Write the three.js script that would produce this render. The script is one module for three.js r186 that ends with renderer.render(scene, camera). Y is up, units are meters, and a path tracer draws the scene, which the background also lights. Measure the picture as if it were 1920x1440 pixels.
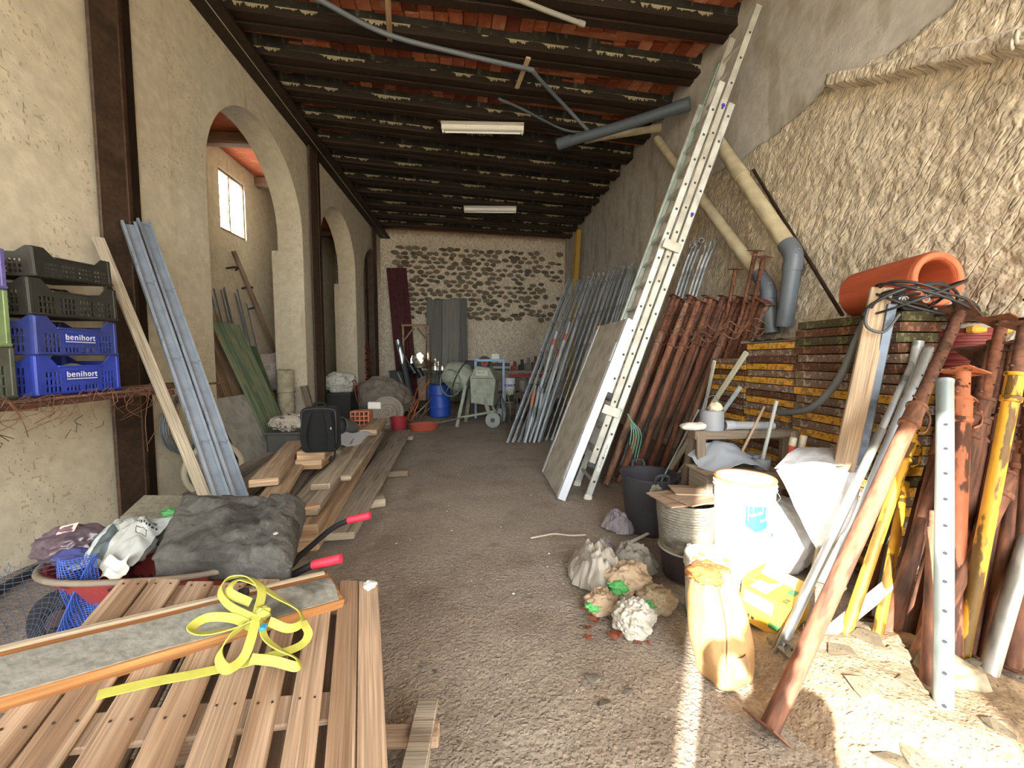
import * as THREE from 'three';
import { mergeGeometries, mergeVertices } from 'three/addons/utils/BufferGeometryUtils.js';
import { MarchingCubes } from 'three/addons/objects/MarchingCubes.js';
import { ConvexGeometry } from 'three/addons/geometries/ConvexGeometry.js';

// ---------------------------------------------------------------- camera, sky, sun, exposure
const FOCAL = 740, HORIZON = 672, VANISH = 893, EYE = 1.55;          // pixels of the 1920 x 1440 frame; metres
const scene = new THREE.Scene();
const camera = new THREE.PerspectiveCamera(2 * Math.atan(720 / FOCAL) * 180 / Math.PI, 4 / 3, 0.05, 200);
const PITCH = -Math.atan((720 - HORIZON) / FOCAL), YAW = -Math.atan((960 - VANISH) / (FOCAL / Math.cos(PITCH)));
camera.rotation.order = 'YXZ';
camera.position.set(0, EYE, 0);
camera.rotation.set(PITCH, YAW, 0);
camera.updateMatrixWorld(true);
scene.add(camera);
const renderer = new THREE.WebGLRenderer({ antialias: true });
renderer.toneMapping = THREE.LinearToneMapping;
renderer.toneMappingExposure = 9.5;
renderer.shadowMap.enabled = true;
const SUN_AZ = 33 * Math.PI / 180, SUN_EL = 29.5 * Math.PI / 180;      // heading: forward and 33 degrees to the right
const sunDir = new THREE.Vector3(-Math.sin(SUN_AZ) * Math.cos(SUN_EL), Math.sin(SUN_EL), Math.cos(SUN_AZ) * Math.cos(SUN_EL)); // towards the sun
scene.background = new THREE.Color(0.91, 0.97, 1.0);                 // hazy bright sky; the camera is balanced for open shade
scene.backgroundIntensity = 1.6;
const sun = new THREE.DirectionalLight(new THREE.Color(1, 0.94, 0.82), 3.3);
sun.position.copy(sunDir).multiplyScalar(30).add(new THREE.Vector3(0, 1, -3));
sun.target.position.set(0, 1, -3);
sun.castShadow = true;
sun.shadow.mapSize.set(4096, 4096);
Object.assign(sun.shadow.camera, { left: -14, right: 14, top: 14, bottom: -14, near: 1, far: 70 });
scene.add(sun, sun.target);

// ---------------------------------------------------------------- helpers: numbers and positions
const V3 = (x, y, z) => new THREE.Vector3(x, y, z);
let seed = 7;
const rnd = () => { seed = (seed + 0x6d2b79f5) | 0; let t = Math.imul(seed ^ (seed >>> 15), 1 | seed); t = (t + Math.imul(t ^ (t >>> 7), 61 | t)) ^ t; return ((t ^ (t >>> 14)) >>> 0) / 4294967296; };
const rr = (a, b) => a + (b - a) * rnd();
const pick = (a) => a[Math.floor(rnd() * a.length)];
const clamp = (x, a = 0, b = 1) => Math.min(b, Math.max(a, x));
const sm = (a, b, x) => { const t = clamp((x - a) / (b - a)); return t * t * (3 - 2 * t); };
const mixc = (a, b, t) => [a[0] + (b[0] - a[0]) * t, a[1] + (b[1] - a[1]) * t, a[2] + (b[2] - a[2]) * t];
// a pixel of the photograph gives a direction; depth comes from the surface it touches
const ray = (px, py) => V3((px - 960) / FOCAL, (720 - py) / FOCAL, -1).applyQuaternion(camera.quaternion);
const atDepth = (px, py, d) => { const r = ray(px, py); return r.multiplyScalar(d / -r.z).add(camera.position); };
const atHeight = (px, py, y = 0) => { const r = ray(px, py); return r.multiplyScalar((y - EYE) / r.y).add(camera.position); };
const atSide = (px, py, x) => { const r = ray(px, py); return r.multiplyScalar(x / r.x).add(camera.position); };

// ---------------------------------------------------------------- helpers: noise and textures
const H = (x, y, s) => { let h = Math.imul(x, 374761393) + Math.imul(y, 668265263) + Math.imul(s, 982451653); h = Math.imul(h ^ (h >>> 13), 1274126177); return ((h ^ (h >>> 16)) >>> 0) / 4294967296; };
function vn(u, v, fx, fy, s) {                                        // periodic value noise on the unit square
  const x = u * fx, y = v * fy, xi = Math.floor(x), yi = Math.floor(y);
  let a = x - xi, b = y - yi; a = a * a * (3 - 2 * a); b = b * b * (3 - 2 * b);
  const x0 = ((xi % fx) + fx) % fx, x1 = (x0 + 1) % fx, y0 = ((yi % fy) + fy) % fy, y1 = (y0 + 1) % fy;
  const p = H(x0, y0, s), q = H(x1, y0, s), r = H(x0, y1, s), t = H(x1, y1, s);
  return p + (q - p) * a + (r - p) * b + (p - q - r + t) * a * b;
}
function fb(u, v, fx, fy, oct, s) { let r = 0, a = 0.5, n = 0; for (let i = 0; i < oct; i++) { r += a * vn(u, v, fx, fy, s + i * 17); n += a; a *= 0.5; fx *= 2; fy *= 2; } return r / n; }
function n3(x, y, z, s = 1) {                                         // 3-D value noise, 0..1
  const xi = Math.floor(x), yi = Math.floor(y), zi = Math.floor(z); let a = x - xi, b = y - yi, c = z - zi;
  a = a * a * (3 - 2 * a); b = b * b * (3 - 2 * b); c = c * c * (3 - 2 * c);
  const h = (i, j, k) => H(xi + i + (zi + k) * 57, yi + j + (zi + k) * 131, s);
  const L = (p, q, t) => p + (q - p) * t;
  return L(L(L(h(0, 0, 0), h(1, 0, 0), a), L(h(0, 1, 0), h(1, 1, 0), a), b), L(L(h(0, 0, 1), h(1, 0, 1), a), L(h(0, 1, 1), h(1, 1, 1), a), b), c);
}
const f3 = (x, y, z, oct = 3, s = 1) => { let r = 0, a = 0.5, n = 0; for (let i = 0; i < oct; i++) { r += a * n3(x, y, z, s + i); n += a; a *= 0.5; x *= 2.03; y *= 2.03; z *= 2.03; } return r / n; };
function tex(size, metres, fn, bump = false) {
  const [w, h] = Array.isArray(size) ? size : [size, size], [mx, my] = Array.isArray(metres) ? metres : [metres, metres], d = new Uint8Array(w * h * 4);
  for (let y = 0, o = 0; y < h; y++) for (let x = 0; x < w; x++, o += 4) {
    const c = fn(x / w, y / h);
    if (bump) { d[o] = d[o + 1] = d[o + 2] = clamp(c) * 255; } else { d[o] = clamp(c[0], 0, 255); d[o + 1] = clamp(c[1], 0, 255); d[o + 2] = clamp(c[2], 0, 255); }
    d[o + 3] = 255;
  }
  const t = new THREE.DataTexture(d, w, h);
  t.wrapS = t.wrapT = THREE.RepeatWrapping; t.magFilter = THREE.LinearFilter; t.minFilter = THREE.LinearMipmapLinearFilter; t.generateMipmaps = true;
  t.repeat.set(1 / mx, 1 / my);
  if (!bump) t.colorSpace = THREE.SRGBColorSpace;
  t.needsUpdate = true;
  return t;
}
const std = (o) => new THREE.MeshStandardMaterial({ roughness: 0.85, ...o });
const plainCache = {};
const plain = (hex, roughness = 0.8, metalness = 0, more = {}) => plainCache[hex + '_' + roughness + '_' + metalness + JSON.stringify(more)] ??= std({ color: hex, roughness, metalness, ...more });
const tintCache = new Map();
function tint(m, hex) { const k = m.uuid + hex; if (!tintCache.has(k)) { const c = m.clone(); c.color = new THREE.Color(hex); if (m.softTint) c.color.lerp(new THREE.Color(1, 1, 1), m.softTint); tintCache.set(k, c); } return tintCache.get(k); }

// textures: what the surfaces are made of
const T = {};
T.plaster = tex(1024, 3, (u, v) => { const a = fb(u, v, 3, 3, 5, 1), b = fb(u, v, 40, 40, 3, 2), st = sm(0.62, 0.8, fb(u, v, 22, 2, 3, 3)), pit = sm(0.80, 0.86, vn(u, v, 150, 150, 4)) * sm(0.5, 0.7, vn(u, v, 9, 9, 9));
  let c = mixc([194, 181, 154], [212, 201, 177], a); c = mixc(c, [176, 158, 128], st * 0.4); const k = 0.93 + 0.14 * b; c = c.map((x) => x * k); return mixc(c, [140, 124, 98], pit * 0.35); });
T.plasterB = tex(1024, 3, (u, v) => 0.5 + 0.35 * (fb(u, v, 24, 24, 5, 5) - 0.5) + 0.5 * (fb(u, v, 4, 4, 3, 6) - 0.5) - 0.08 * sm(0.80, 0.86, vn(u, v, 150, 150, 4)) * sm(0.5, 0.7, vn(u, v, 9, 9, 9)), true);
T.rough = tex(1024, 2.4, (u, v) => { const a = fb(u, v, 4, 4, 4, 11), b = fb(u, v, 60, 40, 3, 12), g = sm(0.5, 0.75, fb(u, v, 3, 3, 4, 13)); let c = mixc([204, 188, 162], [222, 209, 186], a); c = mixc(c, [186, 150, 120], g * 0.55); const k = 0.80 + 0.36 * b; return c.map((x) => x * k); });
T.roughB = tex(1024, 2.4, (u, v) => { const s = u + v * 0.5; return 0.35 * fb(s, v, 40, 18, 4, 14) + 0.45 * fb(u, v, 90, 90, 3, 15) + 0.2 * (1 - sm(0.0, 0.25, Math.abs(fb(s, v, 34, 12, 3, 16) - 0.5) * 4)); }, true);
T.render = tex(1024, 3, (u, v) => { const a = fb(u, v, 3, 3, 5, 191), b = fb(u, v, 40, 40, 3, 192), st = sm(0.55, 0.75, fb(u, v, 14, 5, 4, 193)); let c = mixc([192, 186, 174], [216, 211, 202], a); c = mixc(c, [160, 148, 130], st * 0.5); const k = 0.93 + 0.14 * b; return c.map((x) => x * k); });
T.dirt = tex(2048, 2.6, (u, v) => { const a = fb(u, v, 4, 4, 5, 21), b = fb(u, v, 170, 170, 3, 22), w = sm(0.84, 0.9, vn(u, v, 330, 330, 23)), dk = sm(0.55, 0.75, fb(u, v, 7, 7, 4, 24)); let c = mixc([134, 120, 106], [160, 147, 132], a); c = mixc(c, [118, 103, 89], dk * 0.4); const k = 0.85 + 0.27 * b; c = c.map((x) => x * k); return mixc(c, [196, 186, 172], w * 0.4 * sm(0.4, 0.7, vn(u, v, 30, 30, 25))); });
T.dirtB = tex(2048, 2.6, (u, v) => 0.3 * fb(u, v, 24, 24, 3, 26) + 0.5 * fb(u, v, 170, 170, 3, 27) + 0.25 * sm(0.7, 0.9, vn(u, v, 260, 260, 28)), true);
const woodFn = (c1, c2, c3, s) => (u, v) => { const w = v + 0.03 * (fb(u, v, 3, 4, 2, s) - 0.5), g = fb(u, w, 3, 64, 3, s + 1), r = fb(u, w, 2, 14, 3, s + 2), f = fb(u, v, 10, 256, 2, s + 3); let c = mixc(c1, c2, g * 0.6 + r * 0.4); c = mixc(c, c3, sm(0.5, 0.66, r) * 0.85); c = mixc(c, c3, sm(0.56, 0.7, g) * 0.5); return c.map((x) => x * (0.8 + 0.38 * f)); };
T.wood = tex([512, 1024], [2.2, 1.1], woodFn([170, 150, 128], [204, 188, 168], [140, 117, 95], 31));
T.grey = tex([512, 1024], [2.2, 1.1], woodFn([162, 150, 134], [204, 194, 178], [128, 114, 98], 41));
T.woodB = tex([512, 1024], [2.2, 1.1], (u, v) => 0.6 * fb(u, v, 6, 128, 3, 45) + 0.4 * fb(u, v, 3, 24, 2, 46), true);
T.rust = tex(512, 0.8, (u, v) => { const a = fb(u, v, 6, 6, 4, 51), b = fb(u, v, 50, 50, 3, 52); let c = mixc([116, 82, 66], [156, 116, 92], a); c = mixc(c, [84, 66, 56], sm(0.55, 0.75, fb(u, v, 12, 12, 4, 53)) * 0.8); return c.map((x) => x * (0.75 + 0.5 * b)); });
T.rustB = tex(512, 0.8, (u, v) => fb(u, v, 40, 40, 4, 54), true);
T.galv = tex(512, 0.8, (u, v) => { const a = fb(u, v, 14, 14, 3, 61), b = fb(u, v, 5, 5, 4, 62); return mixc([150, 156, 160], [198, 202, 204], a * 0.6 + b * 0.4).map((x) => x * (1 - 0.25 * sm(0.6, 0.75, fb(u, v, 9, 9, 4, 63)))); });
T.soot = tex(512, 1.6, (u, v) => { const a = fb(u, v, 10, 8, 5, 71), b = sm(0.62, 0.72, fb(u, v, 30, 14, 4, 72)); return mixc(mixc([22, 21, 18], [58, 56, 48], a), [128, 124, 110], b * 0.35); });
T.peel = tex([2048, 128], [4.8, 0.1], (u, v) => { const p = sm(0.40, 0.52, fb(u, 0.3, 9, 1, 3, 81)), e = (0.06 + 0.16 * p + 0.75 * p * Math.max(0, vn(u, 0.5, 420, 1, 84) * 0.6 + fb(u, 0.2, 60, 1, 3, 82) - 0.62)) * sm(0.3, 0.42, fb(u, 0.7, 30, 1, 2, 85)), k = sm(1 - e - 0.03, 1 - e + 0.03, v + 0.06 * (fb(u, v, 300, 8, 2, 86) - 0.5)); return mixc([40, 32, 23], [176, 166, 138], k).map((x) => x * (0.8 + 0.3 * fb(u, v, 60, 20, 2, 83))); });
T.steel = tex(512, 1.2, (u, v) => { const a = fb(u, v, 3, 8, 4, 91), b = fb(u, v, 40, 40, 3, 92); return mixc([62, 48, 38], [98, 76, 58], a).map((x) => x * (0.8 + 0.4 * b)); });
T.brick = tex(512, 0.9, (u, v) => { const a = fb(u, v, 6, 6, 4, 101), w = sm(0.62, 0.72, fb(u, v, 8, 8, 4, 102)); return mixc(mixc([160, 92, 66], [196, 124, 92], a), [196, 160, 130], w * 0.5); });
T.green = tex([512, 1024], [2.2, 1.1], (u, v) => { const g = woodFn([122, 138, 106], [156, 164, 130], [100, 122, 98], 111)(u, v), w = sm(0.55, 0.68, fb(u, v, 12, 18, 4, 112)); return mixc(g, [158, 152, 120], w * 0.7); });
T.cement = tex(1024, 1.2, (u, v) => { const a = fb(u, v, 5, 8, 4, 121), b = fb(u, v, 60, 60, 3, 122), d = sm(0.6, 0.78, fb(u, v, 4, 6, 4, 123)); return mixc(mixc([142, 138, 126], [176, 170, 156], a), [94, 90, 78], d * 0.7).map((x) => x * (0.85 + 0.3 * b)); });
T.grain = tex(512, 0.5, (u, v) => 0.5 * fb(u, v, 30, 30, 4, 131) + 0.5 * fb(u, v, 8, 8, 3, 132), true);
T.dust = tex(512, 0.7, (u, v) => { const k = 0.78 + 0.34 * fb(u, v, 7, 7, 5, 141); return [255 * k, 252 * k, 246 * k]; });
T.scuff = tex(512, 0.6, (u, v) => { const k = 1 - 0.5 * sm(0.58, 0.66, fb(u, v, 14, 14, 5, 151)) - 0.12 * fb(u, v, 50, 50, 2, 152); return [255 * k, 250 * k, 244 * k]; });
T.flakes = tex(512, 0.5, (u, v) => { const k = sm(0.55, 0.62, fb(u, v, 20, 14, 5, 161)), f = 0.8 + 0.3 * fb(u, v, 60, 60, 2, 162); return mixc([222, 164, 56], [140, 104, 70], k * 0.8).map((x) => x * f); });
T.flakesDark = tex(512, 0.5, (u, v) => { const k = sm(0.56, 0.64, fb(u, v, 22, 16, 5, 171)), f = 0.75 + 0.4 * fb(u, v, 60, 60, 2, 172); return mixc([122, 98, 82], [190, 174, 156], k * 0.8).map((x) => x * f); });
const M = {
  plaster: std({ map: T.plaster, bumpMap: T.plasterB, bumpScale: 0.02, roughness: 0.95 }),
  rough: std({ map: T.rough, bumpMap: T.roughB, bumpScale: 0.028, roughness: 1 }),
  render: std({ map: T.render, bumpMap: T.plasterB, bumpScale: 0.02, roughness: 0.95 }),
  dirt: std({ map: T.dirt, bumpMap: T.dirtB, bumpScale: 0.014, roughness: 1 }),
  wood: std({ map: T.wood, bumpMap: T.woodB, bumpScale: 0.003, roughness: 0.85 }),
  grey: std({ map: T.grey, bumpMap: T.woodB, bumpScale: 0.004, roughness: 0.92 }),
  rust: std({ map: T.rust, bumpMap: T.rustB, bumpScale: 0.003, roughness: 0.85, metalness: 0.15 }),
  galv: std({ map: T.galv, roughness: 0.45, metalness: 0.25 }),
  alu: std({ map: T.dust, color: 0xd2d4cf, roughness: 0.5, metalness: 0.35 }),
  soot: std({ map: T.soot, roughness: 0.95, bumpMap: T.grain, bumpScale: 0.01 }),
  peel: std({ map: T.peel, roughness: 0.95 }),
  steel: std({ map: T.steel, roughness: 0.6, metalness: 0.25 }),
  brick: std({ map: T.brick, bumpMap: T.grain, bumpScale: 0.004, roughness: 0.95 }),
  green: std({ map: T.green, bumpMap: T.woodB, bumpScale: 0.002, roughness: 0.85 }),
  cement: std({ map: T.cement, bumpMap: T.grain, bumpScale: 0.006, roughness: 0.95 }),
  cloth: std({ map: T.dust, bumpMap: T.grain, bumpScale: 0.004, roughness: 0.95 }),
  paint: std({ map: T.scuff, roughness: 0.6 }),
  yellowFlakes: std({ map: T.flakes, roughness: 0.75 }),
  darkFlakes: std({ map: T.flakesDark, roughness: 0.85 }),
};

M.wood.softTint = 0.45; M.grey.softTint = 0.55; M.rust.softTint = 0.25;

// ---------------------------------------------------------------- helpers: geometry (uv in metres by box projection, long axis = local x)
function boxUV(g, ou = 0, ov = 0) {
  if (g.index) g = g.toNonIndexed();
  const p = g.attributes.position, uv = new Float32Array(p.count * 2), a = V3(), b = V3(), c = V3(), n = V3();
  for (let i = 0; i < p.count; i += 3) {
    a.fromBufferAttribute(p, i); b.fromBufferAttribute(p, i + 1); c.fromBufferAttribute(p, i + 2);
    n.copy(b).sub(a).cross(c.clone().sub(a)); const ax = Math.abs(n.x), ay = Math.abs(n.y), az = Math.abs(n.z);
    [a, b, c].forEach((q, k) => { const j = (i + k) * 2; if (ay >= ax && ay >= az) { uv[j] = q.x; uv[j + 1] = q.z; } else if (az >= ax) { uv[j] = q.x; uv[j + 1] = q.y; } else { uv[j] = q.z; uv[j + 1] = q.y; } uv[j] += ou; uv[j + 1] += ov; });
  }
  g.setAttribute('uv', new THREE.BufferAttribute(uv, 2));
  return g;
}
function chamferBox(w, h, d, c = 0.004, twist = 0) {                  // centred; 24 corners
  const x = w / 2, y = h / 2, z = d / 2; c = Math.min(c, x * 0.6, y * 0.6, z * 0.6);
  const pts = [];
  for (const i of [-1, 1]) for (const j of [-1, 1]) for (const k of [-1, 1]) pts.push(V3(i * (x - c), j * (y - c), k * z), V3(i * (x - c), j * y, k * (z - c)), V3(i * x, j * (y - c), k * (z - c)));
  if (twist) pts.forEach((p) => { p.y += twist * p.x * p.z; });
  const id = (i, j, k, f) => ((i * 2 + j) * 2 + k) * 3 + f, F = [];
  const quad = (a, b, cc, dd) => F.push(a, b, cc, a, cc, dd);
  for (const s of [0, 1]) { const o = (a, b, cc, dd) => (s ? quad(a, b, cc, dd) : quad(dd, cc, b, a));
    o(id(0, 0, s, 0), id(1, 0, s, 0), id(1, 1, s, 0), id(0, 1, s, 0)); o(id(0, s, 1, 1), id(1, s, 1, 1), id(1, s, 0, 1), id(0, s, 0, 1)); o(id(s, 0, 1, 2), id(s, 0, 0, 2), id(s, 1, 0, 2), id(s, 1, 1, 2)); }
  const g = new THREE.BufferGeometry();
  // chamfer strips and corner triangles, wound by their outward direction
  const add = (idx) => { const ctr = V3(), P = idx.map((q) => pts[q]); P.forEach((q) => ctr.add(q)); const n = P[1].clone().sub(P[0]).cross(P[2].clone().sub(P[0])); if (n.dot(ctr) < 0) idx.reverse(); idx.length === 3 ? F.push(...idx) : quad(...idx); };
  for (const i of [0, 1]) for (const j of [0, 1]) {
    add([id(i, j, 0, 1), id(i, j, 1, 1), id(i, j, 1, 2), id(i, j, 0, 2)]);
    add([id(0, i, j, 0), id(1, i, j, 0), id(1, i, j, 1), id(0, i, j, 1)]);
    add([id(i, 0, j, 0), id(i, 1, j, 0), id(i, 1, j, 2), id(i, 0, j, 2)]);
    for (const k of [0, 1]) add([id(i, j, k, 0), id(i, j, k, 1), id(i, j, k, 2)]);
  }
  const pos = new Float32Array(F.length * 3); F.forEach((q, n) => pts[q].toArray(pos, n * 3));
  g.setAttribute('position', new THREE.BufferAttribute(pos, 3)); g.computeVertexNormals();
  return boxUV(g, rr(0, 3), rr(0, 3));
}
const box = (w, h, d, x = 0, y = 0, z = 0, c = 0.003) => chamferBox(w, h, d, c).translate(x, y, z);
const barGeo = (L, t, w, c = 0.004, twist = 0) => chamferBox(L, t, w, c, twist).translate(L / 2, 0, 0);
function flat(g) { g = g.index ? g.toNonIndexed() : g; g.computeVertexNormals(); return g; }
function cyl(r0, r1, L, seg = 14, open = false) {                      // along local x from 0 to L; uv in metres
  const g = new THREE.CylinderGeometry(r1, r0, L, seg, 1, open); const uv = g.attributes.uv;
  for (let i = 0; i < uv.count; i++) uv.setXY(i, uv.getY(i) * L, uv.getX(i) * 2 * Math.PI * Math.max(r0, r1));
  return g.rotateZ(-Math.PI / 2).translate(L / 2, 0, 0).toNonIndexed();
}
function pipeGeo(r, ri, L, seg = 18) { const g = new THREE.LatheGeometry([[ri, 0], [r, 0], [r, L], [ri, L], [ri, 0]].map(([a, b]) => new THREE.Vector2(a, b)), seg); return creased(metreUV(g, 2 * Math.PI * r, L)).rotateZ(-Math.PI / 2); }
function metreUV(g, a, b) { const uv = g.attributes.uv; for (let i = 0; i < uv.count; i++) uv.setXY(i, uv.getX(i) * a, uv.getY(i) * b); return g; }
function creased(g, ang = 0.6) { // split normals at hard edges
  g = g.index ? g.toNonIndexed() : g; const p = g.attributes.position, N = p.count, fn = [], map = new Map(), a = V3(), b = V3(), c = V3();
  for (let i = 0; i < N; i += 3) { a.fromBufferAttribute(p, i); b.fromBufferAttribute(p, i + 1); c.fromBufferAttribute(p, i + 2); const n = b.clone().sub(a).cross(c.clone().sub(a)); fn.push(n); for (let k = 0; k < 3; k++) { const key = [p.getX(i + k), p.getY(i + k), p.getZ(i + k)].map((x) => Math.round(x * 2e4)).join(); (map.get(key) ?? map.set(key, []).get(key)).push(i / 3); } }
  const unit = fn.map((n) => n.clone().normalize()), out = new Float32Array(N * 3), cs = Math.cos(ang);
  for (let i = 0; i < N; i++) { const key = [p.getX(i), p.getY(i), p.getZ(i)].map((x) => Math.round(x * 2e4)).join(), f = Math.floor(i / 3), n = V3(); for (const q of map.get(key)) if (unit[q].dot(unit[f]) > cs) n.add(fn[q]); n.normalize().toArray(out, i * 3); }
  g.setAttribute('normal', new THREE.BufferAttribute(out, 3)); return g;
}
function lathe(profile, seg = 28, ang = 0.7) { const g = new THREE.LatheGeometry(profile.map(([a, b]) => new THREE.Vector2(Math.max(a, 1e-4), b)), seg); let r = 0, l = 0; profile.forEach(([a, b], i) => { r = Math.max(r, a); if (i) l += Math.hypot(a - profile[i - 1][0], b - profile[i - 1][1]); }); return creased(metreUV(g, 2 * Math.PI * r, l), ang); }
const curve = (pts, closed = false, t = 0.5) => new THREE.CatmullRomCurve3(pts.map((p) => (p.isVector3 ? p : V3(...p))), closed, 'catmullrom', t);
function tubePath(pts, r, seg = 24, rad = 8, closed = false) { const c = curve(pts, closed), L = c.getLength(), g = new THREE.TubeGeometry(c, seg, r, rad, closed); return metreUV(g, L, 2 * Math.PI * r).toNonIndexed(); }
function merge(list) { return mergeGeometries(list.map((g) => { g = g.index ? g.toNonIndexed() : g; for (const k of Object.keys(g.attributes)) if (!['position', 'normal', 'uv'].includes(k)) g.deleteAttribute(k); if (!g.attributes.uv) boxUV(g); return g; })); }
function extrude(shape, depth, o = {}) { return boxUV(creased(new THREE.ExtrudeGeometry(shape, { depth, bevelEnabled: false, curveSegments: 20, ...o }), 0.5)); }
const poly = (pts) => { const s = new THREE.Shape(); pts.forEach(([x, y], i) => (i ? s.lineTo(x, y) : s.moveTo(x, y))); s.closePath(); return s; };
function blob(rx, ry, rz, o = {}) {                                    // crumpled rounded body resting on y = 0
  const { det = 5, amp = 0.18, freq = 2.4, s = 1, ridge = 0, flatten = 0.8, fold = 0 } = o;
  let g = mergeVertices(new THREE.IcosahedronGeometry(1, det).deleteAttribute('uv').deleteAttribute('normal')); const p = g.attributes.position, v = V3();
  for (let i = 0; i < p.count; i++) {
    v.fromBufferAttribute(p, i); const d = v.clone();
    let k = 1 + amp * 2 * (f3(d.x * freq + 9, d.y * freq + 5, d.z * freq + s * 3.1, 3, s) - 0.5);
    if (ridge) k -= ridge * Math.abs(f3(d.x * freq * 2.2, d.y * freq * 2.2 + 4, d.z * freq * 2.2 + s, 3, s + 30) - 0.5) * 2;
    if (fold) k += fold * Math.sin(d.x * 9 + d.z * 14 + 5 * f3(d.x * 2, d.y * 2, d.z * 2, 2, s));
    v.set(d.x * rx * k, d.y * ry * k, d.z * rz * k); if (v.y < -ry * flatten) v.y = -ry * flatten + (v.y + ry * flatten) * 0.08;
    p.setXYZ(i, v.x, v.y + ry * flatten, v.z);
  }
  g.computeVertexNormals(); return boxUV(g);
}
function sheet(nu, nv, fn, thick = 0.004) {                            // bent sheet with real thickness; fn(u, v) -> Vector3
  const P = [], top = [], g = new THREE.BufferGeometry(); for (let j = 0; j <= nv; j++) for (let i = 0; i <= nu; i++) P.push(fn(i / nu, j / nv));
  const N = P.map((p, k) => { const i = k % (nu + 1), j = Math.floor(k / (nu + 1)), a = P[j * (nu + 1) + Math.min(i + 1, nu)].clone().sub(P[j * (nu + 1) + Math.max(i - 1, 0)]), b = P[Math.min(j + 1, nv) * (nu + 1) + i].clone().sub(P[Math.max(j - 1, 0) * (nu + 1) + i]); return a.cross(b).normalize(); });
  const n = P.length, pos = [], idx = [], uv = [];
  P.forEach((p, k) => pos.push(...p.clone().addScaledVector(N[k], thick / 2).toArray())); P.forEach((p, k) => pos.push(...p.clone().addScaledVector(N[k], -thick / 2).toArray()));
  let Lu = 0, Lv = 0; for (let i = 0; i < nu; i++) Lu += P[i].distanceTo(P[i + 1]); for (let j = 0; j < nv; j++) Lv += P[j * (nu + 1)].distanceTo(P[(j + 1) * (nu + 1)]);
  for (let s = 0; s < 2; s++) for (let j = 0; j <= nv; j++) for (let i = 0; i <= nu; i++) uv.push(i / nu * Lu, j / nv * Lv);
  for (let j = 0; j < nv; j++) for (let i = 0; i < nu; i++) { const a = j * (nu + 1) + i, b = a + 1, c = a + nu + 1, d = c + 1; idx.push(a, b, d, a, d, c, n + a, n + d, n + b, n + a, n + c, n + d); }
  const rim = (a, b) => idx.push(a, n + a, n + b, a, n + b, b);
  for (let i = 0; i < nu; i++) { rim(i, i + 1); const o = nv * (nu + 1); rim(o + i + 1, o + i); } for (let j = 0; j < nv; j++) { rim((j + 1) * (nu + 1), j * (nu + 1)); rim(j * (nu + 1) + nu, (j + 1) * (nu + 1) + nu); }
  g.setAttribute('position', new THREE.Float32BufferAttribute(pos, 3)); g.setAttribute('uv', new THREE.Float32BufferAttribute(uv, 2)); g.setIndex(idx);
  return creased(g, 1.1);
}
function canvasTex(w, h, draw) { const c = document.createElement('canvas'); c.width = w; c.height = h; draw(c.getContext('2d'), w, h); const t = new THREE.CanvasTexture(c); t.colorSpace = THREE.SRGBColorSpace; return t; }

// ---------------------------------------------------------------- helpers: things and parts
const taken = {};
const numbered = (n) => { const k = (taken[n] = (taken[n] ?? -1) + 1); return k ? `${n}_${String(k).padStart(3, '0')}` : n; };
function thing(name, label, category, group, at) { const o = new THREE.Group(); o.name = numbered(name); o.userData = { label, category }; if (group) o.userData.group = group; if (at) o.position.copy(at.isVector3 ? at : V3(...at)); scene.add(o); return o; }
function part(parent, name, geo, mat, label) { const m = new THREE.Mesh(geo, mat); m.name = name; m.castShadow = m.receiveShadow = true; if (label) m.userData.label = label; parent.add(m); return m; }
function single(name, label, category, geo, mat, group, at) { const m = new THREE.Mesh(geo, mat); m.name = numbered(name); m.castShadow = m.receiveShadow = true; m.userData = { label, category }; if (group) m.userData.group = group; if (at) m.position.copy(at.isVector3 ? at : V3(...at)); scene.add(m); return m; }
function structure(name, geo, mat, label) { const m = new THREE.Mesh(geo, mat); m.name = name; m.castShadow = m.receiveShadow = true; m.userData = { kind: 'structure', label, category: name.split('_')[0] }; scene.add(m); return m; }
function aim(o, p0, p1, up = V3(0, 1, 0)) {                            // local x runs from p0 to p1, local y as near to up as can be
  const x = p1.clone().sub(p0).normalize(), z = x.clone().cross(up).normalize(), y = z.clone().cross(x); o.position.copy(p0); o.quaternion.setFromRotationMatrix(new THREE.Matrix4().makeBasis(x, y, z)); return o;
}
function clone(o, label, at) { const c = o.clone(); c.name = numbered(o.name.replace(/_\d{3}$/, '')); c.userData = { ...o.userData }; if (label) c.userData.label = label; if (at) c.position.copy(at); scene.add(c); return c; }

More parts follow.
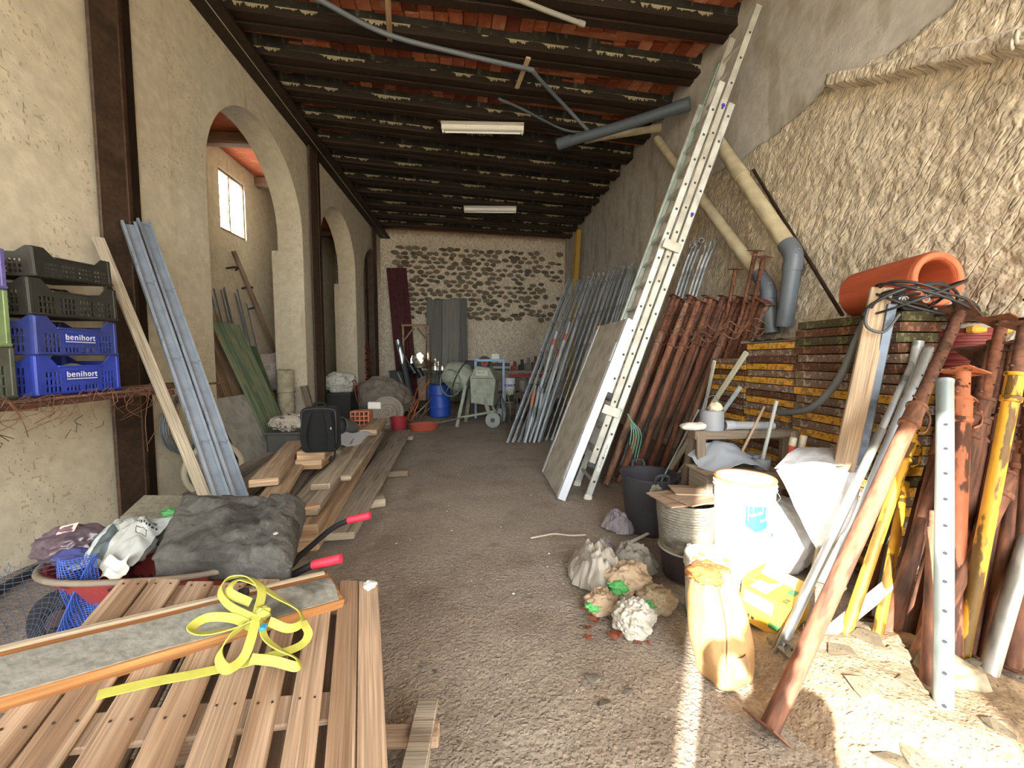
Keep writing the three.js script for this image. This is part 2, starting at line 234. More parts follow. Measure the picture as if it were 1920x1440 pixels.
// ================================================================ STRUCTURE
const DOOR = [-2.33, -0.75, 4.72, 0.4];                                 // doorway: sides, top, corner radius
const XL = -3.38, XR = 3.45, BACK = 15, FRONT = 3.0, TOP = 6.13, XS = -4.9;
const nonuniform = (stops) => { const out = []; for (const [a, b, st] of stops) for (let x = a; x < b - 1e-6; x += st) out.push(x); out.push(stops.at(-1)[1]); return out; };
function gridMesh(us, vs, fn, cls) {                                   // indexed height-field; cls(u, v) picks the material of a cell
  const pos = [], uv = [], I = [[], []], W = us.length;
  vs.forEach((v) => us.forEach((u) => { const p = fn(u, v); pos.push(p.x, p.y, p.z); uv.push(u, v); }));
  for (let j = 0; j + 1 < vs.length; j++) for (let i = 0; i + 1 < W; i++) { const a = j * W + i, b = a + 1, c = a + W, d = c + 1, k = cls ? cls((us[i] + us[i + 1]) / 2, (vs[j] + vs[j + 1]) / 2) : 0; I[k].push(a, b, d, a, d, c); }
  const g = new THREE.BufferGeometry(); g.setAttribute('position', new THREE.Float32BufferAttribute(pos, 3)); g.setAttribute('uv', new THREE.Float32BufferAttribute(uv, 2));
  g.setIndex([...I[0], ...I[1]].length > 0 ? I[0].concat(I[1]) : []); g.addGroup(0, I[0].length, 0); g.addGroup(I[0].length, I[1].length, 1); g.computeVertexNormals(); return g;
}
// --- floor: trodden earth
const floorY = (x, z) => 0.03 * (f3(x * 0.9, 3, z * 0.9, 3, 5) - 0.5) + 0.016 * (f3(x * 7, 1, z * 7, 3, 6) - 0.5) - 0.008;
{
  const xs = nonuniform([[-5.3, -3.4, 0.3], [-3.4, 3.6, 0.04]]), zs = nonuniform([[-3.4, 1, 0.2], [1, 5, 0.035], [5, 16, 0.12]]);
  structure('floor', gridMesh(xs, zs, (x, d) => V3(x, floorY(x, -d), -d)), M.dirt, 'trodden brown earth floor with scattered grit');
  structure('ground_outside', box(40, 0.3, 30, 0, -0.2, 18.2), std({ color: 0xb3a48c, roughness: 1 }), 'pale gravel yard outside the doorway');
}
// --- left wall with three arches, thicker piers under the springing
{
  const s = poly([[-FRONT - 0.4, -0.1], [BACK + 0.6, -0.1], [BACK + 0.6, TOP + 0.15], [-FRONT - 0.4, TOP + 0.15]]);
  for (const [c, r, h] of [[6.86, 1.4, 3.92], [10.4, 1.265, 3.96], [13.6, 1.15, 3.94]]) { const p = new THREE.Path(); p.moveTo(c - r, -0.05); p.lineTo(c + r, -0.05); p.lineTo(c + r, h); p.absarc(c, h, r, 0, Math.PI, false); p.lineTo(c - r, -0.05); s.holes.push(p); }
  const g = new THREE.ExtrudeGeometry(s, { depth: 0.45, bevelEnabled: true, bevelSize: 0.012, bevelThickness: 0.012, bevelSegments: 2, curveSegments: 40 }).rotateY(Math.PI / 2).translate(XL - 0.45 - 0.012, 0, 0);
  const w = structure('wall_left', boxUV(creased(g, 0.7)), M.plaster, 'pale ochre plastered wall pierced by three round arches');
  part(w, 'arch_pier', box(0.5, 3.72, 0.86, XL - 0.36, 1.8, -8.7, 0.02), M.plaster);
  part(w, 'arch_pier', box(0.5, 3.72, 0.74, XL - 0.36, 1.8, -12.05, 0.02), M.plaster);
  // rubble patch of bare hollow brick where the render has fallen by the last arch
  for (let k = 0; k < 22; k++) part(w, 'brick', box(0.05, 0.075, 0.2, XL + 0.012, 0.9 + Math.floor(k / 2) * 0.1, -12.5 - (k % 2) * 0.22 - (Math.floor(k / 2) % 2) * 0.1, 0.008), tint(M.brick, pick([0xb08a78, 0x96705e, 0xa87a68])));
}
function steelH(name, label, x0, d0, d1, h) {                          // steel stanchion: two flanges and a web
  const o = new THREE.Group(); o.name = numbered(name); o.userData = { kind: 'structure', label, category: 'column' }; o.position.set(x0, 0, -(d0 + d1) / 2); scene.add(o);
  const w = d1 - d0;
  part(o, 'flange', box(0.03, h, w * 0.66, 0.045, h / 2, w * 0.17, 0.006), M.steel); part(o, 'flange', box(0.03, h, w * 0.66, -0.2, h / 2, w * 0.17, 0.006), M.steel);
  part(o, 'web', box(0.26, h, 0.03, -0.08, h / 2, w * 0.1, 0.004), M.steel); part(o, 'channel', box(0.06, h, w * 0.3, 0.0, h / 2, -w * 0.34, 0.006), tint(M.steel, 0x8a8078)); part(o, 'cover_strip', box(0.016, h, 0.05, 0.064, h / 2, -w * 0.13, 0.004), tint(M.steel, 0xd8c4b0));
}
steelH('steel_column', 'dark brown steel column beside the stacked plastic crates', XL + 0.02, 3.9, 4.38, 5.82);
steelH('steel_column', 'dark brown steel column behind the black backpack', XL + 0.02, 8.5, 9.1, 5.82);
steelH('steel_column', 'dark brown steel column by the last arch near the stone wall', XL + 0.02, 13.35, 13.95, 5.82);
{
  const o = new THREE.Group(); o.name = 'long_beam'; o.userData = { kind: 'structure', label: 'dark steel girder running along the top of the arched wall', category: 'beam' }; o.position.set(XL, 5.82, -7); scene.add(o);
  part(o, 'flange', box(0.35, 0.03, 16.2, 0.175, 0, 0), tint(M.steel, 0x9a9088)); part(o, 'flange', box(0.12, 0.02, 16.2, 0.28, 0.04, 0), tint(M.steel, 0x9a9088)); part(o, 'web', box(0.03, 0.3, 16.2, 0.16, 0.16, 0), tint(M.steel, 0x9a9088));
  part(o, 'cable', cyl(0.006, 0.006, 15.8, 6).rotateY(Math.PI / 2).translate(0.2, -0.022, 7.8), plain(0xb8b2a4));
}
// --- right wall: smooth render above a diagonal edge, rough rubble below
const edgePx = [[1190, 400], [1290, 352], [1386, 303], [1464, 250], [1551, 169], [1582, 141], [1664, 106], [1726, 62], [1782, 19], [1801, 0]].map(([x, y]) => { const p = atSide(x, y, XR); return [-p.z, p.y]; });
const edgeAt = (d) => { if (d > edgePx[0][0]) return 2.2; for (let i = 0; i + 1 < edgePx.length; i++) { const [a, b] = edgePx[i], [c, e] = edgePx[i + 1]; if (d <= a && d >= c) return b + (e - b) * (a - d) / (a - c); } return 6; };
const ledgePx = [[1582, 146], [1700, 118], [1800, 98], [1920, 70]].map(([x, y]) => { const p = atSide(x, y, XR); return [-p.z, p.y]; });
const ledgeAt = (d) => { const [a, b] = ledgePx[0], [c, e] = ledgePx[3]; return b + (e - b) * (a - d) / (a - c); };
{
  const rough = (d, y) => y < edgeAt(d) + 0.05 * (f3(d * 4, y * 4, 1, 3, 8) - 0.5) && d < 7.5;
  const us = nonuniform([[-3.4, 1.2, 0.2], [1.2, 6.2, 0.024], [6.2, 15.8, 0.2]]), vs = nonuniform([[-0.1, 1.4, 0.08], [1.4, 4.6, 0.024], [4.6, 6.3, 0.06]]);
  const g = gridMesh(us, vs, (d, y) => {
    let k = 0.05 * (f3(d * 0.7, y * 0.7, 2, 3, 9) - 0.5);
    if (rough(d, y)) { k += 0.035 + 0.06 * (f3(d * 2.2 + y, y * 1.6 - d, 5, 4, 10) - 0.5) + 0.024 * (f3(d * 26 + y * 9, y * 16, 7, 2, 12) - 0.5);
      if (d < ledgePx[0][0] + 0.02) { const q = y - ledgeAt(d) - 0.03 * (f3(d * 6, 2, 2, 2, 3) - 0.5); k += 0.12 * sm(-0.11, -0.09, q) * (1 - sm(0.02, 0.05, q)); } }
    return V3(XR - k, y, -d);
  }, (d, y) => (rough(d, y) ? 0 : 1));
  const w = new THREE.Mesh(g, [M.rough, M.render]); w.name = 'wall_right'; w.castShadow = w.receiveShadow = true; w.userData = { kind: 'structure', label: 'old wall, smooth grey render above a diagonal edge and rough rubble below', category: 'wall' }; scene.add(w);
  structure('wall_right_core', box(0.4, 6.5, 19.4, XR + 0.3, 3.1, -6.2), M.plaster, 'body of the old rubble wall');
}
// --- back wall of rubble stones in earth mortar (skewed a little, as the joists are)
const SKEW = 0.09;
{
  const w = structure('wall_back', boxUV(new THREE.BoxGeometry(10.2, 6.5, 0.5)).translate(-0.9, 3.15, -0.25), M.rough, 'dark rubble stone wall closing the far end');
  w.position.set(0, 0, -BACK); w.rotation.y = Math.atan(-SKEW) * -1;
  const stones = [0, 1, 2, 3, 4].map((k) => { const g = new THREE.IcosahedronGeometry(1, 1), p = g.attributes.position; for (let i = 0; i < p.count; i++) { const q = 0.8 + 0.4 * n3(p.getX(i) * 1.7 + k * 5, p.getY(i) * 1.7, p.getZ(i) * 1.7, 3); p.setXYZ(i, p.getX(i) * q, p.getY(i) * q, p.getZ(i) * q); } return boxUV(flat(g)); });
  const sm_ = [0xc4b8a8, 0xd4c6b2, 0xb0a494, 0xdccdb6].map((c) => tint(M.cement, c));
  for (let r = 0; r < 16; r++) for (let c = 0; c < 21; c++) {
    const x = -2.9 + c * 0.3 + (r % 2) * 0.15 + rr(-0.06, 0.06), y = 3.05 + r * 0.165 + rr(-0.04, 0.04); if (rnd() < (x < 0.8 ? 0.06 : 0.12 + 0.25 * sm(0.8, 3, x))) continue;
    const m = part(w, 'stone', pick(stones), pick(sm_)); m.position.set(x, y, 0.0); m.scale.set(rr(0.1, 0.17), rr(0.05, 0.09), rr(0.05, 0.09)); m.rotation.z = rr(-0.2, 0.2);
  }
}
// --- front wall with the tall doorway behind the camera, through which sun and sky come in
{
  const s = poly([[-5.6, -0.1], [3.9, -0.1], [3.9, 6.4], [-5.6, 6.4]]), p = new THREE.Path();
  p.moveTo(DOOR[0], -0.05); p.lineTo(DOOR[1], -0.05); p.lineTo(DOOR[1], DOOR[2] - DOOR[3]); p.quadraticCurveTo(DOOR[1], DOOR[2], DOOR[1] - DOOR[3], DOOR[2]); p.lineTo(DOOR[0], DOOR[2]); p.closePath(); s.holes.push(p);
  const q = new THREE.Path(); q.moveTo(-3.3, -0.05); q.lineTo(-2.5, -0.05); q.lineTo(-2.5, 4.7); q.lineTo(-3.3, 4.7); q.closePath(); s.holes.push(q);
  const q3 = new THREE.Path(); q3.moveTo(0.0, -0.05); q3.lineTo(3.3, -0.05); q3.lineTo(3.3, 5.2); q3.lineTo(0.0, 5.2); q3.closePath(); s.holes.push(q3);
  structure('building_outside', boxUV(extrude(poly([[-8.25, -12.2], [-22, -12.2], [-25.9, -18.2], [-12.15, -18.2]]), 15).rotateX(-Math.PI / 2)), M.plaster, 'tall house across the yard that shades the gate');
  structure('wall_front', extrude(s, 0.4).translate(0, 0, FRONT), M.plaster, 'plastered front wall with the tall doorway');
}
// --- ceiling: slab, brick infill between skewed joists
const JOIST = (n) => 5.12 + 0.8 * n;
const jskew = (d) => 0.05 + 0.09 * sm(4, 9, d) - 0.04 * sm(11, 15, d);
{
  const w = structure('ceiling', box(9.6, 0.2, 19.4, -0.9, TOP + 0.12, -6.2), M.brick, 'ceiling of red hollow bricks between sooty joists');
  const bricks = [0, 1, 2, 3].map(() => box(0.185, 0.05, 0.29, 0, 0, 0, 0.008)), bm = [0xffffff, 0xd8c0b4, 0xc09684, 0xe8d0c0, 0x9c7a6c].map((c) => tint(M.brick, c));
  for (let n = -1; n < 4; n++) for (let r = 0; r < 2; r++) for (let i = 0; i < 33; i++) {
    const x = XL + 0.4 + i * 0.195, d = JOIST(n) + 0.27 + r * 0.3; if (n === 3 && r === 0) continue;
    const m = part(w, 'brick', pick(bricks), pick(bm)); m.position.set(x, TOP - 0.005 + rr(-0.008, 0.004), -(d - jskew(d) * x)); m.rotation.y = Math.atan(jskew(d)) + rr(-0.02, 0.02);
  }
  for (let n = -9; n < 12; n++) {
    const d = JOIST(n), o = new THREE.Group(); o.name = numbered('ceiling_joist'); o.userData = { kind: 'structure', label: 'sooty ceiling joist with peeling whitewash', category: 'joist', group: 'ceiling joists' };
    o.position.set(0, 5.9, -d); o.rotation.y = Math.atan(jskew(d)); scene.add(o);
    const L = XR - XL + 0.1, jig = rr(-0.02, 0.02);
    part(o, 'soot_haunch', extrude(poly([[-0.2, 0.25], [-0.15, 0.13], [0.15, 0.13], [0.2, 0.25]]), L).rotateY(Math.PI / 2).translate(-L / 2, 0, 0), M.soot);
    const pg = box(L, 0.1, 0.29, 0, 0.08, 0, 0.004); { const uv = pg.attributes.uv, ps = pg.attributes.position, q = rr(0, 4); for (let i = 0; i < uv.count; i++) uv.setXY(i, ps.getX(i) + q, clamp(ps.getY(i) - 0.03, 0.004, 0.096)); } part(o, 'peeling_strip', pg, M.peel);
    for (const z of [0.09, -0.1]) { part(o, 'flange', box(L, 0.03, 0.13, 0, 0.02, z), tint(M.steel, 0x9c948c)); }
    part(o, 'web', box(L, 0.05, 0.03, 0, 0.045, 0), tint(M.steel, 0x84786c));
    if (n === 0) { const ch = canvasTex(512, 32, (c, w, h) => { c.fillStyle = '#1d1814'; c.fillRect(0, 0, w, h); c.fillStyle = '#8a8272'; c.font = '26px sans-serif'; c.save(); c.translate(w, h); c.rotate(Math.PI); c.fillText('1186 : 40 = 12', 60, 26); c.fillText('17', 420, 26); c.restore(); }); part(o, 'chalk_sum', new THREE.BoxGeometry(1.5, 0.026, 0.003).toNonIndexed(), std({ map: ch, roughness: 0.9 }), 'chalked figures').position.set(0.3, 0.02, 0.1565); }
  }
}
// --- side room behind the arches
{
  const s = poly([[-FRONT - 0.4, -0.1], [BACK + 0.6, -0.1], [BACK + 0.6, 6.4], [-FRONT - 0.4, 6.4]]), p = new THREE.Path(); p.moveTo(8.28, 4.05); p.lineTo(9.14, 4.05); p.lineTo(9.14, 5.24); p.lineTo(8.28, 5.24); p.closePath(); s.holes.push(p);
  const w = structure('wall_side', extrude(s, 0.1).rotateY(Math.PI / 2).translate(XS - 0.1, 0, 0), M.plaster, 'outer wall of the side room with one small high window');
  const win = new THREE.Group(); win.name = 'window_1'; win.userData = { kind: 'structure', label: 'small high window with a torn plastic sheet and crossed slats', category: 'window' }; win.position.set(XS - 0.06, 4.06, -8.71); scene.add(win);
  const wd = tint(M.wood, 0xc8a888);
  for (const z of [-0.43, 0.43]) part(win, 'frame', box(0.06, 1.17, 0.05, 0, 0.585, z), wd); for (const y of [0.025, 1.145]) part(win, 'frame', box(0.06, 0.05, 0.9, 0, y, 0), wd); part(win, 'muntin', box(0.04, 1.1, 0.035, 0, 0.58, 0.05), wd);
  for (const [y0, z0, y1, z1] of [[0.1, 0.4, 0.75, -0.1], [0.5, 0.42, 1.1, -0.2]]) part(win, 'slat', aimGeo(barGeo(Math.hypot(y1 - y0, z1 - z0), 0.015, 0.07), V3(-0.06, y0, z0), V3(-0.06, y1, z1)), wd);
  structure('ceiling_side', box(XL - 0.45 - XS, 0.1, 18.6, (XS + XL - 0.45) / 2, 5.65, -6.3), tint(M.brick, 0xffe0c8), 'terracotta board ceiling of the side room');
  part(win, 'pane', box(0.006, 1.1, 0.42, -0.02, 0.58, -0.2, 0.001), new THREE.MeshPhysicalMaterial({ transmission: 1, roughness: 0.02, thickness: 0 }));
  for (const d of [4.2, 6.0, 7.8, 9.6, 11.4, 13.2]) { const b = structure(numbered('roof_beam'), box(1.06, 0.2, 0.16, (XS + XL - 0.45) / 2, 5.48, -d, 0.01), tint(M.wood, 0x9c6a4c), 'timber beam under the side room ceiling'); b.userData.group = 'side room beams'; }
}
function aimGeo(g, p0, p1, up) { const o = new THREE.Object3D(); aim(o, p0, p1, up); o.updateMatrix(); return g.applyMatrix4(o.matrix); }

// ================================================================ CEILING FITTINGS AND PIPES
const pvc = plain(0x636a71, 0.45), pvcDark = plain(0x565e66, 0.45), cream = std({ map: T.dust, color: 0xcabd9c, roughness: 0.6 }), darkBlack = plain(0x17171a, 0.7);
const J = (px, py, y = 5.84) => atHeight(px, py, y);
function pipeRun(name, label, pts, r, mat, caps = true) {
  const o = thing(name, label, 'pipe', null, pts[0]); const P = pts.map((p) => p.clone().sub(pts[0]));
  part(o, 'tube', tubePath(P.length === 2 ? [P[0], P[0].clone().lerp(P[1], 0.33), P[0].clone().lerp(P[1], 0.66), P[1]] : P, r, 16 * (P.length - 1), 12), mat);
  if (caps) for (const [a, b] of [[P[0], P[1]], [P.at(-1), P.at(-2)]]) part(o, 'socket', aimGeo(pipeGeo(r * 1.16, r * 0.85, r * 3), a.clone().lerp(b, -0.01), b), mat);
  return o;
}
pipeRun('conduit', 'long grey conduit slanting under the joists past the timber batten', [J(585, -8), J(720, 62), J(860, 100), J(985, 128), J(1000, 132)], 0.032, pvc);
pipeRun('conduit', 'grey conduit from the elbow down to the big waste pipe', [J(998, 132), J(1020, 158), J(1060, 200), J(1103, 246, 5.62)], 0.03, pvc);
pipeRun('conduit', 'thin grey conduit curving to the big waste pipe', [J(935, 185), J(980, 205), J(1040, 236), J(1070, 246, 5.75), J(1102, 248, 5.66)], 0.02, pvcDark, false);
pipeRun('conduit', 'pale grey conduit ending among the red bricks overhead', [J(960, -6), J(1030, 22), J(1095, 46)], 0.03, plain(0x9a988f, 0.5));
pipeRun('waste_pipe', 'thick grey waste pipe running up to the side wall', [J(1048, 270, 5.5), J(1160, 238, 5.5), V3(3.32, 5.5, atSide(1292, 206, 3.32).z)], 0.085, pvcDark);
pipeRun('waste_pipe', 'cream waste pipe behind the thick grey one', [J(1098, 262, 5.68), V3(3.3, 5.66, atSide(1238, 257, 3.3).z)], 0.06, cream);
function wallPipe(name, label, a, b, c, r) {
  const o = thing(name, label, 'pipe', null, a), A = V3(), B = b.clone().sub(a), C = c.clone().sub(a);
  part(o, 'tube', aimGeo(cyl(r, r, A.distanceTo(B), 16), A, B), cream); part(o, 'sleeve', aimGeo(cyl(r * 1.08, r * 1.08, 0.2, 16), A.clone().lerp(B, 0.45), B), cream);
  part(o, 'elbow', tubePath([A.clone().lerp(B, 0.94), A.clone().lerp(B, 0.985), B.clone().lerp(C, 0.06), B.clone().lerp(C, 0.14)], r * 1.1, 14, 14), pvc); part(o, 'down_pipe', aimGeo(cyl(r * 1.02, r * 1.02, B.distanceTo(C), 16), B, C), pvc); part(o, 'collar', aimGeo(cyl(r * 1.14, r * 1.14, 0.08, 16), B.clone().lerp(C, 0.1), C), pvc);
}
wallPipe('drain_pipe', 'cream drain pipe sloping down the rough wall to a long grey downpipe', atSide(1318, 224, 3.24), atSide(1489, 478, 3.24), atSide(1470, 612, 3.24), 0.08);
wallPipe('drain_pipe', 'cream drain pipe sloping behind the aluminium ladder to a short silver downpipe', atSide(1232, 262, 3.24), atSide(1440, 540, 3.22), atSide(1447, 625, 3.22), 0.07);
function batten(label, p0, p1) { const m = single('timber_batten', label, 'batten', barGeo(p0.distanceTo(p1), 0.03, 0.07), tint(M.wood, 0xffeccc)); aim(m, p0, p1); }
batten('pale timber batten hanging across the first brick bay', J(727, -6, 5.87), J(731, 76, 5.87)); batten('short pale timber batten beside the conduit elbow', J(991, 108, 5.865), J(969, 165, 5.865));
function lamp(label, a, b, off) {
  const o = thing('ceiling_light', label, 'light fitting', null, a), L = a.distanceTo(b), w = plain(0xe2e0d4, 0.4);
  part(o, 'housing', barGeo(L, 0.09, 0.13, 0.012), w); part(o, 'reflector', extrude(poly([[-0.13, 0], [0.13, 0], [0.09, 0.05], [-0.09, 0.05]]), L).rotateY(Math.PI / 2).translate(0, 0.03, 0), w); part(o, 'fluorescent_tube', cyl(0.016, 0.016, L - 0.12, 10).translate(0.06, -0.07, 0), plain(0xf4f3ee, 0.3));
  for (const x of [0.03, L - 0.03]) part(o, 'lamp_holder', box(0.03, 0.06, 0.05, x, -0.06, 0), w); for (const x of [L * 0.3, L * 0.68]) part(o, 'screw', cyl(0.006, 0.006, 0.004, 8).rotateY(Math.PI / 2).translate(x, 0.005, 0.068), plain(0x555555));
  const pos = a.clone(); aim(o, pos, b);
}
lamp('white fluorescent batten light above the middle of the shed', J(828, 240, 5.8), J(982, 243, 5.8)); lamp('white fluorescent batten light deeper in, near the dark end', J(870, 393, 5.8), J(968, 394, 5.8));

// ================================================================ LEFT SIDE: CRATES ON THE LEDGE
function crateSide(L, Hh, dip, thick, plate) {
  const s = new THREE.Shape(), a = L / 2, q = L * 0.27;
  s.moveTo(-a, 0); s.lineTo(a, 0); s.lineTo(a, Hh); if (dip) { s.lineTo(q + 0.06, Hh); s.lineTo(q, Hh - dip); s.lineTo(-q, Hh - dip); s.lineTo(-q - 0.06, Hh); } s.lineTo(-a, Hh); s.closePath();
  const rows = 3, top = Hh - dip - 0.02, rh = (top - 0.03) / rows;
  for (let r = 0; r < rows; r++) for (let i = 0, n = Math.floor((L - 0.1) / 0.026); i < n; i++) { if (i % 5 === 4) continue; const x = -L / 2 + 0.06 + i * 0.026, y = 0.02 + r * rh; if (plate && r >= 1 && Math.abs(x + 0.007) < plate) continue; const h = new THREE.Path(); h.moveTo(x, y); h.lineTo(x + 0.017, y); h.lineTo(x + 0.017, y + rh - 0.012); h.lineTo(x, y + rh - 0.012); h.closePath(); s.holes.push(h); }
  return extrude(s, thick);
}
const logoTex = canvasTex(512, 160, (c, w, h) => { c.fillStyle = '#2b3a9a'; c.fillRect(0, 0, w, h); c.fillStyle = '#e8ecf6'; c.font = 'bold 110px sans-serif'; c.textAlign = 'center'; c.fillText('benihort', w / 2, 100, 480); c.fillRect(30, 122, 452, 12); });
function crate(label, mat, at, o = {}) {                               // long side faces the room (+x), local x = room depth
  const { L = 0.6, W = 0.4, Hh = 0.25, dip = 0.07, logo, tilt = [0, 0, 0] } = o, c = thing('plastic_crate', label, 'crate', 'plastic crates on the wall ledge', at);
  c.rotation.set(tilt[0], Math.PI / 2 + tilt[1], tilt[2]);
  part(c, 'long_side', crateSide(L, Hh, dip, 0.008, logo ? 0.13 : 0).translate(0, 0, W / 2 - 0.008), mat); part(c, 'long_side', crateSide(L, Hh, dip, 0.008).translate(0, 0, -W / 2), mat);
  for (const x of [-1, 1]) part(c, 'end_side', crateSide(W - 0.02, Hh, 0.04, 0.008).rotateY(Math.PI / 2).translate(x * (L / 2 - 0.006) - 0.004, 0, 0), mat);
  const fl = []; for (let i = 0; i < 12; i++) fl.push(box(0.022, 0.008, W - 0.02, -L / 2 + 0.04 + i * (L - 0.08) / 11, 0.008, 0)); for (const z of [-0.12, 0, 0.12]) fl.push(box(L - 0.02, 0.01, 0.02, 0, 0.006, z)); part(c, 'base', merge(fl), mat);
  for (const x of [-1, 1]) for (const z of [-1, 1]) part(c, 'corner_post', box(0.035, Hh, 0.035, x * (L / 2 - 0.014), Hh / 2, z * (W / 2 - 0.014), 0.008), mat);
  for (const z of [-1, 1]) part(c, 'rim_rail', merge([box(L, 0.014, 0.02, 0, 0.012, z * (W / 2)), box(L * 0.54, 0.012, 0.018, 0, Hh - dip - 0.004, z * (W / 2))]), mat);
  if (logo) { const g = new THREE.BoxGeometry(0.25, 0.075, 0.002); part(c, 'printed_logo', g, [plain(0x2b3a9a), plain(0x2b3a9a), plain(0x2b3a9a), plain(0x2b3a9a), logoMat, plain(0x2b3a9a)], 'white lettering on blue').position.set(0, Hh - dip - 0.07, W / 2 + 0.002); }
  return c;
}
const logoMat = std({ map: logoTex, roughness: 0.5 }), blueP = std({ map: T.dust, color: 0x3648b4, roughness: 0.5 }), blackP = std({ map: T.dust, color: 0x34332e, roughness: 0.6 }), greyP = std({ map: T.dust, color: 0x55584e, roughness: 0.6 }), purpleP = std({ map: T.dust, color: 0x6a64a4, roughness: 0.55 }), greenP = std({ map: T.dust, color: 0x7f9468, roughness: 0.55 });
const LEDGE = 1.305;
crate('blue plastic crate with white lettering, bottom of its stack on the ledge', blueP, V3(-3.02, LEDGE, -3.1), { logo: 1, Hh: 0.265 });
crate('blue plastic crate with white lettering, second from the ledge', std({ map: T.dust, color: 0x39458f, roughness: 0.55 }), V3(-3.02, LEDGE + 0.268, -3.1), { logo: 1, Hh: 0.255, tilt: [0, 0.03, 0] });
crate('black latticed crate with reddish bits, lying on the two blue crates', blackP, V3(-3.02, LEDGE + 0.53, -3.11), { Hh: 0.24, tilt: [0, -0.03, 0.02] });
crate('black crate tipped over on top of the stack beside the column', blackP, V3(-3.03, LEDGE + 0.79, -3.11), { Hh: 0.19, dip: 0.05, tilt: [0, 0.08, 0.06] });
crate('dark grey crate at the bottom, beneath the green crate', greyP, V3(-3.02, LEDGE, -2.39), { Hh: 0.31 }); crate('green plastic crate between a grey and a purple one', greenP, V3(-3.02, LEDGE + 0.315, -2.38), { Hh: 0.34 }); crate('purple plastic crate on top of the green one', purpleP, V3(-3.02, LEDGE + 0.66, -2.38), { Hh: 0.24 });
{ // onions left in the crates
  for (const [x, y, d, c] of [[-3.0, LEDGE + 0.03, 3.22, 0xd9d0bd], [-3.05, LEDGE + 0.3, 3.07, 0xb0a894]]) single('plaster_lump', c === 0xd9d0bd ? 'pale rounded lump inside the lowest blue crate' : 'greyish lump inside the second blue crate', 'lump', blob(0.08, 0.1, 0.12, { det: 3, amp: 0.1, s: d }), tint(M.cloth, c), null, [x, y, -d]);
  // ledge of rusty bars with frayed copper-coloured root strands
  const o = thing('ledge', 'rusty bar ledge fringed with brown root strands under the crates', 'ledge', null, [XL + 0.1, LEDGE, -2.85]);
  for (const x of [0.14, 0.36, 0.56]) part(o, 'bar', aimGeo(cyl(0.011, 0.011, 3.3, 8), V3(x, -0.014, 1.6), V3(x, -0.014, -1.5)), M.rust); part(o, 'slab', box(0.62, 0.03, 2.7, 0.31, -0.04, 0.55, 0.006), tint(M.rust, 0x907060));
  for (const z of [-0.9, 0.2, 1.2]) part(o, 'bracket', box(0.6, 0.04, 0.03, 0.3, -0.055, z), M.rust);
  const strands = []; for (let i = 0; i < 46; i++) { const z = rr(-0.95, 1.0), d = rr(0.03, 0.2), l = rr(0.05, 0.25) * (z < -0.55 ? 1.9 : 0.7); strands.push(tubePath([[0.6, -0.02, z], [0.63 + rr(0, 0.05), 0.02 + rr(-0.03, 0.03), z + rr(-0.1, 0.1)], [0.64 + rr(0, 0.05), -0.05 - l * 0.4, z + rr(-0.12, 0.12)], [0.62 + rr(-0.05, 0.03), -0.06 - l, z + rr(-0.16, 0.16)]], rr(0.0013, 0.0026), 9, 4)); }
  const st = part(o, 'root_strands', merge(strands), plain(0x6e4a34, 0.9)); st.userData.kind = 'stuff';
  const cr = []; for (let i = 0; i < 9; i++) { const z = rr(-0.9, 0.9), y = rr(-0.35, -0.15); cr.push(tubePath([[0.02, y, z], [0.03, y - 0.04, z + rr(-0.1, 0.1)], [0.02, y - rr(0.05, 0.16), z + rr(-0.15, 0.15)]], 0.003, 6, 4)); } part(o, 'wall_roots', merge(cr), plain(0x5a4030, 0.9)).userData.kind = 'stuff';
}
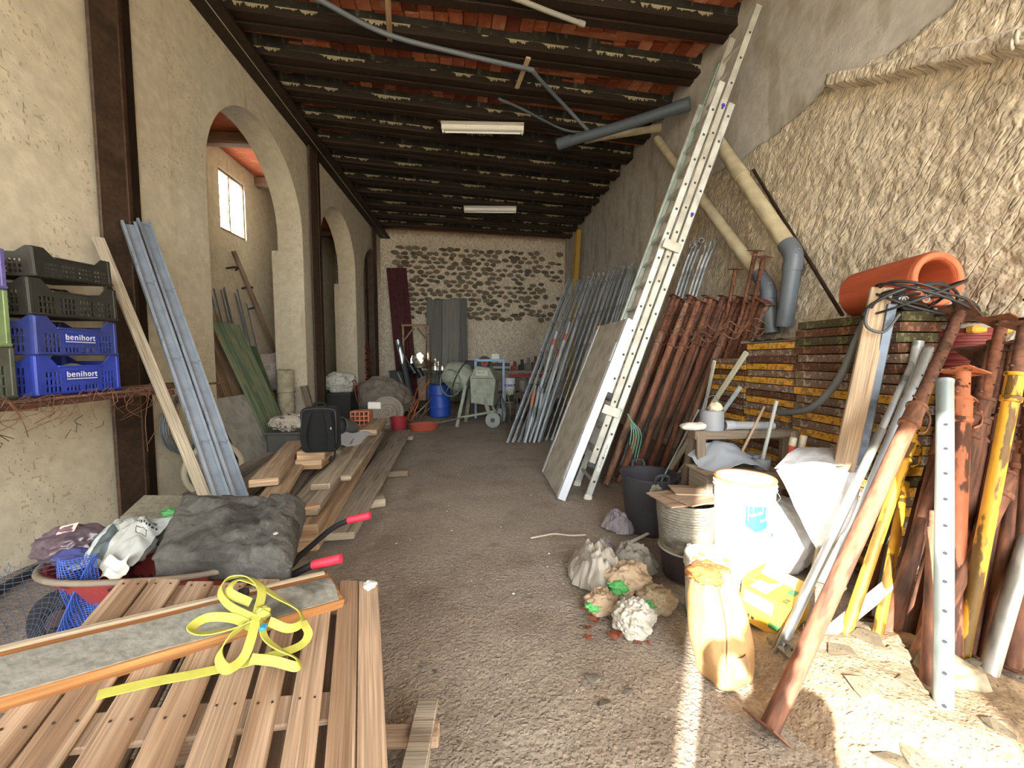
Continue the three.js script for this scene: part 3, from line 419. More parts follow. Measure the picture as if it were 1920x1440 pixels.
{ // leaning laths and channels by the column
  const a = atSide(184, 446, -3.27), b = atHeight(432, 1046, 0.01), m = single('timber_lath', 'weathered pale timber lath leaning on the column beside the crates', 'lath', barGeo(b.distanceTo(a), 0.035, 0.075, 0.004), tint(M.grey, 0xd8d0b4)); aim(m, b, a, V3(1, 0.2, 0.6));
  const uProf = (w, h, t) => poly([[-w / 2, 0], [w / 2, 0], [w / 2, h], [w / 2 - 0.02, h], [w / 2 - 0.02, h - t], [w / 2 - t, h - t], [w / 2 - t, t], [-w / 2 + t, t], [-w / 2 + t, h - t], [-w / 2 + 0.02, h - t], [-w / 2 + 0.02, h], [-w / 2, h]]);
  for (const [ta, bb, lab, w] of [[[240, 421], [452, 1044], 'galvanised steel channel leaning beside the column, next to the timber lath', 0.105], [[268, 417], [487, 1040], 'galvanised steel channel leaning beside the column, lying outermost', 0.1]]) { const p = atSide(...ta, -3.24), q = atHeight(...bb, 0.01), L = p.distanceTo(q), o = single('steel_channel', lab, 'channel', extrude(uProf(w, 0.05, 0.004), L).rotateY(Math.PI / 2), tint(M.galv, 0xc6ccd6)); aim(o, q, p, V3(0.8, 0.1, 0.75)); }
  const c = atSide(348, 795, XL + 0.1), o = thing('wire_coil', 'coil of grey wire hung on a peg behind the leaning channels', 'wire coil', null, c);
  for (let i = 0; i < 12; i++) part(o, 'wire_turn', new THREE.TorusGeometry(0.31 + rr(-0.035, 0.03), 0.0055, 6, 40).rotateY(Math.PI / 2 + rr(-0.08, 0.08)).translate(rr(-0.03, 0.03), rr(-0.03, 0.02), rr(-0.03, 0.03)), plain(0x7e848a, 0.5, 0.4));
  part(o, 'binding', tubePath([[-0.02, 0.22, -0.02], [0.04, 0.3, 0], [0.0, 0.31, 0.05], [-0.02, 0.24, 0.02]], 0.008, 14, 6), plain(0x5a4636));
  const peg = single('wall_peg', 'rusty peg sticking out of the wall above the wire coil', 'peg', cyl(0.012, 0.009, 0.28, 8), M.rust); aim(peg, V3(XL - 0.02, c.y + 0.295, c.z), V3(XL + 0.2, c.y + 0.31, c.z - 0.02));
}
{ // boards standing in the first arch
  const lean = (name, label, d0, d1, xb, xt, yt, t, mat) => { const L = Math.hypot(xb - xt, yt), o = single(name, label, 'board', barGeo(L, t, d1 - d0), mat); aim(o, V3(xb, 0.02, -(d0 + d1) / 2), V3(xt, yt, -(d0 + d1) / 2), V3(1, 0.2, 0)); return o; };
  lean('painted_board', 'tall weathered green painted board leaning in the first arch', 6.75, 7.48, -3.36, -4.2, 2.13, 0.04, M.green);
  lean('painted_board', 'narrow dark green board behind the tall green one', 7.52, 7.7, -3.5, -4.05, 1.75, 0.04, tint(M.green, 0xa8b8a0));
  lean('cement_board', 'pale grey board standing in front of the green board', 5.85, 6.6, -3.3, -3.68, 0.96, 0.025, std({ map: T.dust, color: 0xbab8b0, roughness: 0.95 }));
  lean('plywood_board', 'brown speckled plywood behind the pale grey board', 6.0, 6.7, -3.75, -4.3, 1.8, 0.02, tint(M.wood, 0xb0907c)); lean('plywood_board', 'yellowish chipboard peeping out above the green board', 6.75, 7.4, -3.85, -4.5, 2.3, 0.02, tint(M.wood, 0xe8c898));
  lean('cement_board', 'dusty thin board resting low against the pier beside the green board', 7.75, 8.15, -3.1, -3.33, 1.0, 0.02, tint(M.grey, 0xe0dccc));
  for (let i = 0; i < 9; i++) { const x = -4.55 + rr(-0.1, 0.1), d = 7.7 + i * 0.1, m = single('steel_rod', 'bluish steel rod in the bundle behind the green board', 'rod', cyl(0.012, 0.012, rr(2.7, 3.0), 6), plain(0x667080, 0.5, 0.4), 'steel rods in the side room'); aim(m, V3(x + 0.35, 0.02, -d), V3(x - 0.25, 3, -d - 0.1)); }
  for (let i = 0; i < 12; i++) { const d = 9.6 + rr(0, 2.4), m = single('timber_pole', 'dark timber pole stored upright in the side room', 'pole', cyl(0.025, 0.02, rr(1.6, 2.3), 7), tint(M.wood, 0x5a4838), 'dark poles in the side room'); aim(m, V3(-4.45 + rr(-0.08, 0.15), 0.02, -d), V3(-4.82, 3, -d + rr(-0.1, 0.1))); }
  { const m = single('timber_post', 'slanting brown post below the small high window', 'post', barGeo(3.1, 0.07, 0.07), tint(M.wood, 0x806048)); aim(m, V3(-4.42, 0.9, -9.8), V3(-4.82, 3.7, -8.5)); }
  for (const [d, y] of [[8.7, 3.35], [9.2, 3.05], [9.4, 2.65]]) single('iron_hook', 'bent iron hook in the side room wall', 'hook', tubePath([[0, 0, 0], [0.1, 0.03, 0.1], [0.14, 0, 0.3], [0.06, -0.05, 0.42]], 0.018, 14, 6), plain(0x2e2620, 0.8), 'hooks on the side room wall', [XS + 0.0, y, -d]);
  single('white_sack', 'bulging crumpled whitish sack behind the green board', 'sack', blob(0.36, 0.45, 0.36, { det: 12, amp: 0.14, ridge: 0.12, s: 4 }), tint(M.cloth, 0xc0b4ae), null, atHeight(500, 716, 0.86).setZ(-9.0).setX(-4.42)); 
  const cr = thing('storage_box', 'dark wooden box holding up the white sack', 'box', null, [-4.42, 0, -9.0]); part(cr, 'body', box(0.56, 0.85, 0.6, 0, 0.425, 0, 0.01), tint(M.wood, 0x50402f)); part(cr, 'lid_edge', box(0.6, 0.04, 0.64, 0, 0.83, 0, 0.008), tint(M.wood, 0x5c4a38));
  const rl = thing('insulation_roll', 'pale wrinkled roll standing beside the pier', 'roll', null, [-3.66, 0, -7.95]); { const pr = [[0.01, 0]]; for (let i = 0; i <= 22; i++) pr.push([0.15 + 0.012 * Math.sin(i * 2.1) + rr(-0.006, 0.006), i * 0.06]); pr.push([0.1, 1.34], [0.01, 1.33]); part(rl, 'wrap', lathe(pr, 24), tint(M.cloth, 0xb4ac94)); part(rl, 'tie', new THREE.TorusGeometry(0.16, 0.008, 6, 24).rotateX(Math.PI / 2).translate(0, 0.9, 0), plain(0x8a8470)); }
  const hp = single('hoop', 'pale plastic hoop leaning at the foot of the grey board', 'hoop', new THREE.TorusGeometry(0.28, 0.035, 10, 36).rotateY(0.9), plain(0xa89c84, 0.7)); hp.position.set(-3.0, 0.29, -4.75);
}

{ // slim dark lath along the rough wall and two insulators
  const a = atSide(1412, 318, 3.36), b = atSide(1580, 592, 3.36), m = single('wall_lath', 'slim dark lath fixed slanting on the rough wall beside the drain pipe', 'lath', barGeo(a.distanceTo(b), 0.03, 0.025), tint(M.steel, 0xa89078)); aim(m, b, a, V3(-1, 0, 0));
  [[1908, 70, 'upper'], [1898, 82, 'lower']].forEach(([x, y, l], i) => { const o = thing('insulator', `${l} of two pale ring insulators on the rough wall ledge`, 'insulator', null, atSide(x, y, 3.26)); part(o, 'ring', new THREE.TorusGeometry(0.03, 0.009, 8, 20).rotateY(0.5), plain(0xc8c0b0, 0.4)); part(o, 'stem', cyl(0.008, 0.008, 0.1, 8), plain(0x8a8478, 0.6)); });
}

// ================================================================ TIMBER PILE, BACKPACK
// near end and far end given as pixels on the plank's top face at height y
function plank(label, n, f, y, w, t, mat, o = {}) {
  const a = atHeight(n[0], n[1], y), b = atHeight(f[0], f[1], o.yf ?? y); a.y -= t / 2; b.y -= t / 2; const L = a.distanceTo(b), m = single(o.name ?? 'timber_plank', label, o.cat ?? 'plank', barGeo(L, t, w, o.c ?? 0.006, o.twist ?? 0), mat); aim(m, a, b); return m;
}
const gw = (c) => tint(M.grey, c), ww = (c) => tint(M.wood, c);
plank('long dirty plank lying lowest, out along the open floor', [628, 1000], [756, 806], 0.15, 0.29, 0.06, gw(0x9c8a74));
plank('heavy orange-brown beam with white marks, edge of the timber pile', [572, 985], [712, 795], 0.36, 0.17, 0.2, ww(0xcdb088), { name: 'timber_beam', cat: 'beam', c: 0.012 });
plank('grey beam behind the orange-brown one in the timber pile', [512, 985], [672, 800], 0.33, 0.2, 0.2, gw(0xd8c8b0), { name: 'timber_beam', cat: 'beam' });
plank('dark weathered beam along the wall side of the timber pile', [420, 975], [620, 800], 0.26, 0.2, 0.22, gw(0x8a7662), { name: 'timber_beam', cat: 'beam' });
plank('round-ended grey plank lying on the orange-brown beam', [640, 893], [706, 808], 0.425, 0.17, 0.055, gw(0xd6c6ac), { c: 0.02 });
plank('broad flat grey plank half under the dark tarpaulin bundle', [560, 957], [648, 852], 0.42, 0.26, 0.05, gw(0xc0b4a0));
plank('weathered plank with a knotty edge beneath the backpack blocks', [600, 908], [686, 806], 0.48, 0.15, 0.05, gw(0xe0d4bc));
plank('grey plank carrying the white sheet beyond the backpack', [640, 845], [690, 786], 0.42, 0.3, 0.05, gw(0xdcd4c4));
plank('thick short timber at the far end of the pile', [690, 806], [712, 784], 0.53, 0.24, 0.09, ww(0xd8be98));
plank('short pale board lying slanted on the pile, topmost of the two', [494, 898], [556, 826], 0.63, 0.2, 0.06, ww(0xe4cca8), { yf: 0.6 });
plank('short board beneath the pale slanted board', [507, 932], [578, 832], 0.56, 0.17, 0.05, ww(0xe0c8a4), { yf: 0.53 });
plank('narrow dark lath between the slanted boards and the broad grey plank', [538, 930], [592, 862], 0.43, 0.09, 0.04, gw(0x8c7c68));
plank('dark square pole lying against the wall side', [408, 898], [505, 848], 0.42, 0.09, 0.09, gw(0x706458), { name: 'timber_pole', cat: 'pole' });
plank('brown plank end under the slanted boards', [436, 930], [520, 862], 0.36, 0.22, 0.06, gw(0x9a805f));
plank('brown lath between column and timber pile', [350, 935], [470, 865], 0.3, 0.1, 0.05, gw(0x8a7254));
plank('orange stub of timber sticking out beside the dark bundle', [540, 955], [600, 944], 0.44, 0.045, 0.04, ww(0xf0b878), { name: 'timber_offcut', cat: 'offcut' });
{ // blocks the backpack stands on, and spacers under the long plank
  const at = (px, py, y, w, h, d, turn, label, mat) => { const p = atHeight(px, py, y), m = single('timber_block', label, 'block', box(w, h, d, 0, h / 2, 0, 0.008), mat); m.position.copy(p); m.rotation.y = turn; return m; };
  at(594, 868, 0.49, 0.24, 0.1, 0.5, 0.07, 'sawn timber block under the backpack, lower of the two', ww(0xe8c898)); at(598, 852, 0.595, 0.25, 0.085, 0.46, 0.05, 'sawn timber block carrying the backpack', ww(0xeed0a0));
  at(735, 893, 0, 0.42, 0.08, 0.12, 0.1, 'wooden spacer under the long plank, halfway along', gw(0xb49c80)); at(690, 950, 0, 0.34, 0.085, 0.16, 0.35, 'wooden spacer under the long plank, near the wheelbarrow handle', gw(0xc8b89c)); at(762, 824, 0, 0.26, 0.07, 0.16, 0, 'wooden spacer under the far end of the long plank', gw(0xc4b496));
  at(548, 814, 0.262, 0.42, 0.16, 0.14, 0.35, 'rough log end behind the backpack', ww(0xb89868));
  const b = plain(0x060608, 1), bl = std({ map: T.dust, color: 0x060608, roughness: 1, bumpMap: T.grain, bumpScale: 0.002 }), p = atHeight(603, 846, 0.68), o = thing('backpack', 'black backpack with handle and shoulder straps standing on timber blocks', 'backpack', null, p); o.rotation.y = 0.12; o.scale.setScalar(0.84);
  const g = new THREE.Shape(), w = 0.17, h = 0.46, r = 0.05; g.moveTo(-w + r, 0); g.lineTo(w - r, 0); g.quadraticCurveTo(w, 0, w, r); g.lineTo(w, h - r); g.quadraticCurveTo(w, h, w - r, h); g.lineTo(-w + r, h); g.quadraticCurveTo(-w, h, -w, h - r); g.lineTo(-w, r); g.quadraticCurveTo(-w, 0, -w + r, 0);
  part(o, 'body', extrude(g, 0.13, { bevelEnabled: true, bevelSize: 0.02, bevelThickness: 0.025, bevelSegments: 4 }).translate(0, 0.02, -0.08), bl); part(o, 'back_panel', extrude(poly([[-0.12, 0.05], [0.12, 0.05], [0.12, 0.4], [-0.12, 0.4]]), 0.015, { bevelEnabled: true, bevelSize: 0.02, bevelThickness: 0.01 }).translate(0, 0.02, 0.075), b);
  for (const s of [-1, 1]) { const st = part(o, 'shoulder_strap', sheet(3, 14, (u, v) => V3(s * (0.09 + 0.05 * Math.sin(v * 2.4)) + (u - 0.5) * 0.06, 0.45 - v * 0.42, 0.1 + 0.06 * Math.sin(v * Math.PI) + (s > 0 ? 0.02 * v : 0)), 0.012), b); part(st, 'buckle', box(0.04, 0.03, 0.015, s * 0.13, 0.08, 0.115), plain(0x2a2b30, 0.4)); }
  part(o, 'handle', tubePath([[-0.06, 0.49, 0.02], [-0.055, 0.535, 0.02], [0, 0.545, 0.02], [0.055, 0.535, 0.02], [0.06, 0.49, 0.02]], 0.011, 20, 8), b); part(o, 'loose_strap', tubePath([[0.14, 0.08, 0.1], [0.17, 0.02, 0.14], [0.16, -0.05, 0.17], [0.12, -0.07, 0.18], [0.14, -0.02, 0.16]], 0.012, 20, 6), b); part(o, 'strap_print', box(0.012, 0.09, 0.002, 0.142, 0.25, 0.172, 0.0005), plain(0x9a9aa2)); part(o, 'zip', tubePath([[-0.17, 0.1, 0.075], [-0.172, 0.4, 0.075], [-0.13, 0.478, 0.075], [0.13, 0.478, 0.075], [0.172, 0.4, 0.075], [0.17, 0.1, 0.075]], 0.004, 40, 5), plain(0x33343a, 0.5));
  const sh = single('white_sheet', 'creased white plastic sheet on the planks beyond the backpack', 'sheet', sheet(14, 10, (u, v) => V3((u - 0.5) * 0.36, 0.03 + 0.02 * Math.sin(u * 7 + v * 3) + 0.015 * f3(u * 6, v * 6, 1), -(v - 0.5) * 0.9), 0.003), plain(0xc8cad0, 0.5)); sh.position.copy(atHeight(662, 826, 0.46)); sh.rotation.y = 0.1;
}

// ================================================================ WHEELBARROW AND ITS LOAD (wheel towards the wall, handles to the open floor)
const WB = V3(-1.5, 0, -2.15);
{
  const o = thing('wheelbarrow', 'red wheelbarrow with black tube handles and red grips, loaded with bags', 'wheelbarrow', null, WB), red = std({ map: T.scuff, color: 0x9c3c3c, roughness: 0.6 }), blk = plain(0x2c2c2e, 0.5, 0.3), grip = plain(0xc23048, 0.5);
  // tub: lofted between a small bottom and a wide rim, with wall thickness
  const ring = (y, x0, x1, z, r) => { const out = []; for (let i = 0; i < 32; i++) { const a = i / 32 * 2 * Math.PI, cx = (x0 + x1) / 2, hx = (x1 - x0) / 2, c = Math.cos(a), s = Math.sin(a), q = 1 / Math.pow(Math.pow(Math.abs(c), r) + Math.pow(Math.abs(s), r), 1 / r); out.push(V3(cx + hx * c * q, y, z * s * q)); } return out; };
  const loft = (rings) => { const pos = [], idx = []; rings.forEach((R) => R.forEach((p) => pos.push(p.x, p.y, p.z))); for (let j = 0; j + 1 < rings.length; j++) for (let i = 0; i < 32; i++) { const a = j * 32 + i, b = j * 32 + (i + 1) % 32, c = a + 32, d = b + 32; idx.push(a, c, b, b, c, d); } const g = new THREE.BufferGeometry(); g.setAttribute('position', new THREE.Float32BufferAttribute(pos, 3)); g.setIndex(idx); return boxUV(creased(g, 0.6)); };
  part(o, 'tub', loft([ring(0.305, -0.2, 0.2, 0.15, 3), ring(0.3, -0.28, 0.3, 0.2, 3), ring(0.58, -0.52, 0.44, 0.33, 3), ring(0.585, -0.54, 0.46, 0.35, 3), ring(0.575, -0.545, 0.465, 0.352, 3), ring(0.29, -0.29, 0.31, 0.21, 3), ring(0.288, -0.2, 0.2, 0.15, 3)]), red);
  part(o, 'rim', (() => { const R = ring(0.582, -0.545, 0.465, 0.352, 3); return tubePath(R, 0.014, 96, 8, true); })(), std({ map: T.dust, color: 0x84786c, roughness: 0.7 }));
  for (const s of [-1, 1]) { const h = part(o, 'handle', tubePath([[-0.6, 0.2, s * 0.08], [-0.35, 0.25, s * 0.16], [0.3, 0.285, s * 0.22], [0.45, 0.38, s * 0.25], [0.62, 0.52, s * 0.26], [0.74, 0.58, s * 0.26]], 0.017, 50, 10), blk); part(h, 'grip', aimGeo(lathe([[0.001, 0], [0.02, 0], [0.023, 0.02], [0.021, 0.03], [0.023, 0.04], [0.021, 0.05], [0.023, 0.06], [0.022, 0.12], [0.024, 0.135], [0.001, 0.14]], 14).rotateZ(-Math.PI / 2), V3(0.72, 0.572, s * 0.26), V3(0.86, 0.6, s * 0.26)), grip, 'red rubber grip');
    part(o, 'leg', tubePath([[0.12, 0.29, s * 0.2], [0.2, 0.1, s * 0.22], [0.22, 0.02, s * 0.22], [0.3, 0.02, s * 0.22], [0.36, 0.12, s * 0.22], [0.38, 0.3, s * 0.22]], 0.013, 40, 8), blk); }
  const wh = part(o, 'wheel', new THREE.TorusGeometry(0.14, 0.045, 12, 32).translate(-0.6, 0.187, 0), plain(0x1e1e1e, 0.9)); part(wh, 'hub', cyl(0.09, 0.09, 0.05, 18).rotateY(Math.PI / 2).translate(-0.6, 0.187, 0.025), plain(0x3a2c2a)); part(o, 'axle', cyl(0.01, 0.01, 0.16, 8).rotateY(Math.PI / 2).translate(-0.6, 0.187, 0.08), blk);
}
{ // folded tarpaulin bundle: a thick slab with rolled end folds
  const A = atHeight(288, 1063, 0.6), B = atHeight(545, 1075, 0.59), C = atHeight(572, 955, 0.68), D = atHeight(345, 943, 0.76);
  const g = mergeVertices(new THREE.BoxGeometry(1, 1, 1, 40, 10, 30).deleteAttribute('uv').deleteAttribute('normal')), p = g.attributes.position; const O = A.clone().add(B).add(C).add(D).multiplyScalar(0.25);
  for (let i = 0; i < p.count; i++) { let u = p.getX(i) + 0.5, v = 0.5 - p.getZ(i), w = p.getY(i); const e = Math.pow(Math.max(0, 1 - Math.pow(Math.abs(2 * u - 1), 5)), 0.4) * Math.pow(Math.max(0, 1 - Math.pow(Math.abs(2 * v - 1), 5)), 0.4), base = A.clone().lerp(B, u).lerp(D.clone().lerp(C, u), v);
    const step = 0.03 * sm(0.70, 0.71, u) - 0.012 * sm(0.71, 0.8, u) + 0.026 * sm(0.82, 0.83, u) - 0.014 * sm(0.83, 0.92, u) - 0.03 * sm(0.94, 1, u), h = 0.06 * (0.35 + 0.65 * e) + step, cr = 0.035 * (f3(u * 5, v * 5, 2, 3, 4) - 0.5) + 0.012 * (f3(u * 18, v * 14, 2, 3, 9) - 0.5);
    base.y += w > 0 ? w * 2 * h + cr * (0.5 + e) : w * 0.14; base.x += 0.03 * (f3(v * 5, w * 3, 4) - 0.5) * (u > 0.5 ? 1 : -1); p.setXYZ(i, base.x - O.x, base.y - O.y + 0.02, base.z - O.z); }
  g.computeVertexNormals(); const o = thing('tarpaulin_bundle', 'folded dusty black tarpaulin bundle lying on the wheelbarrow', 'tarpaulin', null, O), tar = std({ map: T.cement, color: 0x7e7f84, roughness: 0.8, bumpMap: T.grain, bumpScale: 0.012 }); part(o, 'fold', boxUV(g), tar);
  const ey = part(o, 'eyelet', new THREE.TorusGeometry(0.008, 0.003, 6, 14).rotateX(1.57), plain(0xc0c0b8, 0.4, 0.5)); const ep = atHeight(517, 1000, 0.79).sub(O); ey.position.copy(ep);
}
{ // smaller bags in the tub
  const clear = new THREE.MeshPhysicalMaterial({ color: 0xb8a8bc, roughness: 0.2, transmission: 0.85, thickness: 0, map: T.dust });
  const o = thing('plastic_bag', 'clear plastic bag of reddish-purple nets with a pale label', 'bag', null, atHeight(140, 1050, 0.56)); o.scale.setScalar(0.78); part(o, 'contents', blob(0.15, 0.1, 0.13, { det: 12, amp: 0.3, ridge: 0.25, s: 7 }), std({ map: T.dust, color: 0x5c3440, roughness: 0.7 })); part(o, 'blue_net', blob(0.1, 0.05, 0.06, { det: 8, amp: 0.3, s: 8 }).translate(0.08, 0.03, 0.1), plain(0x3a3c74)); part(o, 'film', blob(0.18, 0.125, 0.155, { det: 14, amp: 0.22, ridge: 0.2, s: 9 }), clear); const l = part(o, 'label', box(0.1, 0.002, 0.06), plain(0xd8b4a8, 0.5)); l.position.set(0, 0.215, 0.03); l.rotation.set(0.7, 0.2, 0.1); const lt = part(l, 'label_print', box(0.06, 0.001, 0.006, 0, 0.0015, 0.012, 0.0002), plain(0x5a3038)); 
  // white plaster bag with lettering
  const pt = canvasTex(512, 512, (c, w, h) => { c.fillStyle = '#c6c8c4'; c.fillRect(0, 0, w, h); c.fillStyle = '#5a666a'; c.fillRect(0, 250, 250, 230); c.fillStyle = '#dfe3e6'; c.fillRect(80, 180, 60, 332); c.fillStyle = '#2c3438'; c.font = 'bold 64px sans-serif'; c.save(); c.translate(300, 170); c.rotate(-0.25); c.fillText('NCER', 0, 0); for (let k = 0; k < 9; k++) c.fillRect(6 + k * 20, 34 + (k % 2) * 3, 13, 14); c.strokeStyle = '#2c3438'; c.lineWidth = 5; c.strokeRect(40, 80, 90, 60); c.restore(); });
  const B0 = atHeight(238, 1052, 0.54), b = thing('plastic_bag', 'crumpled white product bag with dark lettering beside the black tarpaulin', 'bag', null, B0); b.scale.setScalar(0.82); const bm = std({ map: pt, color: 0xc8c8c6, roughness: 0.5 });
  const bg = sheet(34, 30, (u, v) => { const bulge = Math.sin(u * Math.PI) * Math.sin(v * Math.PI); return V3((u - 0.5) * 0.34 + 0.02 * (f3(u * 4, v * 4, 1, 2) - 0.5), 0.05 + v * 0.16 + 0.11 * bulge + 0.05 * (f3(u * 7, v * 6, 3, 3, 5) - 0.5) * 2 * (0.3 + bulge), 0.16 - v * 0.3 + 0.05 * (f3(u * 8, v * 7, 9, 3, 6) - 0.5)); }, 0.004); { const uv = bg.attributes.uv; let mu = 0, mv = 0; for (let i = 0; i < uv.count; i++) { mu = Math.max(mu, uv.getX(i)); mv = Math.max(mv, uv.getY(i)); } for (let i = 0; i < uv.count; i++) uv.setXY(i, uv.getX(i) / mu, uv.getY(i) / mv); } part(b, 'printed_film', bg, bm); part(b, 'contents', blob(0.14, 0.085, 0.13, { det: 8, amp: 0.25, ridge: 0.2, s: 13 }), plain(0xb8b8b0, 0.7)); part(b, 'green_corner', blob(0.05, 0.025, 0.035, { det: 6, amp: 0.4, s: 3 }).translate(0.15, 0.22, -0.15), plain(0x3f7c44, 0.6)); part(b, 'torn_flap', sheet(10, 10, (u, v) => V3(0.02 + u * 0.14, 0.1 - v * 0.1 + 0.02 * Math.sin(u * 8), 0.16 + 0.05 * v + 0.02 * Math.sin(v * 6)), 0.003), plain(0xdcdcd2, 0.5));
  single('concrete_slab', 'dusty grey slab lying behind the white product bag', 'slab', chamferBox(0.34, 0.05, 0.2, 0.01), tint(M.cement, 0xb4b0a4), null, V3(-1.72, 0.71, -2.32)).rotation.set(0.3, 0.1, -0.12);
  single('mortar_bucket', 'shallow grey tray under the dusty slab', 'tray', lathe([[0.001, 0], [0.16, 0], [0.19, 0.12], [0.185, 0.12], [0.155, 0.012], [0.001, 0.01]], 24), tint(M.cement, 0x8a867c), null, V3(-1.7, 0.56, -2.32));
  // blue net hanging over the rim
  const N = []; for (let i = 0; i < 26; i++) { const pts = []; for (let k = 0; k <= 10; k++) { const v = k / 10, u = i / 25; pts.push(V3((u - 0.5) * (0.2 - 0.05 * v) + 0.04 * Math.sin(v * 3 + u * 4), 0.06 - v * 0.34, 0.03 + 0.05 * v + 0.03 * Math.sin(u * 9 + v * 5))); } N.push(tubePath(pts, 0.0022, 20, 4)); }
  for (let k = 0; k < 34; k++) { const v = k / 33, pts = []; for (let i = 0; i <= 8; i++) { const u = i / 8; pts.push(V3((u - 0.5) * (0.2 - 0.05 * v) + 0.04 * Math.sin(v * 3 + u * 4), 0.06 - v * 0.34, 0.03 + 0.05 * v + 0.03 * Math.sin(u * 9 + v * 5))); } N.push(tubePath(pts, 0.0022, 16, 4)); }
  const nt = single('blue_net', 'blue plastic net draped over the wheelbarrow rim', 'net', merge(N), plain(0x3a58a8, 0.5), null, atHeight(168, 1062, 0.6)); nt.position.y += 0.0;
  const N2 = []; for (let i = 0; i < 12; i++) { const pts = []; for (let k = 0; k <= 8; k++) { const v = k / 8, u = i / 11; pts.push(V3((u - 0.5) * 0.28 - 0.1 * v, 0.05 - v * 0.42, 0.05 * Math.sin(u * 5 + v * 4))); } N2.push(tubePath(pts, 0.0012, 14, 4)); } for (let k = 0; k < 18; k++) { const v = k / 17, pts = []; for (let i = 0; i <= 6; i++) { const u = i / 6; pts.push(V3((u - 0.5) * 0.28 - 0.1 * v, 0.05 - v * 0.42, 0.05 * Math.sin(u * 5 + v * 4))); } N2.push(tubePath(pts, 0.0012, 12, 4)); }
  single('grey_net', 'dark bluish net hanging by the wheel end of the wheelbarrow', 'net', merge(N2), plain(0x46506c, 0.6), null, atHeight(82, 1072, 0.59));
  single('black_hose', 'dark hose lying along the foot of the wall by the wheelbarrow', 'hose', tubePath([[-3.2, 0.04, -1.5], [-2.9, 0.035, -2.1], [-3.1, 0.035, -2.7], [-3.2, 0.035, -3.3]], 0.03, 40, 8), plain(0x2c2e30, 0.6));
}

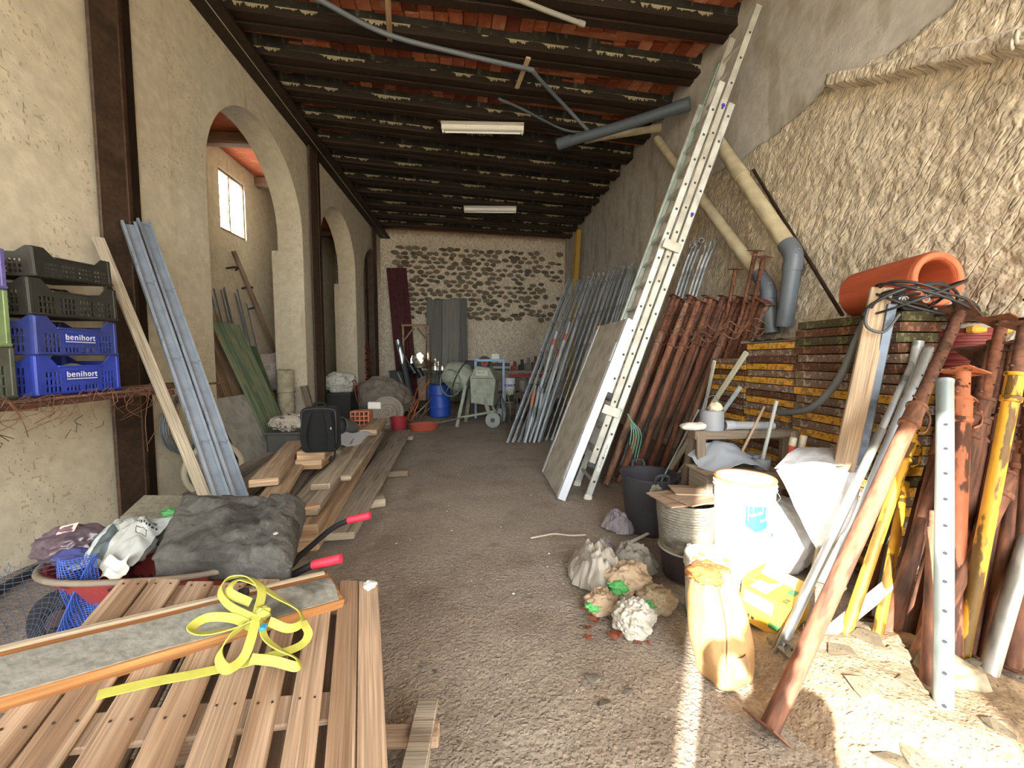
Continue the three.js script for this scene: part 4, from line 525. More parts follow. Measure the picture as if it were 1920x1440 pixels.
// ================================================================ PALLET IN FRONT, BOARD AND STRAP ON IT
const PU = ray(680, 560).normalize(), PV = ray(3300, 1275); PV.addScaledVector(PU, -PV.dot(PU)).normalize();   // along the slats, across to the right
const PN = PU.clone().cross(PV).normalize().multiplyScalar(-1); if (PN.y < 0) PN.negate();
const PC = atDepth(705, 1092, 1.9);                                    // far corner by the open floor
const onPallet = (px, py, lift = 0) => { const r = ray(px, py), o = PC.clone().addScaledVector(PN, lift); return r.multiplyScalar(o.clone().sub(camera.position).dot(PN) / r.dot(PN)).add(camera.position); };
const palletUV = (p) => { const q = p.clone().sub(PC); return [q.dot(PU), q.dot(PV)]; };
{
  const o = thing('wooden_pallet', 'large reddish slatted wooden pallet tilted against the wheelbarrow', 'pallet', null, PC); o.quaternion.setFromRotationMatrix(new THREE.Matrix4().makeBasis(PU, PN, PU.clone().cross(PN)));
  const across = PU.clone().cross(PN).dot(PV) > 0 ? 1 : -1;            // local z runs to the right if 1
  // slats: px edges read at the row y = 1440 (near) and converted on the plane
  const edges = [[608, 726], [525, 589], [437, 498], [346, 422], [247, 325], [137, 219], [21, 112], [-75, 13]];
  const cols = [0xd8bca8, 0xdcbca4, 0xe2c4ac, 0xd2b49c, 0xe4c8b0, 0xdcbea6, 0xd4b8a2, 0xdcc0a8];
  const vs = edges.map(([a, b]) => [palletUV(onPallet(a, 1440))[1], palletUV(onPallet(b, 1440))[1]]);
  const v0 = vs[0][1], vEnd = vs.at(-1)[0];
  vs.forEach(([a, b], i) => { if (i === 0) { for (const [q, w] of [[0, 0.47], [0.5, 0.5]]) { const m = part(o, 'slat', barGeo(1.25, 0.022, (b - a) * w, 0.004), tint(M.wood, q ? 0xd8b8a0 : 0xe0c4ae)); m.position.set(-1.25 - (q ? 0.005 : 0), 0, across * (a + (b - a) * (q + w / 2))); } return; }
    const m = part(o, 'slat', barGeo(1.22, 0.022, b - a, 0.004), tint(M.wood, cols[i])); m.position.set(-1.23 + rr(-0.01, 0.015), rr(-0.001, 0.001), across * (a + b) / 2);
    for (const q of [-0.04, -0.6, -1.16]) for (const s of [-0.25, 0.25]) { const nl = part(m, 'nail', cyl(0.004, 0.004, 0.002, 7).rotateZ(Math.PI / 2), plain(0x3c2c20, 0.7)); nl.position.set(1.23 + q, 0.0115, s * (b - a)); } });
  const W = v0 - vEnd, mid = (v0 + vEnd) / 2;
  { // a like pallet stacked right under it
    const q = thing('wooden_pallet', 'slatted pallet stacked directly under the reddish one, seen through its gaps', 'pallet', null, PC.clone().addScaledVector(PN, -0.147)); q.quaternion.copy(o.quaternion);
    for (let i = 0; i < 9; i++) part(q, 'slat', barGeo(1.2, 0.022, 0.095, 0.004), tint(M.wood, cols[i % 8])).position.set(-1.24, 0, across * (v0 - 0.09 - i * (W - 0.12) / 8));
    for (const u of [-0.08, -0.62, -1.18]) part(q, 'bearer', box(0.1, 0.022, W, u, -0.022, across * mid, 0.003), tint(M.wood, 0xdcc0aa));
    for (const k of [0.02, 0.5, 0.98]) part(q, 'skid', box(1.18, 0.07, 0.1, -0.62, -0.07, across * (v0 - 0.07 - k * (W - 0.14)), 0.003), tint(M.wood, 0xb48e70));
  }
  for (const u of [-0.06, -0.6, -1.17]) { part(o, 'bearer', box(0.1, 0.022, W, u, -0.022, across * mid, 0.003), tint(M.wood, 0xdcc0aa)); for (const k of [0.02, 0.5, 0.98]) part(o, 'block', box(0.1, 0.078, 0.14, u, -0.072, across * (v0 - 0.07 - k * (W - 0.14)), 0.004), tint(M.wood, 0xc09878)); }
  for (const k of [0.02, 0.5, 0.98]) part(o, 'skid', box(1.2, 0.022, 0.1, -0.61, -0.122, across * (v0 - 0.07 - k * (W - 0.14)), 0.003), tint(M.wood, 0xb48e70));
  // what carries the pallet: a second, weathered one below
  const o2 = thing('wooden_pallet', 'weathered grey pallet below the reddish slatted one, sticking out on the earth floor', 'pallet', null, atHeight(745, 1440, 0.0)); o2.rotation.y = -0.06; const g2 = gw(0xcabfae);
  o2.position.set(-0.28, 0, -1.1); for (let i = 0; i < 5; i++) { const m = part(o2, 'slat', box(0.085, 0.022, 0.9, 0.05 - i * 0.24, 0.16, 0.0, 0.004), i ? g2 : gw(0xd8ccba)); } for (const z of [-0.34, 0.0, 0.36]) { part(o2, 'bearer', box(1.1, 0.06, 0.05, -0.44, 0.118, z, 0.004), ww(0xc8a888)); for (const x of [0.03, -0.45, -0.92]) part(o2, 'block', box(0.08, 0.086, 0.08, x, 0.043, z, 0.004), g2); }
  const rag = single('white_rag', 'scrap of white fleece caught on the far corner of the pallet', 'rag', blob(0.03, 0.018, 0.035, { det: 6, amp: 0.5, ridge: 0.3, s: 21 }), plain(0xdcd8cc, 0.95)); rag.position.copy(onPallet(693, 1102, 0.012)); 
}
{ // cement-splashed scaffold board lying across the pallet
  const q = [onPallet(607, 1073, 0.045), onPallet(657, 1122, 0.045), onPallet(-40, 1338, 0.045), onPallet(-40, 1215, 0.045)];
  const far = q[0].clone().add(q[1]).multiplyScalar(0.5), near = q[2].clone().add(q[3]).multiplyScalar(0.5), dir = far.clone().sub(near).normalize(), side = dir.clone().cross(PN).normalize(), w = Math.abs(q[1].clone().sub(q[0]).dot(side)) * 1.0, L = far.distanceTo(near) + 0.35;
  const o = thing('scaffold_board', 'long scaffold board with grey cement crust and raw orange edges, lying on the pallet', 'board'); aim(o, near.clone().addScaledVector(dir, -0.35).addScaledVector(PN, -0.022), far.clone().addScaledVector(PN, -0.022), PN);
  part(o, 'plank', barGeo(L, 0.044, w, 0.006), std({ map: T.wood, bumpMap: T.woodB, bumpScale: 0.003, color: 0xe2b078, roughness: 0.85 })); const cr = sheet(60, 10, (u, v) => V3(0.002 + u * (L - 0.01 - 0.03 * Math.abs(v - 0.4)), 0.0235 + 0.002 * f3(u * 30, v * 6, 1), (v - 0.5) * w * (0.70 + 0.06 * f3(u * 9, 1, 1)) + w * 0.075), 0.003); part(o, 'cement_crust', cr, tint(M.cement, 0xdfe3ea)); part(o, 'split_edge', barGeo(L - 0.02, 0.012, w * 0.1, 0.004).translate(0, 0.026, -w * 0.455), gw(0xe0cfae));
}
{ // yellow lifting strap: loops of webbing lying on board and pallet
  const P = (x, y, l) => onPallet(x, y, l), ribbon = (pts, w, bank) => { const c = curve(pts), N = pts.length * 10, T2 = [], S = []; for (let i = 0; i <= N; i++) { const p = c.getPoint(i / N), t = c.getTangent(i / N), k = bank(i / N); const flatS = t.clone().cross(PN).normalize(), s = flatS.multiplyScalar(Math.cos(k)).addScaledVector(PN, Math.sin(k)); T2.push(p); S.push(s); } const g = sheet(2, N, (u, v) => { const i = Math.round(v * N); return T2[i].clone().addScaledVector(S[i], (u - 0.5) * w).sub(org); }, 0.0035); return g; }, org = P(480, 1160, 0.06);
  const o = thing('lifting_strap', 'bright yellow webbing strap knotted in loops on the scaffold board', 'strap', null, org), ym = std({ map: T.dust, color: 0xbcbc58, roughness: 0.75 }), w = 0.03;
  const loops = [
    [[[480, 1180, 0.08], [440, 1160, 0.085], [390, 1158, 0.075], [358, 1178, 0.072], [380, 1188, 0.08], [430, 1180, 0.09], [475, 1165, 0.1]], 0.25],
    [[[478, 1160, 0.1], [430, 1135, 0.11], [412, 1108, 0.12], [428, 1085, 0.13], [465, 1082, 0.14], [490, 1105, 0.13], [482, 1150, 0.11], [470, 1200, 0.085], [455, 1235, 0.06], [425, 1255, 0.055], [410, 1228, 0.06], [430, 1195, 0.085], [460, 1170, 0.09]], 0.5],
    [[[470, 1130, 0.12], [430, 1110, 0.13], [445, 1088, 0.14], [480, 1095, 0.13], [520, 1120, 0.11], [560, 1145, 0.085], [565, 1168, 0.08], [540, 1178, 0.085], [505, 1165, 0.1]], 0.3],
    [[[490, 1165, 0.1], [497, 1195, 0.075], [520, 1215, 0.06], [556, 1235, 0.035], [556, 1250, 0.035], [515, 1240, 0.045], [470, 1235, 0.05]], 0.2],
    [[[568, 1165, 0.08], [578, 1190, 0.05], [560, 1212, 0.04], [500, 1232, 0.042], [430, 1250, 0.035], [360, 1265, 0.028], [290, 1278, 0.022], [182, 1303, 0.018]], 0.06],
  ];
  loops.forEach(([pts, b], i) => part(o, 'webbing_loop', ribbon(pts.map((p) => P(...p)), w, (t) => (i === 4 ? 0.06 : b * 1.4 * Math.sin(t * Math.PI * 2.2 + i) + 0.75)), ym));
  const kn = P(490, 1150, 0.1).sub(org); part(o, 'knot', blob(0.03, 0.025, 0.025, { det: 6, amp: 0.35, fold: 0.08, s: 3 }).translate(kn.x, kn.y - 0.02, kn.z), ym); part(o, 'blue_tag', box(0.02, 0.012, 0.028, 0, 0, 0, 0.003), plain(0x2a8fc0, 0.5), 'small blue size tag').position.copy(P(494, 1176, 0.1).sub(org)); part(o, 'black_sleeve', blob(0.02, 0.02, 0.03, { det: 4, amp: 0.3, s: 5 }), plain(0x26262a, 0.7)).position.copy(P(455, 1122, 0.09).sub(org));
}

// ================================================================ RIGHT SIDE
// --- aluminium extension ladder leaning on the side wall (rungs run in depth)
const LB = atHeight(1102, 934, 0.0), LT = V3(3.1, 5.24, LB.z), LD = LT.clone().sub(LB).normalize(), LN = V3(-LD.y, LD.x, 0);
{
  const o = thing('extension_ladder', 'long three-section aluminium ladder leaning up to the ceiling', 'ladder', null, LB), full = LB.distanceTo(LT), alu = M.alu, dark = plain(0x3a3d3e, 0.6), alu2 = tint(M.alu, 0xc8c6bc);
  const place = (g, s, n, z) => { const m = new THREE.Matrix4().makeBasis(LD, LN, V3(0, 0, 1)).setPosition(LD.clone().multiplyScalar(s).addScaledVector(LN, n).add(V3(0, 0, z))); return g.applyMatrix4(m); };
  // section: start, end along the ladder, offset to its front, half width
  [[0.0, 4.55, 0, 0.24, 'base section'], [0.35, 5.62, 0.085, 0.22, 'top section'], [1.15, 4.75, 0.17, 0.2, 'front section']].forEach(([a, b, n, hw, lab], k) => {
    for (const s of [1, -1]) { const st = part(o, 'stile', place(barGeo(b - a, 0.078, 0.028, 0.005), a, n, s * hw - 0.24), k === 1 ? alu2 : alu); part(st, 'stile_groove', place(barGeo(b - a - 0.02, 0.006, 0.002, 0.0005), a + 0.01, n - 0.032, s * hw - 0.24 + s * 0.0145), dark); part(st, 'stile_foot', place(box(0.06, 0.088, 0.04, 0, 0, 0, 0.008), a + 0.01, n, s * hw - 0.24), k ? dark : plain(0xd8d4c8)); }
    for (let s = a + 0.2; s < b - 0.1; s += 0.28) { const r = part(o, 'rung', place(box(0.034, 0.034, hw * 2 + 0.032, 0, 0, 0, 0.004), s, n, -0.24), alu); part(r, 'rung_opening', place(box(0.024, 0.024, 0.002, 0, 0, 0, 0.0005), s, n, hw - 0.24 + 0.0166), dark); }
  });
  part(o, 'pull_rope', tubePath([LD.clone().multiplyScalar(5.0).addScaledVector(LN, 0.24), LD.clone().multiplyScalar(3.6).addScaledVector(LN, 0.235).add(V3(0, 0, -0.1)), LD.clone().multiplyScalar(2.2).addScaledVector(LN, 0.235).add(V3(0, 0, -0.12)), LD.clone().multiplyScalar(1.3).addScaledVector(LN, 0.24).add(V3(0, 0, -0.1))].map((p) => p.add(V3(0, 0, -0.14))), 0.006, 60, 6), plain(0x6f9a86, 0.8), 'pale green rope');
  for (const s of [1.0, 2.9]) part(o, 'guide_bracket', place(box(0.1, 0.2, 0.02, 0, 0, 0, 0.003), s, 0.1, 0.03), alu2); part(o, 'blue_dot', place(cyl(0.022, 0.022, 0.002, 14).rotateY(-Math.PI / 2), 4.5, 0.085, -0.0035), plain(0x3a34b0)); part(o, 'blue_dot', place(cyl(0.02, 0.02, 0.002, 14).rotateY(-Math.PI / 2), 3.3, 0.0, 0.0155), plain(0x3a34b0));
  const wr = canvasTex(512, 64, (c, w, h) => { c.fillStyle = '#d6d4cb'; c.fillRect(0, 0, w, h); c.fillStyle = '#24262a'; c.strokeStyle = '#24262a'; c.lineWidth = 4; c.beginPath(); for (let k = 0; k < 44; k++) c.lineTo(60 + k * 8, 32 + 13 * Math.sin(k * 1.7) * (k % 7 === 6 ? 0.1 : 1)); c.stroke(); }); const pr = part(o, 'stile_print', new THREE.BoxGeometry(0.4, 0.05, 0.002), std({ map: wr, roughness: 0.6 })); pr.applyMatrix4(new THREE.Matrix4().makeBasis(LD, LN, V3(0, 0, 1)).setPosition(LD.clone().multiplyScalar(0.52).add(V3(0, 0, 0.0155)))); pr.geometry = pr.geometry.toNonIndexed();
  const tl = single('rope_tail', 'frayed green rope tail tied low on the ladder stile', 'rope', merge([0, 1, 2, 3, 4].map((k) => tubePath([[0, 0, 0], [0.04, -0.08, 0.01 * k], [0.05 + 0.02 * k, -0.22, 0.02 * k], [0.03 + 0.02 * k, -0.34 - 0.05 * k, 0.01]], 0.006, 14, 5))), plain(0x6aa08a, 0.8)); tl.position.copy(LB).addScaledVector(LD, 1.0).add(V3(0.09, 0, 0.02));
}
{ // plywood scaffold platform with aluminium side rails, leaning beside the ladder
  const a = V3(0.89, 0.015, -4.71), b = V3(1.645, 1.98, -4.71), o = thing('scaffold_platform', 'grey plywood scaffold platform with white aluminium rails leaning on the ladder', 'platform'); aim(o, a, b, V3(-1, 0.4, 0)); const L = a.distanceTo(b), w = plain(0xd6dade, 0.45, 0.2);
  part(o, 'plywood_deck', barGeo(L, 0.015, 1.04, 0.003), std({ map: T.dust, color: 0xb2aca0, roughness: 0.9 })); for (const s of [-1, 1]) { const r = part(o, 'side_rail', extrude(poly([[-0.045, -0.075], [0.045, -0.075], [0.045, -0.06], [0.012, -0.055], [0.012, -0.03], [0.03, -0.02], [0.03, 0.012], [-0.045, 0.012]]), L).rotateY(Math.PI / 2).translate(0, 0, s * 0.5), w); }
  for (const x of [0.32, 1.72]) part(o, 'hinge_plate', box(0.22, 0.006, 0.05, x, 0.014, 0.47), w); for (const x of [0.02, L - 0.02]) part(o, 'end_rail', box(0.04, 0.06, 1.0, x, -0.035, 0), w); part(o, 'red_cap', box(0.04, 0.03, 0.03, L - 0.03, 0.01, -0.5), plain(0xa84030));
  const wr = canvasTex(256, 64, (c, w2, h) => { c.fillStyle = '#d4d8dc'; c.fillRect(0, 0, w2, h); c.fillStyle = '#22242a'; c.font = 'bold 46px sans-serif'; c.fillText('STEP', 40, 50); }), p = part(o, 'rail_print', new THREE.BoxGeometry(0.2, 0.002, 0.05).toNonIndexed(), std({ map: wr })); p.position.set(0.82, 0.0135, 0.515);
}
// --- galvanised braces with looped heads, leaning deep along the side wall
{
  const gm = [M.galv, tint(M.galv, 0xe0e4e8), tint(M.galv, 0xc4c8cc), tint(M.galv, 0xf0ece0)];
  function brace(i, base, top, r, label, group) {
    const o = thing('scaffold_brace', label, 'brace', group), L = base.distanceTo(top), m = gm[i % 4]; aim(o, base, top, V3(0, 0, 1));
    const k = 0.02 + 0.01 * (i % 3); part(o, 'tube', tubePath([[0, 0, 0], [L * 0.45, 0, 0], [L * 0.9, 0.0, 0], [L * 0.95, k * 0.4, 0.0], [L - 0.09, k, 0]], r, 14, 7), m); part(o, 'flattened_end', barGeo(0.12, r * 2.4, 0.008, 0.002).translate(L - 0.1, k, 0), m);
    part(o, 'loop', new THREE.TorusGeometry(0.032, 0.008, 6, 14).rotateX(rr(0, 3)).translate(L + 0.03, k, 0), m); part(o, 'foot_clip', merge([barGeo(0.08, 0.012, r * 2.6, 0.002).translate(-0.01, 0, 0), cyl(0.008, 0.008, 0.07, 6).rotateZ(1.57).translate(0.05, -0.03, 0)]), m);
  }
  for (let i = 0; i < 45; i++) { const row = i % 3, t = Math.floor(i / 3) / 14, b = atHeight(951 + t * 146 + row * 3.3, 829 - t * 8, 0.01).add(V3(0, 0, -0.13 * row)), top = atDepth(1063 + t * 134 + row * 3.2, 534 - t * 34 + (i * 7 % 5) * 3 - 6, 9.0 - t * 0.95).add(V3(0, 0, -0.13 * row)); if (top.x > 3.28) top.x = 3.28; brace(i, b, top, 0.017, 'slim galvanised brace with a looped head in the long rack by the wall', 'galvanised braces leaning in the rack'); }
  for (let i = 0; i < 4; i++) { const o = thing('scaffold_tube', ['thick galvanised tube with a red-marked top, outermost of the rack', 'thick galvanised tube with an orange band beside the rack', 'thick galvanised tube with a bright red end, between two others', 'thick plain galvanised tube closest to the grey platform'][i], 'tube'), b = atHeight(984 + i * 8.5, 830 - (i % 2), 0.01), t = atDepth(1044 + i * 12, [622, 640, 604, 610][i], 7.7); aim(o, b, t); const L = b.distanceTo(t); part(o, 'tube', pipeGeo(0.028, 0.023, L, 12), gm[i % 2]); if (i < 3) part(o, 'paint_band', cyl(0.0285, 0.0285, 0.14, 12).translate(L - 0.3 - 0.05 * i, 0, 0), plain(0xb85848, 0.6)); else part(o, 'end_cap', cyl(0.03, 0.03, 0.03, 12).translate(L - 0.03, 0, 0), plain(0x8a8c8e)); }
  for (let i = 0; i < 3; i++) { const o = thing('scaffold_tube', ['short galvanised tube with worn red paint standing before the rack', 'short galvanised tube between two others before the rack', 'short galvanised tube with a dented top before the rack'][i], 'tube'), b = atHeight(984 + i * 9, 824, 0.01), t = atDepth(1004 + i * 7, 722 + i * 3, 7.0); aim(o, b, t); const L = b.distanceTo(t); part(o, 'tube', pipeGeo(0.026, 0.021, L, 12), gm[2]); part(o, 'paint_band', cyl(0.0265, 0.0265, 0.3, 12).translate(L - 0.4, 0, 0), i ? plain(0x9aa0a2) : plain(0xb87058, 0.7)); }
  for (let i = 0; i < 6; i++) { const b = V3(2.1 + i * 0.09, 0.01, -5.5 - i * 0.05), t = atDepth(1294 + i * 8.5, 466 - (i % 3) * 5, 5.5 - i * 0.06); brace(i, b, t, 0.018, 'galvanised brace with a ring head behind the ladder, above the rusty props', 'galvanised braces behind the ladder'); }
}
// --- adjustable steel props
function prop(label, base, top, o = {}) {
  const { outer = M.rust, inner = M.rust, r = 0.03, split = 0.62, plate = 0.13, head = 1, foot = 1, group, holes = 6, nut = 1, name = 'steel_prop', roll = V3(0, 0, 1) } = o, p = thing(name, label, 'prop', group); for (let q = 0; q < 60 && top.x > (top.z < -2.34 && top.z > -4.44 && base.z > -3.2 ? 2.68 : top.z > -2.34 ? 2.98 : 3.16); q++) top.sub(camera.position).multiplyScalar(0.985).add(camera.position);
  const L = base.distanceTo(top); aim(p, base, top, roll);
  part(p, 'outer_tube', pipeGeo(r, r * 0.84, L * split, 14), outer); const it = part(p, 'inner_tube', cyl(r * 0.8, r * 0.8, L * (1 - split) + 0.05, 14).translate(L * split - 0.05, 0, 0), inner);
  for (let i = 0; i < holes; i++) part(it, 'pin_hole', cyl(0.007, 0.007, r * 1.62, 8).rotateZ(Math.PI / 2).translate(L * split + 0.08 + i * 0.1, -r * 0.81, 0), plain(0x1c1512, 0.9));
  if (nut) { part(p, 'collar', lathe([[r * 1.0, 0], [r * 1.28, 0.005], [r * 1.28, 0.03], [r * 1.1, 0.035], [r * 1.1, 0.13], [r * 1.3, 0.135], [r * 1.3, 0.15], [r, 0.152]], 14).rotateZ(-Math.PI / 2).translate(L * split - 0.15, 0, 0), outer); part(p, 'pin', tubePath([[L * split + 0.03, 0, -r * 1.5], [L * split + 0.03, 0, r * 1.6], [L * split - 0.02, 0.02, r * 2.4], [L * split - 0.12, 0.03, r * 2.2], [L * split - 0.16, 0.02, r * 1.3]], 0.006, 22, 6), inner); }
  if (head) part(p, 'head_plate', box(0.008, plate, plate, L, 0, 0, 0.002), inner); if (foot) part(p, 'base_plate', box(0.008, plate, plate, 0, 0, 0, 0.002), outer);
  return p;
}
{
  const rc = [0xffffff, 0xd8b8a8, 0xc09080, 0xf0d0bc, 0xa87868].map((c) => tint(M.rust, c)), lab = 'rust-red steel prop in the leaning bundle behind the black bucket';
  for (let i = 0; i < 24; i++) { const row = i % 3, col = Math.floor(i / 3), b = atHeight(1136 + col * 25 + row * 7, 908 - col * 4.5, 0.02).add(V3(0.02 * row, 0, -0.15 * row)), t0 = atSide(1264 + col * 23, 562, 2.54 + col * 0.035), t = atDepth(1264 + col * 23 + row * 7.5, 562 + (i * 5 % 4) * 4 - 6, -t0.z + 0.12 * row); if (t.z > -4.62 - 0.12 * row) t.sub(camera.position).multiplyScalar((4.62 + 0.12 * row) / -t.z).add(camera.position); prop(lab, b, t, { outer: rc[i % 5], inner: rc[(i + 2) % 5], group: 'rusty props leaning on the wall', split: rr(0.78, 0.83), holes: 3, plate: 0.11, r: 0.04 }); }
  [[1417, 470, 1330, 880, 3.06, 'tall rusty prop rising above the bundle beside the silver downpipe'], [1432, 482, 1345, 878, 3.05, 'tall rusty prop with a square head just below the tallest one'], [1379, 505, 1312, 885, 3.1, 'rusty prop with a wide head plate standing behind the bundle']].forEach(([x, y, bx_, by, X, l], i) => prop(l, atHeight(bx_, by, 0.02), atSide(x, y, X), { outer: rc[i], inner: rc[(i + 1) % 5], split: 0.74, holes: 5, plate: 0.13 }));
  // tie wire around the bundle
  const w = []; for (let k = 0; k < 3; k++) { const pts = []; for (let i = 0; i <= 14; i++) { const px = 1240 + i * 14, p = atSide(px, 628 + k * 10 + 8 * Math.sin(i * 1.9 + k) - i * 2, 2.5 + i * 0.03); pts.push(p); } w.push(tubePath(pts, 0.006, 80, 5)); } single('tie_wire', 'rusty tie wire lashed round the bundle of props', 'wire', merge(w), M.rust);
}
// --- three stacks of steel formwork panels along the wall (edges face the room)
{
  const yel = M.yellowFlakes, drk = M.darkFlakes, grn = tint(M.darkFlakes, 0x9cae84), brn = tint(M.darkFlakes, 0xc09c84);
  const mats = { y: yel, d: drk, g: grn, b: brn };
  const geos = {}; const panelGeo = (L, t, W) => { const k = L + '_' + t; if (geos[k]) return geos[k]; const frame = merge([box(0.012, t, L, -W / 2, 0, 0, 0.003), box(0.012, t, L, W / 2, 0, 0, 0.003), box(W, t, 0.012, 0, 0, L / 2, 0.003), box(W, t, 0.012, 0, 0, -L / 2, 0.003)]), skin = box(W, 0.006, L, 0, t / 2 - 0.004, 0, 0.001), dim = []; for (let i = 0; i < Math.floor(L / 0.055); i++) dim.push(new THREE.ConeGeometry(0.013, 0.012, 5).rotateZ(Math.PI / 2).toNonIndexed().translate(-W / 2 - 0.009, (i % 2 ? 0.0 : 0.002), -L / 2 + 0.035 + i * 0.055)); return (geos[k] = [frame, skin, merge(dim)]); };
  const seq = [['ydbydydbydydydbdydbdydydbd', 3.21, 3.82, 1.70, 'middle stack of panels'], ['dybydydbdbydbdydbdydbydbdd', 3.83, 4.42, 1.55, 'panel stack closest to rusty props'], ['gbgbdbddyddydydygydydydydyb', 2.34, 3.2, 1.86, 'panel stack behind leaning plank'], ['dydbydydbdydbdydbyd', 1.72, 2.32, 1.36, 'low panel stack under red hose']];
  const word = { y: 'yellow-flaked', d: 'dark rusty', g: 'mossy green', b: 'brown' };
  const ords = ['topmost', 'second', 'third', 'fourth', 'fifth', 'sixth', 'seventh', 'eighth', 'ninth', 'tenth', 'eleventh', 'twelfth', 'thirteenth', 'fourteenth', 'fifteenth', 'sixteenth', 'seventeenth', 'eighteenth', 'nineteenth', 'twentieth', 'twenty-first', 'twenty-second', 'twenty-third', 'twenty-fourth', 'twenty-fifth', 'twenty-sixth', 'twenty-seventh'];
  seq.forEach(([str, d0, d1, h, where]) => { const n = str.length, t = h / n; [...str].forEach((c, i) => { const L = +(d1 - d0 - 0.02).toFixed(2), [f, s, dm] = panelGeo(L, +(t * 0.9).toFixed(4), d0 < 2 ? 0.34 : 0.6), o = thing('formwork_panel', `${word[c]} formwork panel, ${ords[i]} from top, ${where}`, 'panel', 'formwork panels stacked by the wall', V3((d0 < 2 ? 3.2 : 3.06) + rr(-0.012, 0.012), h - (i + 0.5) * t, -(d0 + d1) / 2 + rr(-0.012, 0.012))); o.rotation.y = rr(-0.012, 0.012); part(o, 'frame', f, mats[c]); part(o, 'skin', s, mats[c]); part(o, 'edge_dimples', dm, mats[c]).userData.kind = 'stuff'; }); });
  single('rubber_strip', 'torn black rubber strip between the panels of the middle stack', 'strip', sheet(30, 3, (u, v) => V3(-v * 0.05, 0.01 + 0.018 * Math.abs(Math.sin(u * 11)) * v, -u * 0.5), 0.006), plain(0x33363a, 0.8), null, V3(2.755, 1.705, -3.25));
  single('timber_board', 'grey board lying across the top of the panels by the downpipe', 'board', chamferBox(0.5, 0.03, 1.0, 0.004), gw(0xb0a890), null, V3(3.1, 1.722, -3.55));
}
